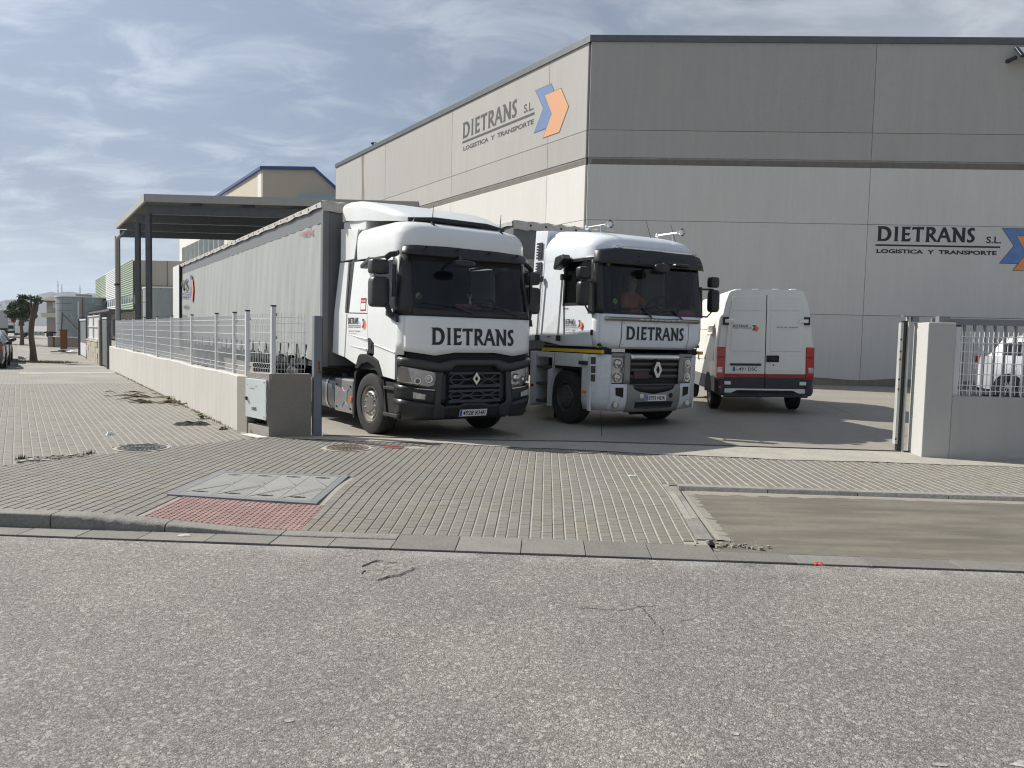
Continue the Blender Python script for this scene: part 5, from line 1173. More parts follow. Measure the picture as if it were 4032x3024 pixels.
# ================================================================== TRAILER 1 (curtain sider)
CURT = mat('grey_curtain_tarp', (.34, .35, .34), .52, 0, [(.8, .25, (1, 1, .3), (.25, .255, .25)), (5, .32, (1, 3, .12), (.22, .22, .205)), (22, .15, None, (.36, .37, .36))], (9, .12, .02))
TARPW = mat('dirty_roof_tarp', (.50, .48, .44), .6, 0, [(5, .5, None, (.27, .25, .22))], (14, .5, .02))
FRONTW = mat('trailer_front_wall', (.16, .165, .17), .5, .2, [(2, .3, (1, 1, .2), (.11, .11, .11))])
RAILG = mat('trailer_rail', (.17, .175, .175), .5, .3, [(4, .3, None, (.15, .15, .148))])
STRAPM = mat('strap_black', (.015, .015, .016), .6)
def trailer(root, L, curtain, front, detail=True, hem=1.18, top=4.0, mt_top=TARPW):
    W = 2.5
    # curtain with shallow vertical pockets and loose hem
    g = G(); ny, nz = 150, 22; rows = []
    for j in range(nz + 1):
        k = j / nz; row = []
        for i in range(ny + 1):
            y = .04 + (L - .3) * i / ny; ph = (y / .52) % 1.0
            b = .006 * math.sin(y * 6.1 + 2*k) * (1 - k) - .010 * math.exp(-((ph - .5) / .06) ** 2) + .012 * math.sin(k * math.pi) * math.sin(y * 2.05) + .004 * math.sin(y*11 + k*9)
            low = max(0, 1 - k / .09); b += low * .035 * math.sin(y * 7.3 + 1.2*math.sin(y*2.1))
            z = lerp(hem + .03 * math.sin(y * 7.3) * (1 if k < .01 else 0), top - .36, k); row.append((-.012 - b, y, z))
        rows.append(row)
    g.grid(rows); g.obj('side_curtain', curtain, root, smooth=60)
    for x0 in (-.02, W - .03):
        g = G(); g.box(x0 + .005, x0 + .045, .0, L, top - .37, top - .05); g.obj('cant_rail', RAILG, root, bev=.01)
    g = G(); g.box(W - .028, W + .01, .02, L, hem, top - .371); g.obj('side_curtain', curtain, root)
    g = G(); n = 60; rows = []                                             # roof sheet lapping over the side
    for i in range(n + 1):
        y = -.03 + (L + .03) * i / n; e = .012 * math.sin(y * 5) + .01 * math.sin(y * 13)
        rows.append([(-.055, y, top - .10 + e), (-.06, y, top - .01), (.0, y, top + .02 + e * .4), (W, y, top + .02), (W + .05, y, top - .01), (W + .05, y, top - .10)])
    g.grid(rows); g.obj('roof_tarp', mt_top, root, smooth=50)
    if detail:
        g = G()
        for i in range(34):
            y = .25 + (L - .5) * i / 33; g.ell((-.063, y, top - .045), (.008, .025, .025), 8, 5)
        g.obj('roof_rivets', METALG, root)
    # front wall and corner posts
    g = G(); g.box(.02, W - .02, -.02, .03, hem - .1, top - .12); fwall = g.obj('front_wall', front, root)
    for x in (-.03, W - .10):
        g = G(); g.box(x, x + .13, -.05, .10, hem - .12, top - .10); g.obj('corner_post', front, root, bev=.02)
    g = G(); rows = []                                                     # folded tarp over the front edge
    for i in range(25):
        x = -.06 + (W + .12) * i / 24; e = .02 * math.sin(i * 1.9) + .012 * math.sin(i * 4.1)
        rows.append([(x, -.02, top + .02), (x, -.075 + e*.3, top + .005 + e), (x, -.085 - e*.4, top - .10), (x, -.07, top - .17 + e)])
    g.grid(rows); g.obj('front_tarp_flap', mt_top, root, smooth=60)
    # rear frame
    g = G(); g.box(-.04, .10, L - .12, L, .9, top - .02); g.box(W - .1, W + .04, L - .12, L, .9, top - .02); g.box(-.04, W + .04, L - .12, L, top - .14, top + .0); g.obj('rear_frame', RAILG, root)
    g = G(); g.box(.05, W - .05, L - .05, L - .01, 1.0, top - .15); g.obj('rear_door', mat('trailer_door_white', (.6, .61, .6), .5), root)
    # chassis
    g = G(); g.box(.0, W, .0, L, hem - .14, hem - .03); g.obj('floor_frame', mat('chassis_dark', (.03, .03, .032), .6, .2), root)
    for x in (.75, 1.65):
        g = G(); g.box(x, x + .1, .4, L - .4, .78, hem - .14); g.obj('chassis_beam', BLACKM, root)
    for x in (.75, 1.65):
        g = G(); g.box(x, x + .12, 3.5, 3.65, .10, .95); g.box(x - .08, x + .2, 3.42, 3.73, .06, .10); g.obj('landing_leg', STEELD, root)
    if detail:
        for i in range(26):
            y = .35 + i * .62
            if y > L - .5: break
            g = G(); g.box(-.028, -.014, y - .024, y + .024, hem - .20, hem + .26); s_ = g.obj('curtain_strap', STRAPM, root)
            g = G(); g.box(-.045, -.015, y - .03, y + .03, hem - .02, hem + .08); g.obj('buckle', STEELD, s_)
            g = G(); g.prism([(-.03, y - .02, hem - .20), (-.03, y + .02, hem - .20), (-.03, y + .13, hem - .05), (-.03, y + .09, hem - .05)], (.01, 0, 0)); g.obj('strap_hook', STRAPM, s_)
    for y in (L - 5.2, L - 3.9, L - 2.6):
        for x, sg in ((.25, -1), (W - .25, 1)): wheel(root, x, y, .50, .40, sg, STEELR)
tr1 = thing('curtain_trailer', 'long grey curtain side trailer behind the left tractor with faded company print', 'trailer', (-3.43, 13.88, -.08), R(31.44))
trailer(tr1, 16.65, CURT, FRONTW)
sT = lambda u, v: (-.045, -u, v)
company_logo(sT, -14.08, 2.62, .70, tr1, mat('tarp_blue', (.075, .085, .25), .6), mat('tarp_red', (.55, .20, .15), .6), SIGNBLK, .72)
for ch, in (('A',), ('N',), ('S',)):
    Lp = LETTERS[ch]; g = G(); m_ = lambda a, b: sT(lerp(-22.0, -14.85, a), lerp(3.02, 3.40, b))
    g.polyh([m_(*p) for p in Lp[0]], [[m_(*p) for p in h] for h in Lp[1:]], None); g.obj('print_letter', FADBLK, tr1)
put_text('print_text', 'S.L.', sT, -14.75, -14.45, 3.05, 3.18, FADBLK, tr1); put_text('print_text', 'TRANSPORTE', sT, -16.1, -14.6, 2.74, 2.84, FADBLK, tr1, .02); put_text('print_text', 'VALENCIA', sT, -15.8, -14.6, 2.40, 2.50, FADBLK, tr1, .02); put_text('print_text', 'dietrans.com', sT, -16.0, -15.2, 2.12, 2.19, FADBLK, tr1)
put_poly('print_rule', sT, [(-16.4, 2.92), (-14.5, 2.92), (-14.5, 2.945), (-16.4, 2.945)], FADBLK, tr1)
put_text('maker_text', 'GUILLEN', sT, -1.20, -.70, 3.50, 3.58, mat('maker_red', (.30, .05, .06), .6), tr1, .03); put_text('maker_text', 'XL', sT, -.68, -.52, 3.47, 3.60, MATS['maker_red'], tr1, .03); put_text('maker_text', 'C', sT, -1.30, -1.23, 3.50, 3.56, FADBLK, tr1, .02)
g = G(); g.box(-.10, -.02, 16.30, 16.38, 1.0, 3.95); g.obj('rear_corner_pillar', BLACKM, tr1)
g = G(); g.box(-.10, -.055, 16.4, 17.9, 1.05, 3.98); g.obj('open_rear_door', mat('trailer_door_white', (.6, .61, .6), .5), tr1, bev=.01)

# ================================================================== TRUCK 2
t2 = thing('tractor_unit', 'white tall flat faced tractor unit with yellow band and driver inside', 'truck', (2.59, 14.08, 0), R(30))
c2 = Cab([(1.43, 1.20, .06, .24), (1.6, 1.25, .0, .22), (2.05, 1.25, -.01, .22), (3.0, 1.22, .10, .32), (3.2, 1.22, .12, .34)], 6, 2.6)
for sg in (-1, 1):
    winh = [(1.18, 2.25), (1.18, 3.0), (1.15, 3.03), (.30, 3.03), (.27, 3.0), (.27, 2.25), (.30, 2.22), (1.15, 2.22)]
    side_poly(c2, 'door', WHITE2, t2, [(1.20, 3.12), (.24, 3.06), (.24, 1.50), (.28, 1.46), (1.13, 1.46), (1.16, 2.2)], sg, [winh], th=.04, bev=.006)
    side_poly(c2, 'side_window', SDGLASS, t2, winh, sg, off=-.02, th=.004)
    side_poly(c2, 'window_rubber', BLACKP, t2, [(1.20, 2.20), (1.20, 3.05), (.25, 3.05), (.25, 2.20)], sg, [[(1.15, 2.25), (1.15, 3.0), (.30, 3.0), (.30, 2.25)]], off=.004, th=.02)
    side_poly(c2, 'rear_side_panel', WHITE2, t2, [(1.215, 3.12), (1.88, 3.165), (2.04, 1.55), (1.25, 1.455), (1.14, 1.46), (1.17, 2.2)], sg, th=.04, bev=.006)
    side_poly(c2, 'side_fairing', WHITE2, t2, [(1.90, 3.165), (1.80, 3.66), (2.25, 3.70), (2.42, 1.53), (2.06, 1.55)], sg, off=.0, th=.05, bev=.008)
    for i in range(11):
        z = 2.82 + i * .055 + (.05 if i > 4 else 0); g = G(); y0 = 2.33 - (z - 1.5) * .055
        g.box(sg*1.252, sg*1.235, y0 - .26, y0 - .06, z, z + .032); g.obj('air_louvre', BLACKM, t2)
    for y in (1.97, 1.22):
        k = -.0
        g = G(); g.tube([(sg*1.29, y - .06, 2.72), (sg*1.29, y + .04, 1.62)], .02, 8); hr = g.obj('grab_rail', ALU, t2, smooth=True)
        for yy, z in ((y - .06, 2.74), (y + .04, 1.60)):
            g = G(); g.box(sg*1.25, sg*1.32, yy - .04, yy + .04, z - .06, z + .05); g.obj('rail_bracket', BLACKP, hr, bev=.012)
    # mirrors
    x = sg * 1.54
    mirror_head('mirror_upper', BLACKP, t2, (x, .15, 2.74), (.105, .08, .105), .4); mirror_head('mirror_lower', BLACKP, t2, (x, .13, 2.38), (.105, .085, .215), .4)
    g = G(); g.tube([(sg*1.26, .26, 2.60), (sg*1.42, .16, 2.60), (x, .14, 2.60)], .02, 6); g.tube([(sg*1.26, .24, 2.08), (sg*1.40, .14, 2.07), (x - sg*.06, .12, 2.16), (x - sg*.06, .12, 2.62)], .016, 6)
    g.prism([(sg*1.255, .16, 2.04), (sg*1.255, .30, 2.04), (sg*1.255, .30, 2.64), (sg*1.255, .20, 2.64)], (sg*.05, 0, 0)); g.obj('mirror_arm', BLACKP, t2, smooth=40)
    c2.patch('corner_panel', WHITE2, t2, -1.02 if sg < 0 else c2.sx(1.2, 1.8), c2.sx(-1.2, 1.8) if sg < 0 else 1.02, pl([(-1.02, 1.47), (-.6, 1.43), (.6, 1.43), (1.02, 1.47)]), 2.05, 6, 4, mode='s', solid=.02)
    c2.patch('pillar_trim', BLACKP, t2, -1.04 if sg < 0 else c2.sx(1.12, 2.5), c2.sx(-1.12, 2.5) if sg < 0 else 1.04, 2.05, 3.05, 8, 6, mode='s', solid=.02, off=.003)
g = G(); g.prism([(-1.25, 1.22, 3.10), (-1.25, 1.0, 3.14), (-1.25, .92, 3.05), (-1.25, 1.10, 2.94), (-1.25, 1.26, 2.86), (-1.25, 1.28, 2.92)], (-.18, 0, 0)); g.obj('kerb_mirror', BLACKP, t2, bev=.02)
# front skin
c2.patch('front_panel', WHITE2, t2, -1.2, 1.2, pl([(-1.2, 1.50), (-.95, 1.43), (.95, 1.43), (1.2, 1.50)]), 2.045, 40, 6, solid=.03)
c2.patch('name_panel', WHITE2, t2, -.76, .80, 1.47, 1.93, 24, 3, off=.006)
for x0, x1, z0, z1 in ((-.775, -.765, 1.44, 1.95), (.805, .815, 1.44, 1.95)): c2.patch('panel_gap', BLACKM, t2, x0, x1, z0, z1, 2, 3, off=.004)
put_word(lambda u, v: c2.fx(u, v, .014), -.67, .68, 1.60, 1.83, SIGNBLK, t2)
for x, z in ((-.72, 1.89), (.76, 1.89), (-.72, 1.51), (.76, 1.51), (.02, 1.90)):
    g = G(); p = Vector(c2.fx(x, z, .008)); g.cyl(p, p + Vector((0, -.006, 0)), .008, n=8); g.obj('screw', METALG, t2)
sb = c2.patch('chrome_strip', mat('brass_toned_steel', (.50, .45, .34), .3, .8, [(5, .3, (1, 1, 4), (.35, .32, .26))]), t2, -1.12, 1.04, 1.925, 1.995, 30, 2, off=lambda j: .05 + .02*math.sin(j*3.14), solid=.03)
put_text('strip_text', 'R E N A U L T', lambda u, v: c2.fx(u, v, .078), -.42, .55, 1.945, 1.978, mat('strip_letters', (.62, .58, .48), .3, .8), sb, .01)
c2.patch('windscreen', WSGLASS, t2, -1.13, 1.13, 2.05, 3.0, 30, 10)
c2.patch('sun_visor', BLACKP, t2, -1.20, 1.20, pl([(-1.2, 2.93), (0, 2.92), (1.2, 2.93)]), pl([(-1.2, 3.17), (-.9, 3.21), (.9, 3.21), (1.2, 3.17)]), 36, 6, off=lambda j: .11 - .06*j*j, solid=.02)
for x in (-1.0, -.45, .1, .55, 1.0):
    for z in (2.99, 3.08):
        g = G(); g.ell(c2.fx(x, z, .14), (.014, .02, .014), 8, 6); g.obj('visor_stud', BLACKM, t2)
c2.patch('visor_chrome', CHROME, t2, -.92, 1.0, 3.205, 3.255, 30, 2, off=.055, solid=.02)
for x in (-.80, .95):
    g = G(); g.ell(c2.fx(x, 3.225, .085), (.05, .02, .02), 10, 6); g.obj('marker_lamp', CLRLENS, t2, smooth=True)
rp2 = [(3.06, 1.225, .13), (3.24, 1.225, .12), (3.34, 1.20, .15), (3.42, 1.15, .22), (3.48, 1.05, .34), (3.52, .92, .50), (3.54, .75, .7)]
g = G(); rows = []
for z, w_, yf in rp2:
    k = Cab([(z, w_, yf, yf + .45)], 4.5, 2.3); zr = lambda y: z + (y - .5) * .115 * max(0, (z - 3.12) / .42) if y > .5 else z
    row = [(-w_, lerp(1.88, yf + .45, i / 6), zr(lerp(1.88, yf + .45, i / 6))) for i in range(6)] + [(*k.pt(-1 + 2*i/28, z)[:2], zr(k.pt(-1 + 2*i/28, z)[1])) for i in range(29)] + [(w_, lerp(yf + .45, 1.88, i / 6), zr(lerp(yf + .45, 1.88, i / 6))) for i in range(1, 7)]; rows.append(row)
g.grid(rows); L = len(rows[0]); n0 = (len(rows) - 1) * L; g.f.append(tuple(range(n0, n0 + L))); g.obj('roof_cap', WHITE2, t2, smooth=50)
g = G(); g.prism([(-1.2, 2.27, 3.70), (-1.2, 1.82, 3.665), (-1.2, 1.88, 3.2), (-1.2, 2.3, 3.2)], (2.4, 0, 0)); g.obj('rear_spoiler', WHITE2, t2, bev=.03)
for x in (-.88, .82):
    g = G(); g.tube([(x - .02, .95, 3.66), (x + .02, .42, 3.66)], .018, 8); g.cyl((x + .02, .44, 3.66), (x + .03, .30, 3.66), .02, .075, 16, cap=False); g.cyl((x + .03, .34, 3.66), (x + .03, .335, 3.66), .05, n=12); g.cyl((x, .55, 3.52), (x, .55, 3.66), .014, n=6); g.ell((x - .02, .97, 3.665), (.045, .05, .045), 10, 8); g.obj('air_horn', CHROME, t2, smooth=True)
for x, y in ((.25, .5), (.95, .6)):
    g = G(); g.tube([(x, y, 3.5), (x - .10, y + .05, 3.85)], [.006, .003], 4); g.obj('antenna', BLACKM, t2)
wiper(c2, t2, -.12, 1.99, -.30, -.95, 2.17, 2.12); wiper(c2, t2, .62, 1.98, .40, -.25, 2.15, 2.06)
g = G(); g.tube([c2.fx(.05, 3.0, .10), (-.02, -.16, 2.98), (-.05, -.25, 2.94)], .02, 6); g.tube([c2.fx(.05, 3.0, .10), (.25, -.22, 2.97)], .02, 6); g.obj('front_mirror_arm', BLACKP, t2, smooth=True)
g = G(); g.ell((-.10, -.24, 2.88), (.17, .06, .085), 14, 8, .7); g.obj('front_mirror', BLACKP, t2, smooth=True)
g = G(); g.ell((.36, -.24, 2.955), (.19, .08, .035), 14, 8, .7); g.obj('front_mirror', BLACKP, t2, smooth=True)
# stickers and door marks
s2 = lambda u, v: (-(c2.at(v)[0] + .003), -u, v)
door_mark(s2, -1.13, -.55, 1.70, 1.95, t2)
put_text('model_text', 'MAGNUM', s2, -1.17, -1.0, 2.135, 2.16, SIGNBLK, t2, .03); put_text('model_text', '480', s2, -1.72, -1.58, 1.60, 1.63, SIGNBLK, t2, .03)
g = G(); g.prism([(-1.252, .20, 1.66), (-1.252, .26, 1.66), (-1.252, .26, 1.76), (-1.252, .20, 1.76)], (-.012, 0, 0)); g.obj('door_lock', BLACKM, t2)
for x, z, r_, mm in ((-1.0, 2.92, .03, GREENST), (-.90, 2.27, .05, mat('green_yellow_disc', (.22, .30, .08), .5))):
    g = G(); p = Vector(c2.fx(x, z, -.006)); g.cyl(p, p + Vector((0, .003, 0)), r_, n=16); g.obj('window_sticker', mm, t2)
# interior
g = G(); g.box(-1.18, 1.18, 1.86, 1.9, 1.5, 3.4); g.obj('cab_rear_wall', INTGREY, t2)
g = G(); g.box(-1.19, 1.19, .1, 1.86, 1.47, 1.52); g.obj('cab_floor', INTER, t2)
g = G(); g.box(-1.15, 1.15, .45, 1.86, 3.07, 3.09); g.obj('headliner', INTGREY, t2)
g = G(); g.prism([(-1.15, .22, 1.6), (-1.15, .12, 2.04), (-1.15, .3, 2.10), (-1.15, .6, 2.06), (-1.15, .62, 1.6)], (2.3, 0, 0)); g.obj('dashboard', INTER, t2, bev=.03)
seat(t2, .52, 1.25, 1.85); seat(t2, -.6, 1.25, 1.85); steering(t2, (.60, .68, 2.28), R(50))
CURTB = mat('cab_curtain', (.02, .021, .024), .9)
g = G(); rows = []
for i in range(41):
    a = i / 40; x = -1.12 + .55 * a; rows.append([(x, .30 + .03*math.sin(i*1.6), 2.15), (x, .30 + .03*math.sin(i*1.6), 3.02)])
g.grid(rows); g.obj('cab_curtain', CURTB, t2)
g = G(); n = 20; P = [(.70, 2.06)] + [(.70 - .62 * math.sin(a), 2.06 + .25 * (1 - math.cos(a))) for a in [R(k*5) for k in range(0)]]
g.ell((.95, .55, 2.02), (.35, .30, .22), 14, 8); g.obj('cluster_hood', INTGREY, t2, smooth=True)
g = G(); g.box(.72, 1.12, .18, .195, 2.06, 2.17); g.obj('name_board', mat('name_board_red', (.34, .06, .07), .5), t2)
g = G(); g.tube([(.86, .35, 2.1), (.88, .38, 2.32)], .012, 5); g.box(.84, .92, .36, .38, 2.30, 2.42); g.obj('phone_holder', BLACKM, t2)
g = G(); g.box(-.26, -.04, .40, .62, 2.07, 2.20); g.obj('red_box', mat('box_red', (.45, .03, .025), .6), t2)
# lower body
LOWM = mat('lower_grey_white', (.62, .65, .67), .42, 0, [(2, .25, (1, 1, .4), (.46, .47, .47)), (14, .2, None, (.4, .4, .38))], coat=.15)
b2 = Cab([(.28, 1.16, .06, .46), (.5, 1.24, -.02, .42), (1.35, 1.25, -.03, .40)], 4.2, 2.4)
SILV = mat('silver_grey_plastic', (.235, .235, .23), .42, .25, [(5, .25, None, (.17, .17, .165))])
b2.patch('bumper_core', BLACKM, t2, -1.18, 1.18, .32, 1.36, 30, 6, off=-.08)
for sg in (-1, 1):
    F2 = (lambda a, b: (-b, -a)) if sg < 0 else (lambda a, b: (a, b))
    sq_ = b2.sx(.93, .9)
    # corner side panel wraps from the arch to the lamp
    q0, q1_ = (-1 - .10, -sq_) if sg < 0 else (sq_, 1.10)
    b2.patch('corner_side_panel', LOWM, t2, q0, q1_, .32, 1.325, 16, 6, mode='s', solid=.03, off=.0)
    for k, z in enumerate((1.15, .99, .84)):
        qa, qb = (-.90, -.70) if sg < 0 else (.70, .90)
        b2.patch('vent_grille', mat('vent_mesh', (.055, .053, .052), .7), t2, qa, qb, z, z + .125, 4, 2, mode='s', off=.004)
    g = G(); p = b2.pt(-1.03 if sg < 0 else 1.03, 1.17, .03); g.box(p[0] - .03, p[0] + .03, p[1] - .11, p[1] + .11, 1.13, 1.20); g.obj('door_step_handle', BLACKP, t2, bev=.012)
    g = G(); p = b2.pt(-1.0 if sg < 0 else 1.0, .64, .0); g.box(p[0] - .014, p[0] + .01, p[1] - .07, p[1] + .05, .62, .665); g.obj('side_marker', AMBER, t2, bev=.004)
    # lamp column
    hl = b2.patch('headlight', MATS['lamp_reflector'], t2, *F2(.70, .93), .825, 1.275, 6, 6, off=-.03)
    b2.patch('lens_cover', CLEARG, hl, *F2(.70, .93), .82, 1.28, 6, 4, off=.012)
    for z in (1.17, .92):
        p = Vector(b2.fx(sg*.82, z, -.02)); g = G(); g.cyl(p, p + Vector((0, -.03, 0)), .085, .075, 20); g.obj('lamp_ring', CHROME, hl, smooth=True)
        g = G(); g.ell(p + Vector((0, -.03, 0)), (.055, .03, .055), 14, 8); g.obj('lamp_bulb', CLRLENS, hl, smooth=True)
    g = G(); p = Vector(b2.fx(sg*.72, 1.05, .018)); g.box(p.x - .02, p.x + .02, p.y - .005, p.y + .02, 1.0, 1.10); g.obj('lens_clip', SILV, hl, bev=.006)
    b2.patch('lamp_top', SILV, t2, *F2(.69, .94), 1.285, 1.35, 6, 2, off=.01, solid=.03)
    b2.patch('grille_pillar', SILV, t2, *F2(.575, .695), .81, 1.355, 4, 6, off=.02, solid=.03)
    # fog lamp corner
    b2.patch('bumper_corner', LOWM, t2, *F2(.60, .96), .315, .805, 8, 5, off=.012, solid=.03)
    g = G(); g.polyh([b2.fx(sg*x, z, .018) for x, z in ((.70, .74), (.86, .74), (.85, .60), (.70, .555))], [], None); g.obj('air_inlet', BLACKM, t2)
    p = Vector(b2.fx(sg*.83, .435, .015)); g = G(); g.cyl(p, p + Vector((0, -.012, 0)), .075, n=20); fg = g.obj('fog_lamp', SILV, t2, smooth=True)
    g = G(); g.cyl(p + Vector((sg*.015, -.010, 0)), p + Vector((sg*.015, -.024, 0)), .048, n=16); g.obj('fog_lens', CLRLENS, fg, smooth=True)
# centre bumper and grille
zc = pl([(-.64, .80), (-.50, .79), (-.47, .71), (-.36, .665), (0, .615), (.36, .665), (.47, .71), (.50, .79), (.64, .80)])
b2.patch('bumper_centre', SILV, t2, -.62, .62, .285, zc, 40, 6, off=.02, solid=.04)
g = G(); g.polyh([b2.fx(x, z, .026) for x, z in ((-.44, .475), (-.2, .475), (.2, .475), (.46, .475), (.44, .36), (.2, .345), (-.2, .345), (-.42, .36))], [], None); g.obj('lower_inlet', BLACKM, t2)
b2.patch('inlet_lip', mat('step_blue_grey', (.05, .06, .085), .5), t2, -.38, .40, .352, .385, 14, 1, off=.032)
for x, mm in ((-.30, LOWM), (.39, BLACKM)):
    p = Vector(b2.fx(x, .585, .024)); g = G(); g.cyl(p, p + Vector((0, -.008, 0)), .045, n=20); g.obj('tow_cap', mm, t2)
plate(lambda u, v: b2.fx(.035 + u, .545 + v, .032), '8793 HDK', .48, .11, t2)
b2.patch('grille_back', mat('radiator_dark', (.015, .015, .016), .8), t2, -.56, .56, .66, 1.33, 20, 4, off=-.05)
b2.patch('chrome_bar', CHROME, t2, -.57, .57, 1.235, 1.335, 24, 3, off=lambda j: .025 + .02*math.sin(j*3.14), solid=.03)
for z in (1.16, 1.05, .94): b2.patch('grille_bar', mat('grille_slat', (.075, .075, .076), .4, .2), t2, -.55, .55, z - .028, z + .028, 20, 2, off=.005, solid=.03)
b2.patch('grille_frame', BLACKP, t2, -.55, .55, zc, lambda x: max(zc(x) + .02, .79 + .0*x), 40, 2, off=-.01, solid=.02)
b2.patch('grille_bar', MATS['grille_slat'], t2, -.5, .5, .77, .80, 20, 1, off=.0, solid=.03)
g = G(); g.box(-.50, -.16, -.055, -.035, .90, 1.03); g.obj('spare_plate', mat('maroon_board', (.055, .03, .03), .6), t2)
o_ = [(-.10, 1.06), (-.03, 1.205), (.03, 1.205), (.10, 1.06), (.03, .915), (-.03, .915)]; i_ = [(-.042, 1.06), (0, 1.145), (.042, 1.06), (0, .975)]
g = G(); g.polyh([(x + .015, -.105, z) for x, z in o_], [[(x + .015, -.105, z) for x, z in i_]], (0, .04, 0)); g.obj('badge', CHROME, t2, bev=.008)
g = G(); g.polyh([(x*1.2 + .015, -.075, 1.06 + (z - 1.06)*1.1) for x, z in o_], [], (0, .03, 0)); g.obj('badge_plinth', BLACKM, t2)
# left and right lower side: arch panel, steps, fascia
for sg in (-1, 1):
    X = sg * 1.245
    g = G(); g.prism([(X, .51, 1.325), (X, 1.42, 1.325), (X, 1.42, 1.08), (X, .51, 1.08)], (-sg*.05, 0, 0)); g.obj('arch_top_panel', LOWM, t2, bev=.012)
    g = G(); g.prism([(X - sg*.001, .46, 1.32), (X - sg*.001, .505, 1.32), (X - sg*.001, .50, 1.0), (X - sg*.001, .36, .75), (X - sg*.001, .32, .31), (X - sg*.001, .26, .31), (X - sg*.001, .26, 1.32)], (-sg*.04, 0, 0)); g.obj('arch_front_edge', LOWM, t2)
    g = G(); g.prism([(X, 1.43, 1.325), (X, 1.50, 1.325), (X, 1.50, 1.02), (X, 1.66, .98), (X, 1.65, .28), (X, 1.58, .28), (X, 1.50, .95)], (-sg*.30, 0, 0)); g.obj('step_front_panel', LOWM, t2, bev=.006)
    g = G(); g.prism([(X, 2.11, 1.33), (X, 2.31, 1.33), (X, 2.31, .23), (X, 2.11, .30)], (-sg*.35, 0, 0)); g.obj('step_rear_panel', LOWM, t2, bev=.015)
    g = G(); g.box(X - sg*.34, X - sg*.36, 1.5, 2.12, .3, 1.33); g.obj('step_back_wall', LOWM, t2)
    for z in (1.0, .67, .33):
        g = G(); g.box(X - sg*.02, X - sg*.34, 1.52 if z > .9 else 1.67, 2.105, z, z + .05); g.obj('step_tread', GREYP, t2, bev=.01)
    g = G(); g.box(X - sg*.02, X - sg*.2, 1.52, 2.1, 1.22, 1.32); g.obj('step_top', LOWM, t2, bev=.01)
    g = G(); g.box(X + sg*.004, X - sg*.02, 2.16, 2.28, .62, .67); g.obj('reflector', REDLENS, t2)
    g = G(); g.box(sg*1.20, sg*1.14, .0, 1.96, 1.345, 1.405); g.obj('yellow_band', YELLOW, t2)
    g = G(); g.box(sg*1.13, sg*.9, .1, 2.0, 1.33, 1.45); g.obj('under_cab_frame', BLACKM, t2)
    g = G(); g.box(sg*1.19, sg*.55, .46, 1.48, 1.02, 1.08); g.box(sg*.55, sg*.5, .4, 1.6, .3, 1.1); g.obj('arch_liner', BLACKM, t2)
    g = G(); g.box(sg*1.1, sg*.75, 1.60, 1.62, .05, .35); g.obj('mud_flap', BLACKM, t2)
    wheel(t2, sg*1.03, 1.13, .515, .32, sg, STEELD, rr=.285, hub=.20)
    wheel(t2, sg*.95, 4.7, .515, .60, sg, STEELD, dish=.16, twin=True)
g = G(); g.box(-.42, -.32, .4, 5.4, .75, 1.0); g.obj('chassis_rail', BLACKM, t2)
g = G(); g.box(.32, .42, .4, 5.4, .75, 1.0); g.obj('chassis_rail', BLACKM, t2)
g = G(); g.box(-1.0, 1.0, .2, 2.0, .9, 1.33); g.obj('engine_block', BLACKM, t2)
g = G(); g.box(-.8, .8, .15, 2.3, .30, .72); g.obj('underside_light_block', BLACKM, t2)  # added black box, stops light passing beneath this tractor
# ---- driver
ORNG = mat('orange_shirt', (.60, .16, .07), .85, 0, [(8, .2, None, (.42, .10, .05))]); SKIN = mat('skin', (.36, .20, .14), .6); HAIR = mat('grey_hair', (.16, .155, .15), .8); TROU = mat('red_trousers', (.30, .04, .04), .85)
def skin_body(name, chains, mt, parent, sub=2):
    bm = bmesh.new(); ly = bm.verts.layers.skin.verify(); vd = {}; root = None
    for ch in chains:
        prev = None
        for (k, p, r_) in ch:
            if k not in vd:
                v = bm.verts.new(p); v[ly].radius = (r_, r_); vd[k] = v
                if root is None: v[ly].use_root = True; root = v
            if prev is not None:
                try: bm.edges.new((prev, vd[k]))
                except ValueError: pass
            prev = vd[k]
    me = bpy.data.meshes.new(name); bm.to_mesh(me); bm.free(); o = bpy.data.objects.new(name, me); COL.objects.link(o); me.materials.append(mt)
    k = o.modifiers.new('skin', 'SKIN'); k.use_smooth_shade = True; k = o.modifiers.new('sub', 'SUBSURF'); k.levels = sub; k.render_levels = sub
    if parent: o.parent = parent
    return o
dv = thing('person', 'driver in an orange shirt sitting at the wheel of the right truck', 'person', (2.59, 14.08, 0), R(30))
X0, Y0, Z0 = .28, 1.16, 1.98
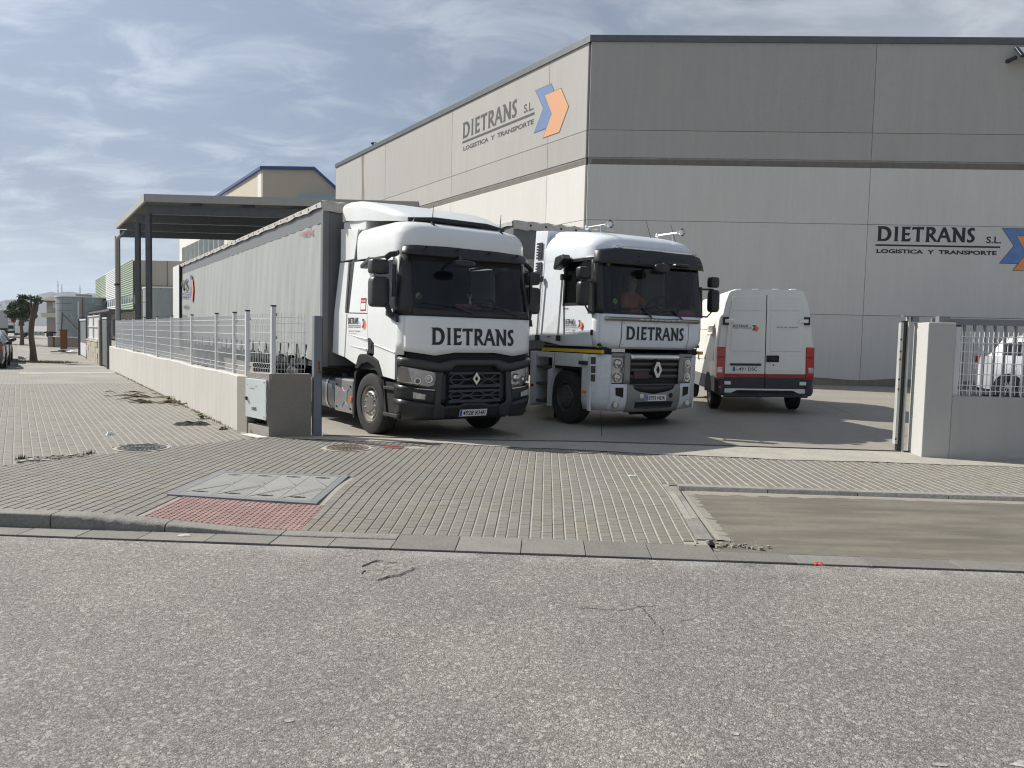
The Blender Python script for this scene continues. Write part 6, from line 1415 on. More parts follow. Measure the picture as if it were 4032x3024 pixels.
skin_body('body', [[('pel', (X0 + .06, Y0 + .06, Z0), .15), ('bel', (X0 + .03, Y0 + .02, Z0 + .18), .155), ('che', (X0, Y0 - .04, Z0 + .38), .165), ('nek', (X0 - .01, Y0 - .08, Z0 + .55), .07), ('hd0', (X0 - .01, Y0 - .11, Z0 + .64), .085), ('hd1', (X0 - .01, Y0 - .12, Z0 + .74), .10), ('hd2', (X0 - .01, Y0 - .11, Z0 + .83), .07)],
    [('che', 0, 0), ('shl', (X0 - .20, Y0 - .04, Z0 + .44), .075), ('ell', (X0 - .26, Y0 - .20, Z0 + .20), .052), ('wrl', (X0 - .10, Y0 - .42, Z0 + .14), .036), ('hal', (X0 - .04, Y0 - .50, Z0 + .14), .042)],
    [('che', 0, 0), ('shr', (X0 + .20, Y0 - .04, Z0 + .44), .075), ('elr', (X0 + .30, Y0 - .22, Z0 + .22), .052), ('wrr', (X0 + .34, Y0 - .44, Z0 + .24), .036), ('har', (X0 + .34, Y0 - .50, Z0 + .26), .042)],
    [('pel', 0, 0), ('hil', (X0 - .10, Y0 - .08, Z0 - .02), .10), ('knl', (X0 - .12, Y0 - .46, Z0 - .02), .075), ('ank', (X0 - .12, Y0 - .52, Z0 - .36), .05)],
    [('pel', 0, 0), ('hir', (X0 + .18, Y0 - .08, Z0 - .02), .10), ('knr', (X0 + .20, Y0 - .46, Z0 - .02), .075), ('anr', (X0 + .20, Y0 - .52, Z0 - .36), .05)]], SKIN, dv)
skin_body('shirt', [[('pel', (X0 + .06, Y0 + .06, Z0 + .02), .165), ('bel', (X0 + .03, Y0 + .02, Z0 + .18), .17), ('che', (X0, Y0 - .04, Z0 + .38), .18), ('nek', (X0 - .01, Y0 - .07, Z0 + .50), .085)],
    [('che', 0, 0), ('shl', (X0 - .20, Y0 - .04, Z0 + .44), .088), ('ell', (X0 - .245, Y0 - .15, Z0 + .27), .068)], [('che', 0, 0), ('shr', (X0 + .20, Y0 - .04, Z0 + .44), .088), ('elr', (X0 + .275, Y0 - .17, Z0 + .29), .068)]], ORNG, dv)
skin_body('trousers', [[('pel', (X0 + .06, Y0 + .06, Z0 - .01), .165), ('hil', (X0 - .10, Y0 - .08, Z0 - .02), .112), ('knl', (X0 - .12, Y0 - .46, Z0 - .02), .088)], [('pel', 0, 0), ('hir', (X0 + .18, Y0 - .08, Z0 - .02), .112), ('knr', (X0 + .20, Y0 - .46, Z0 - .02), .088)]], TROU, dv)
g = G(); g.ell((X0 - .01, Y0 - .085, Z0 + .80), (.105, .115, .09), 14, 9); g.obj('hair', HAIR, dv, smooth=True)
g = G(); g.ell((X0 - .01, Y0 - .225, Z0 + .73), (.016, .025, .03), 8, 6); g.obj('nose', SKIN, dv, smooth=True)
for sx_ in (-.035, .035):
    g = G(); g.ell((X0 - .01 + sx_, Y0 - .205, Z0 + .762), (.016, .012, .009), 8, 6); g.obj('eye', BLACKM, dv, smooth=True)
    g = G(); g.ell((X0 - .01 + sx_*2.9, Y0 - .11, Z0 + .745), (.014, .025, .035), 8, 6); g.obj('ear', SKIN, dv, smooth=True)
g = G(); g.ell((X0 - .01, Y0 - .205, Z0 + .685), (.028, .012, .007), 8, 6); g.obj('mouth', mat('lip', (.25, .09, .08), .6), dv, smooth=True)
for hx, hy, hz, sgx in ((X0 - .04, Y0 - .50, Z0 + .14, 1), (X0 + .34, Y0 - .50, Z0 + .26, -1)):
    for k in range(4): 
        g = G(); bx_ = hx + (k - 1.5) * .02; g.tube([(bx_, hy - .02, hz + .01), (bx_, hy - .065, hz + .012 - .004*k), (bx_, hy - .085, hz - .015)], [.0095, .0085, .007], 6); g.obj('finger', SKIN, dv, smooth=True)
    g = G(); g.tube([(hx + sgx*.03, hy + .0, hz), (hx + sgx*.055, hy - .03, hz + .005), (hx + sgx*.05, hy - .055, hz)], [.011, .0095, .008], 6); g.obj('thumb', SKIN, dv, smooth=True)

# ================================================================== TRAILER 2
CURT2 = mat('pale_block_panel', (.34, .34, .325), .7, 0, [(2, .3, (1, 1, .3), (.27, .265, .25))])
FRONT2 = mat('second_trailer_front', (.13, .13, .125), .6, .1, [(2, .35, (1, 1, .2), (.085, .083, .08))])
tr2 = thing('curtain_trailer', 'grey curtain side trailer with torn dirty roof tarp behind the right tractor', 'trailer', (.01 - .05, 16.05 - .03, 0), R(30))
trailer(tr2, 13.6, CURT2, FRONT2, detail=False, hem=1.2, top=3.98)
for z in (1.35, 1.62, 1.89, 2.16, 2.43, 2.70, 2.97):
    g = G(); g.box(.10, 2.4, -.035, -.021, z, z + .255); g.obj('front_plank', CURT2, tr2, bev=.006)
g = G(); g.tube([(.72, -.04, 3.75), (.76, -.045, 3.3), (.80, -.045, 3.12)], .012, 5); g.obj('loose_strap', BLACKM, tr2)
for i in range(5):
    g = G(); g.ell((.35 + i*.38, -.09, 3.91), (.025, .015, .025), 8, 6); g.obj('tarp_eyelet', BLACKM, tr2)

# ================================================================== VAN
vn = thing('delivery_van', 'cream white panel van seen from behind with red band and rear doors', 'van', (5.15, 15.62, .17), rot=(0, R(-1.0), R(-5.5)))
hw = pl([(.33, .93), (.7, .965), (1.35, .955), (1.9, .90), (2.25, .83), (2.43, .765), (2.485, .715), (2.505, .55), (2.51, .0)])
def vring(y, k=1., top=2.5, zb=.40, f=1.):
    Z = [zb, .55, .75, 1.0, 1.35, 1.65, 1.9, 2.1, 2.25, 2.36, 2.43, 2.475, 2.495]; L_ = [(-hw(z)*k, y, zb + (z - zb) * (top - zb) / (2.5 - zb)) for z in Z]; L_ += [(-.3*k, y, top + .01), (.3*k, y, top + .01)] + [(-x, yy, z) for x, yy, z in reversed(L_)]; return L_
g = G(); g.grid([vring(.03, .97), vring(.05, .985), vring(.12, 1.), vring(1.2), vring(2.6), vring(3.6), vring(3.9, .99, 2.42), vring(4.35, .98, 1.75), vring(4.7, .97, 1.42), vring(5.3, .95, 1.2), vring(5.5, .9, 1.05)])
g.f.append(tuple(range(len(vring(0))))); n_ = len(vring(0)); g.f.append(tuple(10 * n_ + i for i in range(n_))); g.obj('body', VANW, vn, smooth=40)
rear = lambda u, v: (u, -.0, v)
dw = pl([(.5, .80), (.75, .80), (1.35, .79), (1.9, .75), (2.36, .67), (2.40, .65)])
for sg in (-1, 1):
    Z = [.80, 1.0, 1.35, 1.7, 1.9, 2.1, 2.25, 2.36]
    P = [(sg*.008, .80), (sg*.008, 2.385), (sg*.55, 2.375)] + [(sg*dw(z), z) for z in reversed(Z)]
    g = G(); g.polyh([(x, .0, z) for x, z in P], [], (0, .035, 0)); dr = g.obj('rear_door', VANW, vn, bev=.008)
    def emb(x0, x1, x2, x3, z0, z1, d=.010):
        g = G(); g.polyh([(sg*x0, -.0005, z0), (sg*x1, -.0005, z0), (sg*x2, -.0005, z1), (sg*x3, -.0005, z1)], [], (0, -d, 0)); g.obj('pressed_panel', VANW, dr, bev=d*.9)
    emb(.09, .66, .60, .09, 2.08, 2.27); emb(.09, .70, .665, .09, 1.26, 2.03); emb(.09, .70, .70, .09, .86, 1.12) if sg > 0 else None
    g = G(); g.box(sg*.008, sg*.80, -.004, .03, .725, .79); g.obj('red_band', mat('red_band', (.36, .015, .015), .4), vn)
    g = G(); g.box(sg*.008, sg*.80, -.012, .03, .50, .722); g.obj('dark_door_skirt', mat('van_dark_skirt', (.022, .026, .038), .45, 0, [(6, .3, None, (.04, .04, .045))]), vn, bev=.006)
    for z, x in ((1.87, .76), (.61, .80)):
        g = G(); g.box(sg*(x - .02), sg*(x + .10), -.016, .06, z - .08, z + .08); hp_ = g.obj('hinge_plate', BLACKP, vn, bev=.006)
        if z < 1: hp_.scale = (1, 1, 1)
        g = G(); g.box(sg*(x - .12), sg*(x + .06), -.034, -.017, z - .035, z + .035); g.obj('hinge', VANW, vn, bev=.006)
    # lamps
    P = [(.805, .70), (.965, .69), (.965, 1.34), (.80, 1.345)]
    g = G(); g.polyh([(sg*x, -.004, z) for x, z in P], [], (0, .22, 0)); lm = g.obj('tail_lamp', REDLENS, vn, bev=.02)
    g = G(); g.polyh([(sg*x, -.006, z) for x, z in ((.85, .82), (.95, .82), (.95, .93), (.85, .93))], [], (0, .002, 0)); g.obj('reverse_lens', CLRLENS, lm)
    g = G(); g.polyh([(sg*x, -.006, z) for x, z in ((.82, 1.12), (.95, 1.12), (.95, 1.15), (.82, 1.15))], [], (0, .002, 0)); g.obj('lens_rib', mat('red_dark', (.18, .006, .006), .3), lm)
    # bumper corner
    g = G(); g.prism([(sg*.80, -.05, .34), (sg*.93, -.02, .36), (sg*.985, .10, .40), (sg*.985, .55, .42), (sg*.90, .55, .42), (sg*.80, .3, .36)], (0, 0, .32)); bc = g.obj('bumper_corner', MATS['van_dark_skirt'], vn, bev=.03)
    g = G(); g.box(sg*.87, sg*.925, -.045, -.03, .50, .55); g.obj('reflector', REDLENS, bc)
    # side skirt
    g = G(); g.box(sg*.968, sg*.94, .55, 5.2, .42, .72); g.obj('side_skirt', mat('van_grey_skirt', (.12, .125, .13), .6), vn)
    wheel(vn, sg*.83, 1.08, .345, .22, sg, STEELR, rr=.205, hub=.10, bolts=5, dish=.05); wheel(vn, sg*.83, 4.35, .345, .22, sg, STEELR, rr=.205, hub=.10, bolts=5, dish=.05)
    for y in (1.08, 4.35):
        g = G(); n = 20; g.add([(sg*.974, y + .43*math.cos(math.pi*k/n), .36 + .43*math.sin(math.pi*k/n)) for k in range(n + 1)], [tuple(range(n + 1))]); g.obj('wheel_arch', BLACKM, vn)
    # side pressings
    for y0, y1 in ((.45, 1.45), (1.55, 2.55), (2.65, 3.3)):
        for z0, z1 in ((1.72, 2.22), (1.05, 1.62)):
            g = G(); g.polyh([(sg*(hw(z) + .0005), y, z) for y, z in ((y0, z0), (y1, z0), (y1, z1), (y0, z1))], [], (sg*.012, 0, 0)); g.obj('pressed_panel', VANW, vn, bev=.01)
    g = G(); g.polyh([(sg*(hw(z) + .008), y, z) for y, z in ((3.55, 1.40), (4.35, 1.40), (4.1, 2.05), (3.6, 2.15))], [], None); g.obj('side_window', mat('dark_window', (.02, .022, .024), .1), vn)
    g = G(); g.box(sg*.985, sg*.96, 2.45, 2.53, 1.02, 1.14); g.box(sg*.985, sg*.96, 3.45, 3.53, 1.1, 1.26); g.obj('door_handle', BLACKP, vn, bev=.006)
    g = G(); g.box(sg*.93, sg*.72, .25, .29, 2.3, 2.31); 
    g = G(); g.ell((sg*1.12, 4.05, 1.62), (.10, .06, .17), 12, 8, .5); g.obj('mirror', BLACKP, vn, smooth=True)
g = G(); g.box(-.02, .02, .02, .025, .5, 2.39); g.obj('door_gap', BLACKM, vn)
g = G(); g.box(.02, .27, -.022, .0, 1.04, 1.175); hd = g.obj('door_handle', BLACKM, vn, bev=.02)
g = G(); g.box(.10, .22, -.034, -.023, 1.08, 1.14); g.obj('handle_pull', BLACKP, hd, bev=.01)
g = G(); g.cyl((.16, -.001, .98), (.16, -.014, .98), .016, n=10); g.obj('lock', BLACKM, vn)
g = G(); g.box(-.70, -.08, -.03, .0, .965, 1.01); g.obj('plate_lamp', BLACKP, vn, bev=.012)
plate(lambda u, v: (-.39 + u, -.008, .895 + v), '1-491 DSC', .51, .105, vn)
g = G(); g.box(-.80, .80, -.015, .03, .405, .495); g.obj('rear_cross_panel', VANW, vn, bev=.006)
g = G(); g.prism([(-.68, -.02, .405), (-.55, -.02, .465), (.55, -.02, .465), (.68, -.02, .405)], (0, .01, 0)); g.obj('tow_gap', BLACKM, vn)
g = G(); g.prism([(-.82, .02, .32), (-.82, -.14, .33), (-.82, -.16, .37), (-.82, -.06, .41), (-.82, .02, .41)], (1.64, 0, 0)); st_ = g.obj('step_bumper', MATS['van_dark_skirt'], vn, bev=.015)
for i in range(24):
    g = G(); x = -.70 + i*.06; g.box(x, x + .03, -.13, -.06, .395, .405); g.obj('step_rib', BLACKP, st_)
vf = lambda u, v: (u, -.013, v)
put_word(vf, -.66, -.36, 1.745, 1.795, SIGNBLK, vn, 'logo_letter'); put_poly('logo_rule', vf, [(-.66, 1.735), (-.28, 1.735), (-.28, 1.739), (-.66, 1.739)], SIGNBLK, vn); put_text('logo_text', 'LOGISTICA Y TRANSPORTE', vf, -.66, -.29, 1.712, 1.726, SIGNBLK, vn, .01)
put_text('logo_text', 'S.L.', vf, -.33, -.29, 1.75, 1.765, SIGNBLK, vn); company_logo(vf, -.24, 1.66, .105, vn, STKBLU, STKORG, None, .95)
put_text('logo_text', '902 103 738   VALENCIA', vf, .20, .62, 1.735, 1.758, SIGNBLK, vn, .02); put_text('logo_text', 'E-mail: dietrans@dietrans.es', vf, .28, .54, 1.705, 1.715, SIGNBLK, vn, .0)
vs_ = lambda u, v: (-(hw(v) + .014), -u, v)
put_word(vs_, -1.42, -.75, 1.66, 1.78, SIGNBLK, vn, 'logo_letter'); company_logo(vs_, -.68, 1.52, .22, vn, STKBLU, STKORG, None, .9); put_text('logo_text', 'LOGISTICA Y TRANSPORTE', vs_, -1.42, -.72, 1.58, 1.61, SIGNBLK, vn, .01)
for x in (-.55, -.2, .2, .55):
    g = G(); g.box(x - .06, x + .06, .12, 3.5, 2.495, 2.525); g.obj('roof_rib', VANW, vn, bev=.012)

# ================================================================== CARS
def car(root, paint, sgf=1., L=4.3, W=1.78, H=1.45, suv=0.):
    """car along +X, nose at +X*L; built around x 0..L, y centred"""
    w_ = W / 2
    S = [(0.02, .34, .85, .92, .80, .70), (.06, .28, .92, 1.02, .92, .74), (.25, .24, .95, 1.22, .97, .72), (.65, .22, .95, H*.955, 1., .70), (1.2, .20, .93, H, 1., .69), (2.0, .20, .91, H, 1., .70), (2.55, .20, .90, H*.93, 1., .70), (3.05, .20, .90, 1.02, 1., .74), (3.4, .22, .86, .90, .99, .78), (4.0, .24, .74, .78, .95, .74), (4.25, .30, .62, .66, .84, .66), (4.3, .36, .54, .56, .76, .6)]
    def ring_(s_):
        x, zb, zl, zt_, k, kt = s_; x *= L / 4.3; f = H / 1.45; zb *= 1; zl *= f; a = [(-w_*k*.94, zb), (-w_*k, lerp(zb, zl, .35)), (-w_*k*.985, zl), (-w_*kt*1.06, lerp(zl, zt_, .72)), (-w_*kt*.96, zt_ - .015), (-w_*kt*.6, zt_ + .01)]
        return [(x, y, z) for y, z in a] + [(x, -y, z) for y, z in reversed(a)]
    g = G(); g.grid([ring_(q) for q in S]); n = 12; g.f.append(tuple(range(n))); g.f.append(tuple((len(S)-1)*n + i for i in range(n))); g.obj('body', paint, root, smooth=35)
    GL = mat('car_window', (.012, .014, .016), .06)
    for sg in (-1, 1):
        for (i0, i1, e0, e1) in ((3, 4, .0, .0), (4, 5, .06, .0), (5, 7, .06, -.25)):
            P = []
            for i, side_ in ((i0, 0), (i1, 1)):
                R_ = ring_(S[i]); b_, t_ = Vector(R_[2]), Vector(R_[3]); P.append((b_.lerp(t_, .08), b_.lerp(t_, .98)))
            (a0, a1), (b0, b1) = P; a0 = a0 + (b0 - a0) * (.05 + e0*.3); a1 = a1 + (b1 - a1) * (.05 + e0*.3); b0 = b0 + (a0 - b0) * .04; b1 = b1 + (a1 - b1) * (.04 - e1)
            o = Vector((0, -.006, .003)); q = [a0 + o, b0 + o, b1 + o, a1 + o]; q = [(p.x, p.y * (1 if sg < 0 else -1), p.z) for p in q]
            g = G(); g.add(q, [(0,1,2,3)]); g.obj('side_window', GL, root)
    for i0, i1, lo, hi in ((2, 3, .0, 1.), (7, 6, .0, 1.)):
        A, B = ring_(S[i0]), ring_(S[i1]); o = Vector((-.01 if i0 < 4 else .012, 0, .012)); q = [Vector(A[4]) + o, Vector(A[7]) + o, Vector(B[7]) + o, Vector(B[4]) + o]; c = sum(q, Vector()) / 4
        g = G(); g.add([c + (p - c) * .88 for p in q], [(0,1,2,3)]); g.obj('windscreen', GL, root)
    for x in (.78 * L/4.3, 3.45 * L/4.3):
        for sg in (-1, 1):
            g = G(); n = 24; rr = .36 + suv; g.add([(x + rr*math.cos(6.283*k/n), sg*(w_ + .004), .33 + suv*.5 + rr*math.sin(6.283*k/n)) for k in range(n)], [tuple(range(n))]); g.obj('wheel_arch', BLACKM, root)
            r_ = .32 + suv*.7; W_ = .20
            g = G(); rows = [[(x + q*math.cos(6.283*k/28), sg*(w_ - .16 + yy), r_ + q*math.sin(6.283*k/28)) for k in range(28)] for q, yy in ((r_*.65, .0), (r_*.95, .0), (r_, .03), (r_, .15), (r_*.96, .175), (r_*.68, .18), (r_*.66, .16))]; g.grid(rows, True); ty = g.obj('wheel', RUBBER, root, smooth=40)
            g = G()
            for k in range(10):
                a = 6.283 * k / 10; g.beam((x, sg*(w_ + .0), r_), (x + r_*.64*math.cos(a), sg*(w_ + .012), r_ + r_*.64*math.sin(a)), .022, .03, (0, 1, 0))
            g.cyl((x, sg*(w_ - .01), r_), (x, sg*(w_ + .02), r_), .05, n=10); g.obj('rim', ALU, ty)
    f = H / 1.45
    for sg in (-1, 1):
        g = G(); g.box(.005*L, .045*L, sg*w_*.66, sg*w_*.90, .78*f, .93*f); g.obj('tail_lamp', REDLENS, root, bev=.02)
        g = G(); g.box(.955*L, .985*L, sg*w_*.5, sg*w_*.82, .60*f, .70*f); g.obj('headlamp', CLRLENS, root, bev=.02)
        g = G(); g.ell((2.85*L/4.3, sg*(w_ + .09), 1.0*f), (.09, .10, .07), 12, 8, .6); g.obj('mirror', BLACKP, root, smooth=True)
        for x in (1.5, 2.35):
            g = G(); g.box(x*L/4.3, x*L/4.3 + .16, sg*(w_*.985), sg*(w_*1.01), .83*f, .86*f); g.obj('door_handle', paint, root, bev=.006)
            g = G(); g.box((x - .12)*L/4.3, (x - .12)*L/4.3 + .006, sg*(w_*.97), sg*(w_*1.004), .30, .88*f); g.obj('door_gap', BLACKM, root)
    g = G(); g.box(-.012, .02, -.26, .26, .62*f, .73*f); g.obj('number_plate', PLATEW, root)
    g = G(); g.box(.1, L - .15, -w_*.9, w_*.9, .16, .26); g.obj('underbody', BLACKM, root)
    g = G(); g.box(.65, 2.2, -w_*.6, w_*.6, .5, .9); g.obj('cabin_core', BLACKM, root)
wc = thing('white_car', 'white car parked inside the yard behind the right wire fence', 'car', (15.7, 26.1, .03), R(-28))
car(wc, mat('car_white', (.74, .75, .76), .25, coat=.5), L=4.9, W=2.0, H=2.02, suv=.05)
def LFp(u, v, z=0.): return (*LF(u, v), z)
ag = math.atan2(DA[1], DA[0])
pc = thing('parked_car', 'dark blue grey car parked nearest along the kerb at the left edge', 'car', (*LF(-4.2, 20.9), ROAD), ag, 'cars parked along the side street')
car(pc, mat('car_dark', (.035, .042, .055), .22, coat=.6))
pc = thing('parked_car', 'pale silver car parked behind the dark car beside the kerb', 'car', (*LF(-4.12, 25.5), ROAD), ag, 'cars parked along the side street')
car(pc, mat('car_silver', (.40, .45, .50), .3, .3, coat=.5), L=4.4, H=1.5)
pc = thing('parked_car', 'black car parked furthest ahead in the kerb side row', 'car', (*LF(-4.05, 30.2), ROAD), ag, 'cars parked along the side street')
car(pc, mat('car_black', (.012, .013, .015), .25, coat=.6))

# ================================================================== LEFT BACKGROUND: gates, walls, block
STONE = mat('split_stone_block', (.42, .38, .30), .92, 0, [(5, .4, None, (.30, .27, .21))], (18, .8, .03), island=.10)
SCREEN = mat('white_mesh_screen', (.52, .53, .53), .8, 0, [(60, .35, None, (.34, .35, .35))])
GATES = mat('gate_sheet_grey', (.13, .145, .15), .5, .3, [(3, .3, (1, 1, .2), (.18, .19, .19))])
gt = thing('steel_gate', 'grey sheet steel pedestrian gate beyond the whitewashed wall', 'gate', (*LF(0, 0), 0))
def lq(v, u, z): p = LF(u, v); return (p[0] - LO[0], p[1] - LO[1], z)
for a, b in ((20.45, 21.6), (21.65, 22.9)):
    g = G(); g.prism([lq(a, -.02, .06), lq(b, -.02, .06), lq(b, .03, .06), lq(a, .03, .06)], (0, 0, 1.82)); g.obj('leaf', GATES, gt, bev=.01)
for v in (20.35, 23.0):
    g = G(); p = lq(v, 0, 0); g.box(p[0] - .06, p[0] + .06, p[1] - .06, p[1] + .06, 0, 2.2); g.obj('post', STEELD, gt)
g = G(); g.beam(lq(20.4, 0, 1.95), lq(23, 0, 1.95), .05, .06); g.obj('top_bar', WPOST, gt)
sw = thing('stone_wall', 'split stone block wall under a white mesh screen on the side street', 'wall', (*LF(0, 0), 0))
g = G(); g.prism([lq(23.4, -.1, -.05), lq(24.0, -.1, -.05), lq(24.0, .2, -.05), lq(23.4, .2, -.05)], (0, 0, 1.95)); g.obj('pier', RENDB, sw, bev=.02)
for r_ in range(4):
    for i in range(11):
        a = 24.02 + i * .56 + (.28 if r_ % 2 else 0); b = min(a + .55, 30.2); k = random.uniform(0, .02)
        g = G(); g.prism([lq(a, -.1 - k, r_*.235), lq(b, -.1 - k, r_*.235), lq(b, .15, r_*.235), lq(a, .15, r_*.235)], (0, 0, .228)); g.obj('block', STONE, sw, bev=.012)
g = G(); g.prism([lq(24.0, -.13, .941), lq(30.2, -.13, .941), lq(30.2, .18, .941), lq(24, .18, .941)], (0, 0, .07)); g.obj('coping', STONE, sw, bev=.01)
sc_ = thing('mesh_screen', 'white mesh privacy screen on posts above the stone wall', 'fence', (*LF(0, 0), 0))
for a, b in ((24.0, 27.1), (27.1, 30.2)):
    g = G(); g.prism([lq(a, .0, 1.04), lq(b, .0, 1.04), lq(b, .015, 1.04), lq(a, .015, 1.04)], (0, 0, 1.05)); g.obj('screen_panel', SCREEN, sc_)
    for z in (1.06, 1.60, 2.08): 
        g = G(); g.beam(lq(a, -.02, z), lq(b, -.02, z), .04, .05); g.obj('rail', WPOST, sc_)
for v in (24.0, 27.1, 30.2):
    g = G(); p = lq(v, 0, 0); g.box(p[0] - .04, p[0] + .04, p[1] - .04, p[1] + .04, 1.02, 2.15); g.obj('post', WPOST, sc_)
dg = thing('steel_gate', 'dark steel gate with white lower panel far along the fence', 'gate', (*LF(0, 0), 0))
g = G(); g.prism([lq(30.6, 0, .75), lq(36.2, 0, .75), lq(36.2, .05, .75), lq(30.6, .05, .75)], (0, 0, 1.15)); g.obj('upper_sheet', GATES, dg)
g = G(); g.prism([lq(30.6, 0, .05), lq(36.2, 0, .05), lq(36.2, .05, .05), lq(30.6, .05, .05)], (0, 0, .68)); g.obj('lower_sheet', SCREEN, dg)
for v in (30.5, 36.3):
    g = G(); p = lq(v, 0, 0); g.box(p[0] - .08, p[0] + .08, p[1] - .08, p[1] + .08, 0, 2.0); g.obj('post', STEELD, dg)
g = G(); g.beam(lq(30.5, 0, 1.95), lq(36.3, 0, 1.95), .08, .08); g.obj('top_bar', WPOST, dg)
rb = thing('rusty_bollard', 'short rusty steel post standing in front of the far gate', 'bollard', (-27.2, 46.6, 0))
g = G(); g.box(-.18, .18, -.08, .08, 0, 1.35); g.obj('post', RUST, rb, bev=.02)
g = G(); g.box(-.2, .2, -.1, .1, 1.351, 1.39); g.obj('cap', STEELD, rb)
bk = thing('concrete_block', 'large stained concrete block holding a leaning braced pole', 'concrete block', (-33.9, 57.9, 0), R(-8))
g = G(); g.box(-.85, 1.6, -.5, .9, 0, .78); g.obj('block', mat('block_concrete', (.27, .245, .20), .9, 0, [(2, .4, (1, 1, .3), (.18, .16, .13))], (20, .6, .02)), bk, bev=.03)
g = G(); g.grid([[(-.42, -.506, 0), (-.20, -.506, 0)], [(-.40, -.506, .4), (-.24, -.506, .4)], [(-.45, -.506, .78), (-.2, -.506, .78)]]); g.obj('rust_streak', RUST, bk)
g = G(); g.tube([(-.3, .2, .75), (-.12, .2, 2.65)], .05, 6); g.obj('pole', STEELD, bk)
g = G(); g.tube([(-.12, .2, 2.5), (1.7, .5, .7)], .035, 6); g.obj('brace', STEELD, bk)
db = thing('litter_heap', 'low heap of dumped pale boards and rubbish by the far gate', 'litter', (-26.2, 44.6, 0))
for k in range(9):
    g = G(); a = random.random()*3; x, y = random.uniform(-1.1, 1.1), random.uniform(-.5, .5); g.beam((x - .3*math.cos(a), y - .3*math.sin(a), .05 + .02*k), (x + .3*math.cos(a), y + .3*math.sin(a), .06 + .025*k), .15, .03); g.obj('board', PLATEW if k % 3 else BLACKM, db)

# ---- buildings behind
BEIG = mat('beige_wall', (.47, .425, .335), .9, 0, [(.25, .2, (1, 1, .4), (.41, .37, .29))], island=.02); WHB = mat('white_wall', (.62, .61, .57), .9, 0, [(.3, .15, None, (.54, .53, .5))])
BLUT = mat('blue_roof_trim', (.035, .07, .20), .5); WGL = mat('far_window_glass', (.13, .19, .21), .12, 0, [(.8, .4, None, (.22, .28, .29))])
bb = thing('beige_building', 'beige industrial building with blue roof edge and window band behind the canopy', 'building', (-19.58, 60, 0))
def bq(t, a, z): return (DA[0]*t + a, DA[1]*t - .045*a, z)
g = G(); g.prism([bq(0, 0, 0), bq(0, 0, 14.0), bq(0, 4.0, 14.0), bq(0, 7.0, 11.4), bq(0, 7, 0)], (DA[0]*12, DA[1]*12, 0)); g.obj('front_block', BEIG, bb)
g = G(); g.prism([bq(12.02, .0, 0), bq(36, 0, 0), bq(36, 7, 0), bq(12.02, 7, 0)], (0, 0, 14.0)); g.obj('rear_block', WHB, bb)
P = [bq(-.02, .0, 14.0), bq(-.02, 3.9, 14.0), bq(-.02, 7.2, 11.6)]
for p, q in ((bq(-.05, -.05, 14.1), bq(36, -.05, 14.1)), (bq(-.05, -.05, 14.1), bq(-.05, 4.05, 14.1)), (bq(-.05, 4.0, 14.12), bq(-.05, 7.1, 11.45))):
    g = G(); g.beam(p, q, .3, .22); g.obj('roof_edge', BLUT, bb)
g = G(); g.prism([bq(.3, -.03, 0), bq(1.3, -.03, 0), bq(1.3, .02, 0), bq(.3, .02, 0)], (0, 0, 13.98)); g.obj('corner_strip', WHB, bb)
for i in range(9):
    a = 13 + i * 2.4; g = G(); g.prism([bq(a, -.06, 8.6), bq(a + 2.0, -.06, 8.6), bq(a + 2.0, .02, 8.6), bq(a, .02, 8.6)], (0, 0, 2.2)); wn = g.obj('window', WGL, bb)
    for k in range(1, 5):
        g = G(); q = bq(a + k*.4, -.08, 8.6); g.box(q[0] - .03, q[0] + .03, q[1] - .03, q[1] + .03, 8.6, 10.8); g.obj('mullion', WHB, wn)
g = G(); g.prism([(3.0, -.8, 11.3), (8.5, -1.0, 11.3), (8.5, -.1, 11.3), (3.0, -.1, 11.3)], (0, 0, .75)); g.obj('roof_duct', mat('duct_blue', (.28, .36, .40), .5), bb)
# green and white clad building
GRN = mat('green_cladding', (.20, .27, .175), .6, 0, [(.5, .25, None, (.24, .30, .21))]); WCL = mat('white_cladding', (.56, .57, .57), .6); BGW = mat('far_beige_wall', (.37, .345, .295), .9, 0, [(.3, .2, None, (.33, .31, .265))])
cl = thing('clad_building', 'building with green and white ribbed cladding and ribbon windows', 'building', (-41.89, 85, 0))
def clad(t0, t1, z0, z1, mt):
    g = G(); n = max(2, int((z1 - z0) / .12)); rows = []
    for i in range(n + 1):
        z = lerp(z0, z1, i / n); k = -.06 if i % 2 else .0; rows.append([(DA[0]*t0 + nA.x*(-k), DA[1]*t0 + nA.y*(-k), z), (DA[0]*t1 + nA.x*(-k), DA[1]*t1 + nA.y*(-k), z)])
    g.grid(rows); g.obj('cladding', mt, cl)
for t0, t1, mt in ((0, 14.3, GRN), (14.3, 31, WCL), (31, 48, GRN)):
    clad(t0, t1, 5.25, 9.2, mt); clad(t0, t1, 3.6, 4.4, mt)
    n = int((t1 - t0) / 2.4)
    for i in range(n):
        a = t0 + .4 + i * 2.4; g = G(); g.prism([(DA[0]*a, DA[1]*a, 4.42), (DA[0]*(a+1.5), DA[1]*(a+1.5), 4.42), (DA[0]*(a+1.5) - nA.x*.1, DA[1]*(a+1.5) - nA.y*.1, 4.42), (DA[0]*a - nA.x*.1, DA[1]*a - nA.y*.1, 4.42)], (0, 0, .82)); g.obj('window', WGL, cl)
        g = G(); b_ = a + 1.55; g.prism([(DA[0]*b_, DA[1]*b_, 4.41), (DA[0]*(b_+.8), DA[1]*(b_+.8), 4.41), (DA[0]*(b_+.8) - nA.x*.1, DA[1]*(b_+.8) - nA.y*.1, 4.41), (DA[0]*b_ - nA.x*.1, DA[1]*b_ - nA.y*.1, 4.41)], (0, 0, .84)); g.obj('window_pier', mt, cl)
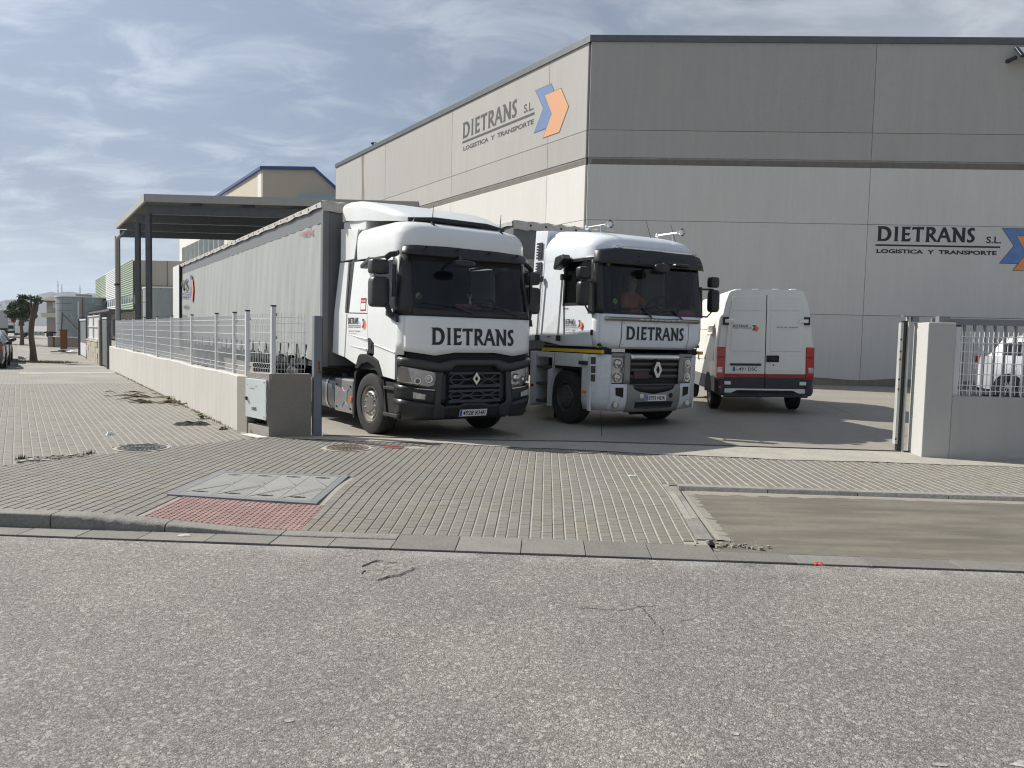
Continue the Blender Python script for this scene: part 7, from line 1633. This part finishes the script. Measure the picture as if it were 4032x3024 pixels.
g = G(); g.prism([(.02 - nA.x*.12, -nA.y*.12, 0), (DA[0]*48 - nA.x*.12, DA[1]*48 - nA.y*.12, 0), (DA[0]*48 + 9, DA[1]*48, 0), (9, 0, 0)], (0, 0, 9.0)); g.obj('main_block', BGW, cl)
g = G(); g.box(3.7, 3.78, -.03, .0, 0, 9.0); g.box(-.0, 9, -.03, .0, 6.2, 6.28); g.obj('panel_joint', JOINT, cl)
g = G(); g.prism([(nA.x*2.4, nA.y*2.4, 3.35), (DA[0]*52 + nA.x*2.4, DA[1]*52 + nA.y*2.4, 3.35), (DA[0]*52, DA[1]*52, 3.35), (0, 0, 3.35)], (0, 0, .22)); g.obj('door_awning', mat('awning_dark', (.09, .085, .08), .8), cl)
for i in range(14):
    a = 1 + i * 3.2; g = G(); g.prism([(DA[0]*a + nA.x*.02, DA[1]*a + nA.y*.02, .4), (DA[0]*(a+1.2) + nA.x*.02, DA[1]*(a+1.2) + nA.y*.02, .4), (DA[0]*(a+1.2) - nA.x*.1, DA[1]*(a+1.2) - nA.y*.1, .4), (DA[0]*a - nA.x*.1, DA[1]*a - nA.y*.1, .4)], (0, 0, 2.2)); g.obj('shop_window', WHB if i % 3 else WGL, cl)
METC = mat('grey_panel_metal', (.26, .295, .305), .6, .1, [(.5, .3, (1, 1, .3), (.19, .21, .22)), (3, .2, (1, 1, .1), (.30, .325, .33))])
def curved(root, cx, cy, r_, z1, a0, a1, rows_, name='curved_panel', nseg=8):
    for j in range(rows_):
        for i in range(nseg):
            b0, b1 = lerp(a0, a1, i / nseg) + .004, lerp(a0, a1, (i + 1) / nseg) - .004; g = G(); rr = []
            for k in range(4):
                a = lerp(b0, b1, k / 3); rr.append([(cx + r_*math.cos(a), cy + r_*math.sin(a), z1*j/rows_ + .03), (cx + r_*math.cos(a), cy + r_*math.sin(a), z1*(j+1)/rows_ - .02)])
            g.grid(rr); g.obj(name, METC, root)
rg = thing('rounded_annex', 'low grey metal clad annex with rounded corner beside the clad building', 'building', (-34.5, 77, 0))
curved(rg, 0, 4, 4, 5.6, R(180), R(290), 4, nseg=7)
g = G(); g.prism([(1.3, .3, 0), (12, .3, 0), (12, .35, 0), (1.3, .35, 0)], (0, 0, 5.6)); g.obj('flat_wall', METC, rg)
g = G(); n = 30; g.polyh([(4.05*math.cos(6.283*k/n), 4 + 4.05*math.sin(6.283*k/n), 5.6) for k in range(n)], [], (0, 0, .15)); g.obj('roof_rim', WHB, rg)
tk_ = thing('round_metal_building', 'tall rounded grey metal panel building far down the street', 'building', (-62.3, 112.5, 0))
curved(tk_, 0, 0, 3.9, 5.7, R(150), R(330), 6, nseg=9)
g = G(); n = 36; g.polyh([(4.0*math.cos(6.283*k/n), 4.0*math.sin(6.283*k/n), 5.7) for k in range(n)], [], (0, 0, .14)); g.obj('roof_rim', WHB, tk_)
g = G(); a = R(292); g.tube([(3.95*math.cos(a), 3.95*math.sin(a), 0), (3.95*math.cos(a), 3.95*math.sin(a), 5.5)], .07, 6); g.obj('rust_pipe', RUST, tk_)
g = G(); g.box(-1.3, .3, -.5, 1, 5.75, 6.25); g.obj('roof_unit', METALG, tk_)
fb = thing('far_beige_building', 'far beige block with a long dark ribbon window beside the round building', 'building', (-59.3, 113.5, 0))
g = G(); g.box(0, 14, 0, 10, 0, 5.1); g.obj('wall', BGW, fb)
g = G(); g.box(1.0, 9, -.05, .02, 2.75, 3.6); g.obj('ribbon_window', mat('dark_window', (.02, .022, .024), .1), fb)
g = G(); g.box(-.1, 14.1, -.1, 10.1, 5.101, 5.25); g.obj('roof_edge', METALG, fb)
hs_ = thing('far_house', 'house with brown roof and pale balcony behind the round building', 'house', (-73.6, 121.5, 0))
g = G(); g.box(0, 5, 0, 8, 0, 5.6); g.obj('wall', mat('house_wall', (.34, .30, .28), .9), hs_)
g = G(); g.prism([(-.6, -.8, 5.3), (5.2, -.8, 5.3), (5.2, 2, 6.0), (-.6, 2, 6.0)], (0, 0, .2)); g.obj('roof', mat('roof_brown', (.12, .085, .075), .9), hs_)
g = G(); g.box(-.3, 5, -1.0, .0, 2.9, 3.6); g.obj('balcony', mat('balcony_cream', (.6, .57, .45), .8), hs_)
g = G(); g.box(1, 1.6, -.03, .02, 4.4, 5.5); g.obj('window', WHB, hs_)

# ---- poles, far trucks, sign, tree, hill
for x, y, h, lb in ((-73.2, 109.0, 7.8, 'slim white lamp post at the far left edge'), (-60.0, 106.3, 5.0, 'white pole in front of the far beige block')):
    o = thing('lamp_post', lb, 'lamp post', (x, y, 0)); g = G(); g.cyl((0, 0, 0), (0, 0, h), .11, .08, 8); g.obj('shaft', WPOST, o); g = G(); g.cyl((0, 0, 0), (0, 0, .3), .2, .18, 8); g.obj('base', METALG, o)
def far_tractor(root, long=True):
    g = G(); g.prism([(0, 0, .6), (0, 0, 2.2), (0, .25, 3.0), (0, .5, 3.4), (0, 2.2, 3.7), (0, 2.25, .9)], (2.45, 0, 0)); g.obj('cab', WHITE, root, bev=.08)
    g = G(); g.prism([(-.012, .45, 1.9), (-.012, 1.3, 1.9), (-.012, 1.3, 2.7), (-.012, .55, 2.7)], (.01, 0, 0)); g.obj('side_window', mat('dark_window', (.02, .022, .024), .1), root)
    g = G(); g.prism([(2.462, .45, 1.9), (2.462, 1.3, 1.9), (2.462, 1.3, 2.7), (2.462, .55, 2.7)], (-.01, 0, 0)); g.obj('side_window', MATS['dark_window'], root)
    g = G(); g.prism([(.15, -.02, 1.95), (2.3, -.02, 1.95), (2.25, .18, 2.75), (.2, .18, 2.75)], (0, .02, 0)); g.obj('windscreen', MATS['dark_window'], root)
    g = G(); g.box(.5, 1.95, -.03, .0, 1.0, 1.5); g.obj('grille', BLACKP, root)
    g = G(); g.box(0, 2.45, -.02, .4, .35, .7); g.obj('bumper', GREYP, root)
    g = G(); g.box(.8, 1.65, 2.2, 5.9, .75, 1.0); g.obj('chassis', BLACKM, root)
    for i in range(3):
        g = G(); g.box(1.9, 2.46, 2.35 + i*.62, 2.9 + i*.62, .35, 1.0); g.obj('tank', ALU, root, bev=.05)
        g = G(); g.box(.0, .6, 2.35 + i*.62, 2.9 + i*.62, .35, 1.0); g.obj('tank', ALU, root, bev=.05)
    for y in (1.2, 4.9):
        for x, sg in ((.2, -1), (2.25, 1)): wheel(root, x, y, .5, .35, sg, STEELD)
    g = G(); g.box(-.05, .5, 4.3, 5.6, 1.02, 1.08); g.obj('mudguard', BLACKP, root)
o = thing('far_truck', 'white tractor unit without trailer parked sideways before the round building', 'truck', (-65.6, 101.6, 0), R(-60), 'trucks parked at the end of the street')
far_tractor(o); o.scale = (.78, .78, .78)
o = thing('far_truck', 'white truck facing the camera beyond the no entry sign', 'truck', (-75.2, 112.3, 0), R(33), 'trucks parked at the end of the street')
far_tractor(o)
o = thing('far_truck', 'back of a grey box lorry cut off by the left edge', 'truck', (-70.9, 103.5, 0), R(33), 'trucks parked at the end of the street')
g = G(); g.box(0, 2.5, 0, 7, 1.0, 3.55); g.obj('box_body', mat('box_grey', (.42, .43, .44), .6), o, bev=.03)
g = G(); g.box(.02, 2.48, -.03, .0, .95, 1.12); g.obj('rear_beam', GREYP, o)
g = G(); g.box(1.24, 1.26, -.012, .0, 1.15, 3.5); g.obj('door_gap', BLACKM, o)
for x in (.06, 2.25):
    g = G(); g.box(x, x + .2, -.06, -.01, .7, .85); g.obj('tail_lamp', REDLENS, o)
g = G(); g.box(.1, 2.4, .05, 6.8, .5, .95); g.obj('underframe', BLACKM, o)
for x, sg in ((.3, -1), (2.2, 1)): wheel(o, x, 1.4, .48, .5, sg, STEELD)
ns = thing('no_entry_sign', 'round red no entry sign on a thin post at the street end', 'road sign', (-70.2, 108.3, 0))
g = G(); g.cyl((0, 0, 0), (0, 0, 2.4), .035, n=8); g.obj('post', METALG, ns)
g = G(); g.cyl((0, 0, 2.3), (.25*.0, -.03, 2.3), .42, n=24); sgn = g.obj('sign_disc', mat('sign_red', (.5, .03, .03), .5), ns)
g = G(); g.box(-.26, .26, -.036, -.031, 2.25, 2.35); g.obj('white_bar', PLATEW, sgn)
pr_ = thing('person', 'tiny distant person in a red top near the no entry sign', 'person', (-71.2, 108.2, 0))
skin_body('body', [[('p', (0, 0, .9), .14), ('c', (0, 0, 1.3), .16), ('n', (0, 0, 1.5), .06), ('h', (0, 0, 1.62), .09), ('t', (0, 0, 1.72), .07)], [('c', 0, 0), ('s1', (-.2, 0, 1.4), .06), ('e1', (-.26, .02, 1.1), .045), ('w1', (-.27, -.05, .85), .035)], [('c', 0, 0), ('s2', (.2, 0, 1.4), .06), ('e2', (.26, .02, 1.1), .045), ('w2', (.27, -.05, .85), .035)], [('p', 0, 0), ('k1', (-.1, 0, .48), .07), ('a1', (-.12, 0, .08), .05), ('f1', (-.12, -.15, .04), .04)], [('p', 0, 0), ('k2', (.1, 0, .48), .07), ('a2', (.12, 0, .08), .05), ('f2', (.12, -.15, .04), .04)]], mat('red_top', (.35, .05, .06), .8), pr_, 1)
bin_ = thing('waste_container', 'green waste container beside the far white truck', 'container', (-68.4, 107.5, 0))
g = G(); g.box(-.9, .9, -.5, .5, .15, 1.6); g.obj('tub', mat('bin_green', (.16, .22, .18), .6), bin_, bev=.06)
g = G(); g.box(-.95, .95, -.55, .55, 1.601, 1.72); g.obj('lid', mat('bin_lid', (.22, .27, .23), .6), bin_, bev=.04)
BARK = mat('bark', (.135, .105, .08), .95, 0, [(6, .5, (1, 1, .25), (.07, .055, .045))], (18, .9, .03)); 
LEAF = mat('leaf', (.060, .082, .030), .6, 0, [(1.6, .5, None, (.035, .05, .02)), (6, .3, None, (.10, .12, .045))])
def crown(root, c, rad, n, size=.11, seed=1, lobes=14):
    rn_ = random.Random(seed); g = G(); lb = []
    for k in range(lobes):
        a, e = rn_.uniform(0, 6.283), rn_.uniform(-.5, 1.2); lb.append((Vector((c[0] + rad[0]*.62*math.cos(a)*math.cos(e), c[1] + rad[1]*.62*math.sin(a)*math.cos(e), c[2] + rad[2]*.58*math.sin(e))), rn_.uniform(.30, .5)))
    for k in range(n):
        q, r_ = rn_.choice(lb); d = Vector((rn_.gauss(0, 1), rn_.gauss(0, 1), rn_.gauss(0, 1))).normalized() * (rn_.random() ** .45) * r_
        p = q + Vector((d.x*rad[0], d.y*rad[1], d.z*rad[2])); s_ = size * rn_.uniform(.6, 1.35); u_ = Vector((rn_.gauss(0, 1), rn_.gauss(0, 1), rn_.gauss(0, .6))).normalized(); v_ = u_.orthogonal().normalized(); v_ = (v_ * math.cos(k) + u_.cross(v_) * math.sin(k))
        g.add([p - u_*s_, p + v_*s_*.42, p + u_*s_, p - v_*s_*.42], [(0,1,2,3)])
    return g.obj('crown', LEAF, root)
tr = thing('street_tree', 'leafy round street tree further along the pavement', 'tree', (-38.84, 60.84, 0))
g = G(); g.tube([(0, 0, 0), (.03, 0, .8), (-.02, 0, 1.5), (.05, 0, 1.9)], [.17, .13, .11, .10], 10)
for a, e, L_ in ((0, .8, 1.1), (1.4, .9, 1.2), (2.6, .7, 1.2), (3.9, .9, 1.1), (5.2, .8, 1.2)): g.tube([(.05, 0, 1.8), (.05 + .4*L_*math.cos(a)*math.cos(e), .4*L_*math.sin(a), 1.8 + .5*L_*math.sin(e)), (.05 + .8*L_*math.cos(a)*math.cos(e), L_*math.sin(a)*.6, 1.8 + L_*math.sin(e))], [.06, .04, .02], 6)
g.obj('trunk', BARK, tr, smooth=50); crown(tr, (.0, 0, 2.55), (1.18, 1.1, 1.0), 9000, .095, 3, 22)
tr = thing('street_tree', 'leaning bare trunk of a cut back street tree with few leaves', 'tree', (-20.76, 33.3, 0))
g = G(); g.tube([(0, 0, -.02), (-.02, 0, .5), (-.10, 0, 1.2), (-.06, 0, 1.7), (.02, 0, 2.1), (.06, 0, 2.55)], [.17, .125, .11, .115, .11, .05], 12); g.tube([(.0, 0, 1.95), (.16, 0, 2.3), (.22, 0, 2.75)], [.10, .07, .05], 8); g.tube([(-.02, 0, 2.1), (-.12, .05, 2.5), (-.10, .1, 2.8)], [.06, .04, .02], 7); g.ell((.10, -.02, 2.0), (.12, .1, .12), 8, 6)
g.obj('trunk', BARK, tr, smooth=60); crown(tr, (-.15, 0, 2.62), (.55, .5, .36), 700, .06, 5, 6)
GRASS = mat('dry_grass', (.13, .14, .06), .9, 0, [(3, .5, None, (.2, .17, .09))])
def tufts(name, label, pts, n, h, sp, cat='grass', mt=GRASS, seed=2):
    rn_ = random.Random(seed); g = G()
    for k in range(n):
        p = rn_.choice(pts); x, y = p[0] + rn_.gauss(0, sp[0]), p[1] + rn_.gauss(0, sp[1]); a = rn_.uniform(0, 6.283); hh = h * rn_.uniform(.4, 1.2); b = rn_.uniform(0, .6) * hh; w_ = .006 + h*.03
        g.add([(x - w_*math.sin(a), y + w_*math.cos(a), .0), (x + w_*math.sin(a), y - w_*math.cos(a), .0), (x + b*math.cos(a), y + b*math.sin(a), hh)], [(0,1,2)])
    o = g.obj(name, mt, kind='stuff'); return tag(o, label, cat)
tufts('grass_patch', 'flat patch of dry grass around the foot of the near tree', [(-20.3 + i*.12, 33.2) for i in range(-9, 10)], 1500, .10, (.25, .3))
tufts('grass_patch', 'thin grass ring under the leafy far tree', [(-38.8, 60.8)], 500, .12, (.8, .5), seed=4)

# hill with houses and masts
HILL = mat('hill_scrub', (.042, .050, .040), .95, 0, [(.012, .5, None, (.06, .058, .048)), (.05, .4, None, (.03, .038, .03))])
g = G(); D0 = 2300.; rows = []
ridge = pl([(-1.05, .018), (-.80, .024), (-.67, .0285), (-.645, .033), (-.62, .040), (-.60, .0435), (-.58, .0445), (-.55, .043), (-.50, .041), (-.40, .030), (-.25, .012), (-.1, .0)])
for j in range(15):
    k = j / 14; row = []
    for i in range(121):
        a = lerp(-1.05, -.1, i / 120); D = D0 * (.72 + .28 * k); row.append((a * D, D, (ridge(a) * D0 + 1.6) * (k ** 1.15) + (9 * math.sin(i*.9 + j) + 5*math.sin(i*2.3)) * k * (1 - k) - 1 + (2.5*math.sin(i*1.7) + 1.5*math.sin(i*3.1) if j > 11 else 0)))
    rows.append(row)
g.grid(rows); st(g, 'hill', HILL, smooth=True)
rn_ = random.Random(11)
HW_ = [mat('hill_house_white', (.55, .53, .49), .9), mat('hill_house_tan', (.38, .30, .25), .9), mat('hill_house_pink', (.42, .31, .28), .9)]
for k in range(48):
    a = rn_.uniform(-.70, -.628); kk = rn_.uniform(.12, .9); D = D0 * (.72 + .28 * kk); z = (ridge(a) * D0 + 1.6) * (kk ** 1.15) - 3; w_, h = rn_.uniform(8, 22), rn_.uniform(6, 11)
    o = thing('hillside_house', 'small pale house among others on the distant hillside', 'house', (a*D, D - 6, z), rn_.uniform(-.5, .5), 'houses on the hillside')
    g = G(); g.box(-w_/2, w_/2, 0, 9, 0, h); g.obj('wall', rn_.choice(HW_), o)
    g = G(); g.prism([(-w_/2 - .6, -.6, h + .01), (w_/2 + .6, -.6, h + .01), (w_/2, 4.5, h + 2.4), (-w_/2, 4.5, h + 2.4)], (0, 5, 0)); g.obj('roof', mat('tile_roof', (.25, .13, .09), .9), o)
for a, h, lb in ((-.590, 40, 'tallest thin radio mast on the hilltop'), (-.585, 26, 'shorter mast right beside the tallest one'), (-.5615, 28, 'separate mast further right on the hilltop')):
    o = thing('radio_mast', lb, 'radio mast', (a*D0, D0 - 2, ridge(a)*D0 - 2), group='masts on the hill'); g = G(); g.cyl((0, 0, 0), (0, 0, h), 1.7, .7, 6); g.obj('lattice', mat('mast', (.35, .36, .38), .7), o); g = G(); g.cyl((0, 0, h*.5), (0, 0, h*.56), 2.6, n=8); g.obj('platform', MATS['mast'], o)

# ================================================================== LITTER AND WEEDS
def cloth(name, label, cat, c, sx, sy, h, mt, rz=0., n=18, seed=1):
    rn2 = random.Random(seed); ph = [rn2.uniform(0, 6) for _ in range(6)]; g = G(); rows = []
    for j in range(n + 1):
        row = []
        for i in range(n + 1):
            u_, v_ = i/n*2 - 1, j/n*2 - 1; e = max(0, 1 - max(abs(u_), abs(v_)) ** 4); x = sx*u_*(1 + .12*math.sin(3*v_ + ph[0])); y = sy*v_*(1 + .15*math.sin(4*u_ + ph[1])); z = h*e*(.55 + .3*math.sin(5*v_ + 2*u_ + ph[2]) + .2*math.sin(9*u_ + ph[3]) + .15*math.sin(13*v_ + ph[4])) + .002
            row.append((x, y, max(.002, z)))
        rows.append(row)
    g.grid(rows); o = g.obj(name, mt, smooth=70); o.location = c; o.rotation_euler = (0, 0, rz); return tag(o, label, cat)
cloth('jacket', 'crumpled black jacket lying on the pavement by the low wall', 'jacket', (-5.35, 12.82, .0), .27, .15, .06, mat('black_cloth', (.008, .008, .010), .9), R(10), 22, 3)
cloth('paper', 'crumpled white paper scrap on the left pavement', 'paper', (-5.96, 11.37, .0), .055, .04, .05, PLATEW, .4, 12, 5)
cloth('wrapper', 'small crumpled green and white wrapper on the driveway paving', 'wrapper', (1.44, 8.95, .002), .045, .03, .018, mat('pale_green', (.42, .52, .48), .6), .1, 10, 6)
cloth('wrapper', 'flat crumpled red wrapper lying on the asphalt road', 'wrapper', (2.43, 5.92, ROAD), .045, .03, .018, mat('wrapper_red', (.42, .05, .025), .6), -.1, 10, 8)
cloth('dirt_heap', 'little dark clod of dirt at the foot of the wall', 'dirt', (-4.62, 12.28, .0), .07, .05, .05, MATS['soil'], .3, 12, 9)
cloth('leaf_scrap', 'pale dry leaf lying in the gutter below the worn kerb', 'leaf', (*uv2(-2.95, KV - .1), ROAD + .012), .05, .03, .012, mat('dry_leaf', (.42, .38, .30), .8), .1, 8, 10)
g = G(); g.prism([(-4.16, 11.73, .002), (-3.76, 11.36, .002), (-3.62, 11.42, .002), (-4.0, 11.79, .002)], (0, 0, .012)); tag(g.obj('board', mat('pale_board', (.60, .57, .48), .8)), 'flat pale board lying below the meter cabinet', 'board')
HUSK = mat('dry_husk', (.30, .23, .14), .9, 0, [(12, .5, None, (.16, .12, .08))])
rn3 = random.Random(5)
for cx, cy, n, lb in ((-8.55, 17.6, 11, 'scattered dry palm husks furthest along the low wall'), (-7.3, 16.4, 22, 'larger heap of dry palm husks and sticks by the low wall'), (-9.4, 18.6, 4, 'two thin dry fronds lying apart on the pavement')):
    o = thing('dry_fronds', lb, 'dry fronds', (cx, cy, 0), group='dry fronds along the wall')
    for k in range(n):
        a = rn3.gauss(.0, .35) + (2.1 if rn3.random() < .12 else 0) + .2; x, y = rn3.gauss(0, .38), rn3.gauss(0, .16); L_ = rn3.uniform(.12, .34); z = rn3.uniform(.012, .05)
        g = G(); g.tube([(x - L_*math.cos(a), y - L_*math.sin(a)*.6, .01), (x, y, z + .02), (x + L_*math.cos(a), y + L_*math.sin(a)*.6, .012)], [.004, .018, .005], 5); g.obj('frond', HUSK if k % 4 else mat('dark_husk', (.06, .048, .035), .9), o)
def weed(c, n, L_, lb, seed, mt):
    o = thing('weed', lb, 'weed', (c[0], c[1], 0)); r2 = random.Random(seed)
    for k in range(n):
        a = 6.283*k/n + r2.uniform(-.3, .3); l = L_*r2.uniform(.7, 1.2); e = r2.uniform(.4, 1.1); w_ = l*.16; d = Vector((math.cos(a), math.sin(a), 0)); s_ = Vector((-d.y, d.x, 0)); g = G()
        m_ = d*l*.55*math.cos(e) + Vector((0, 0, l*.55*math.sin(e))); t_ = d*l + Vector((0, 0, l*.5*math.sin(e))); g.add([s_*.004, -s_*.004, m_ - s_*w_, m_ + s_*w_, t_], [(0,1,2,3), (2,4,3)]); g.obj('leaf', mt, o)
WEED = mat('weed_leaf', (.10, .14, .05), .7)
weed((-5.57, 13.75), 13, .17, 'green leafy weed growing at the wall foot near the jacket', 3, WEED)
weed((-7.62, 17.05), 16, .20, 'pale weed tuft growing out of the wall foot by the husks', 4, mat('weed_pale', (.17, .19, .08), .8))
weed((-4.05, 11.98), 9, .10, 'tiny dry weed beside the meter cabinet sill', 5, mat('weed_dry', (.16, .14, .08), .8))
tufts('wall_foot_litter', 'thin line of dry grass and debris along the foot of the low wall', [(W0.x + DA[0]*t + nA.x*.03, W0.y + DA[1]*t + nA.y*.03) for t in [x*.15 for x in range(2, 120)]], 900, .035, (.03, .03), 'debris', HUSK, 8)
tufts('hole_grass', 'few green blades growing in the hole in the paving', [(-5.85, 9.1), (-5.3, 9.6)], 60, .06, (.03, .03), 'grass', WEED, 9)

# ================================================================== AIR
hzm = bpy.data.materials.new('haze_air'); hzm.use_nodes = True; t = hzm.node_tree; t.nodes.clear()
o = N(t, 'ShaderNodeOutputMaterial'); pv = N(t, 'ShaderNodeVolumePrincipled'); pv.inputs['Color'].default_value = (.72, .84, 1, 1); pv.inputs['Density'].default_value = .00016; pv.inputs['Anisotropy'].default_value = .2
t.links.new(pv.outputs[0], o.inputs['Volume'])
g = G(); g.box(-3200, 3200, -250, 3400, -1.2, 175); hzb = g.obj('haze', hzm, kind='stuff'); tag(hzb, 'thin pale haze hanging in the distant air', 'haze')
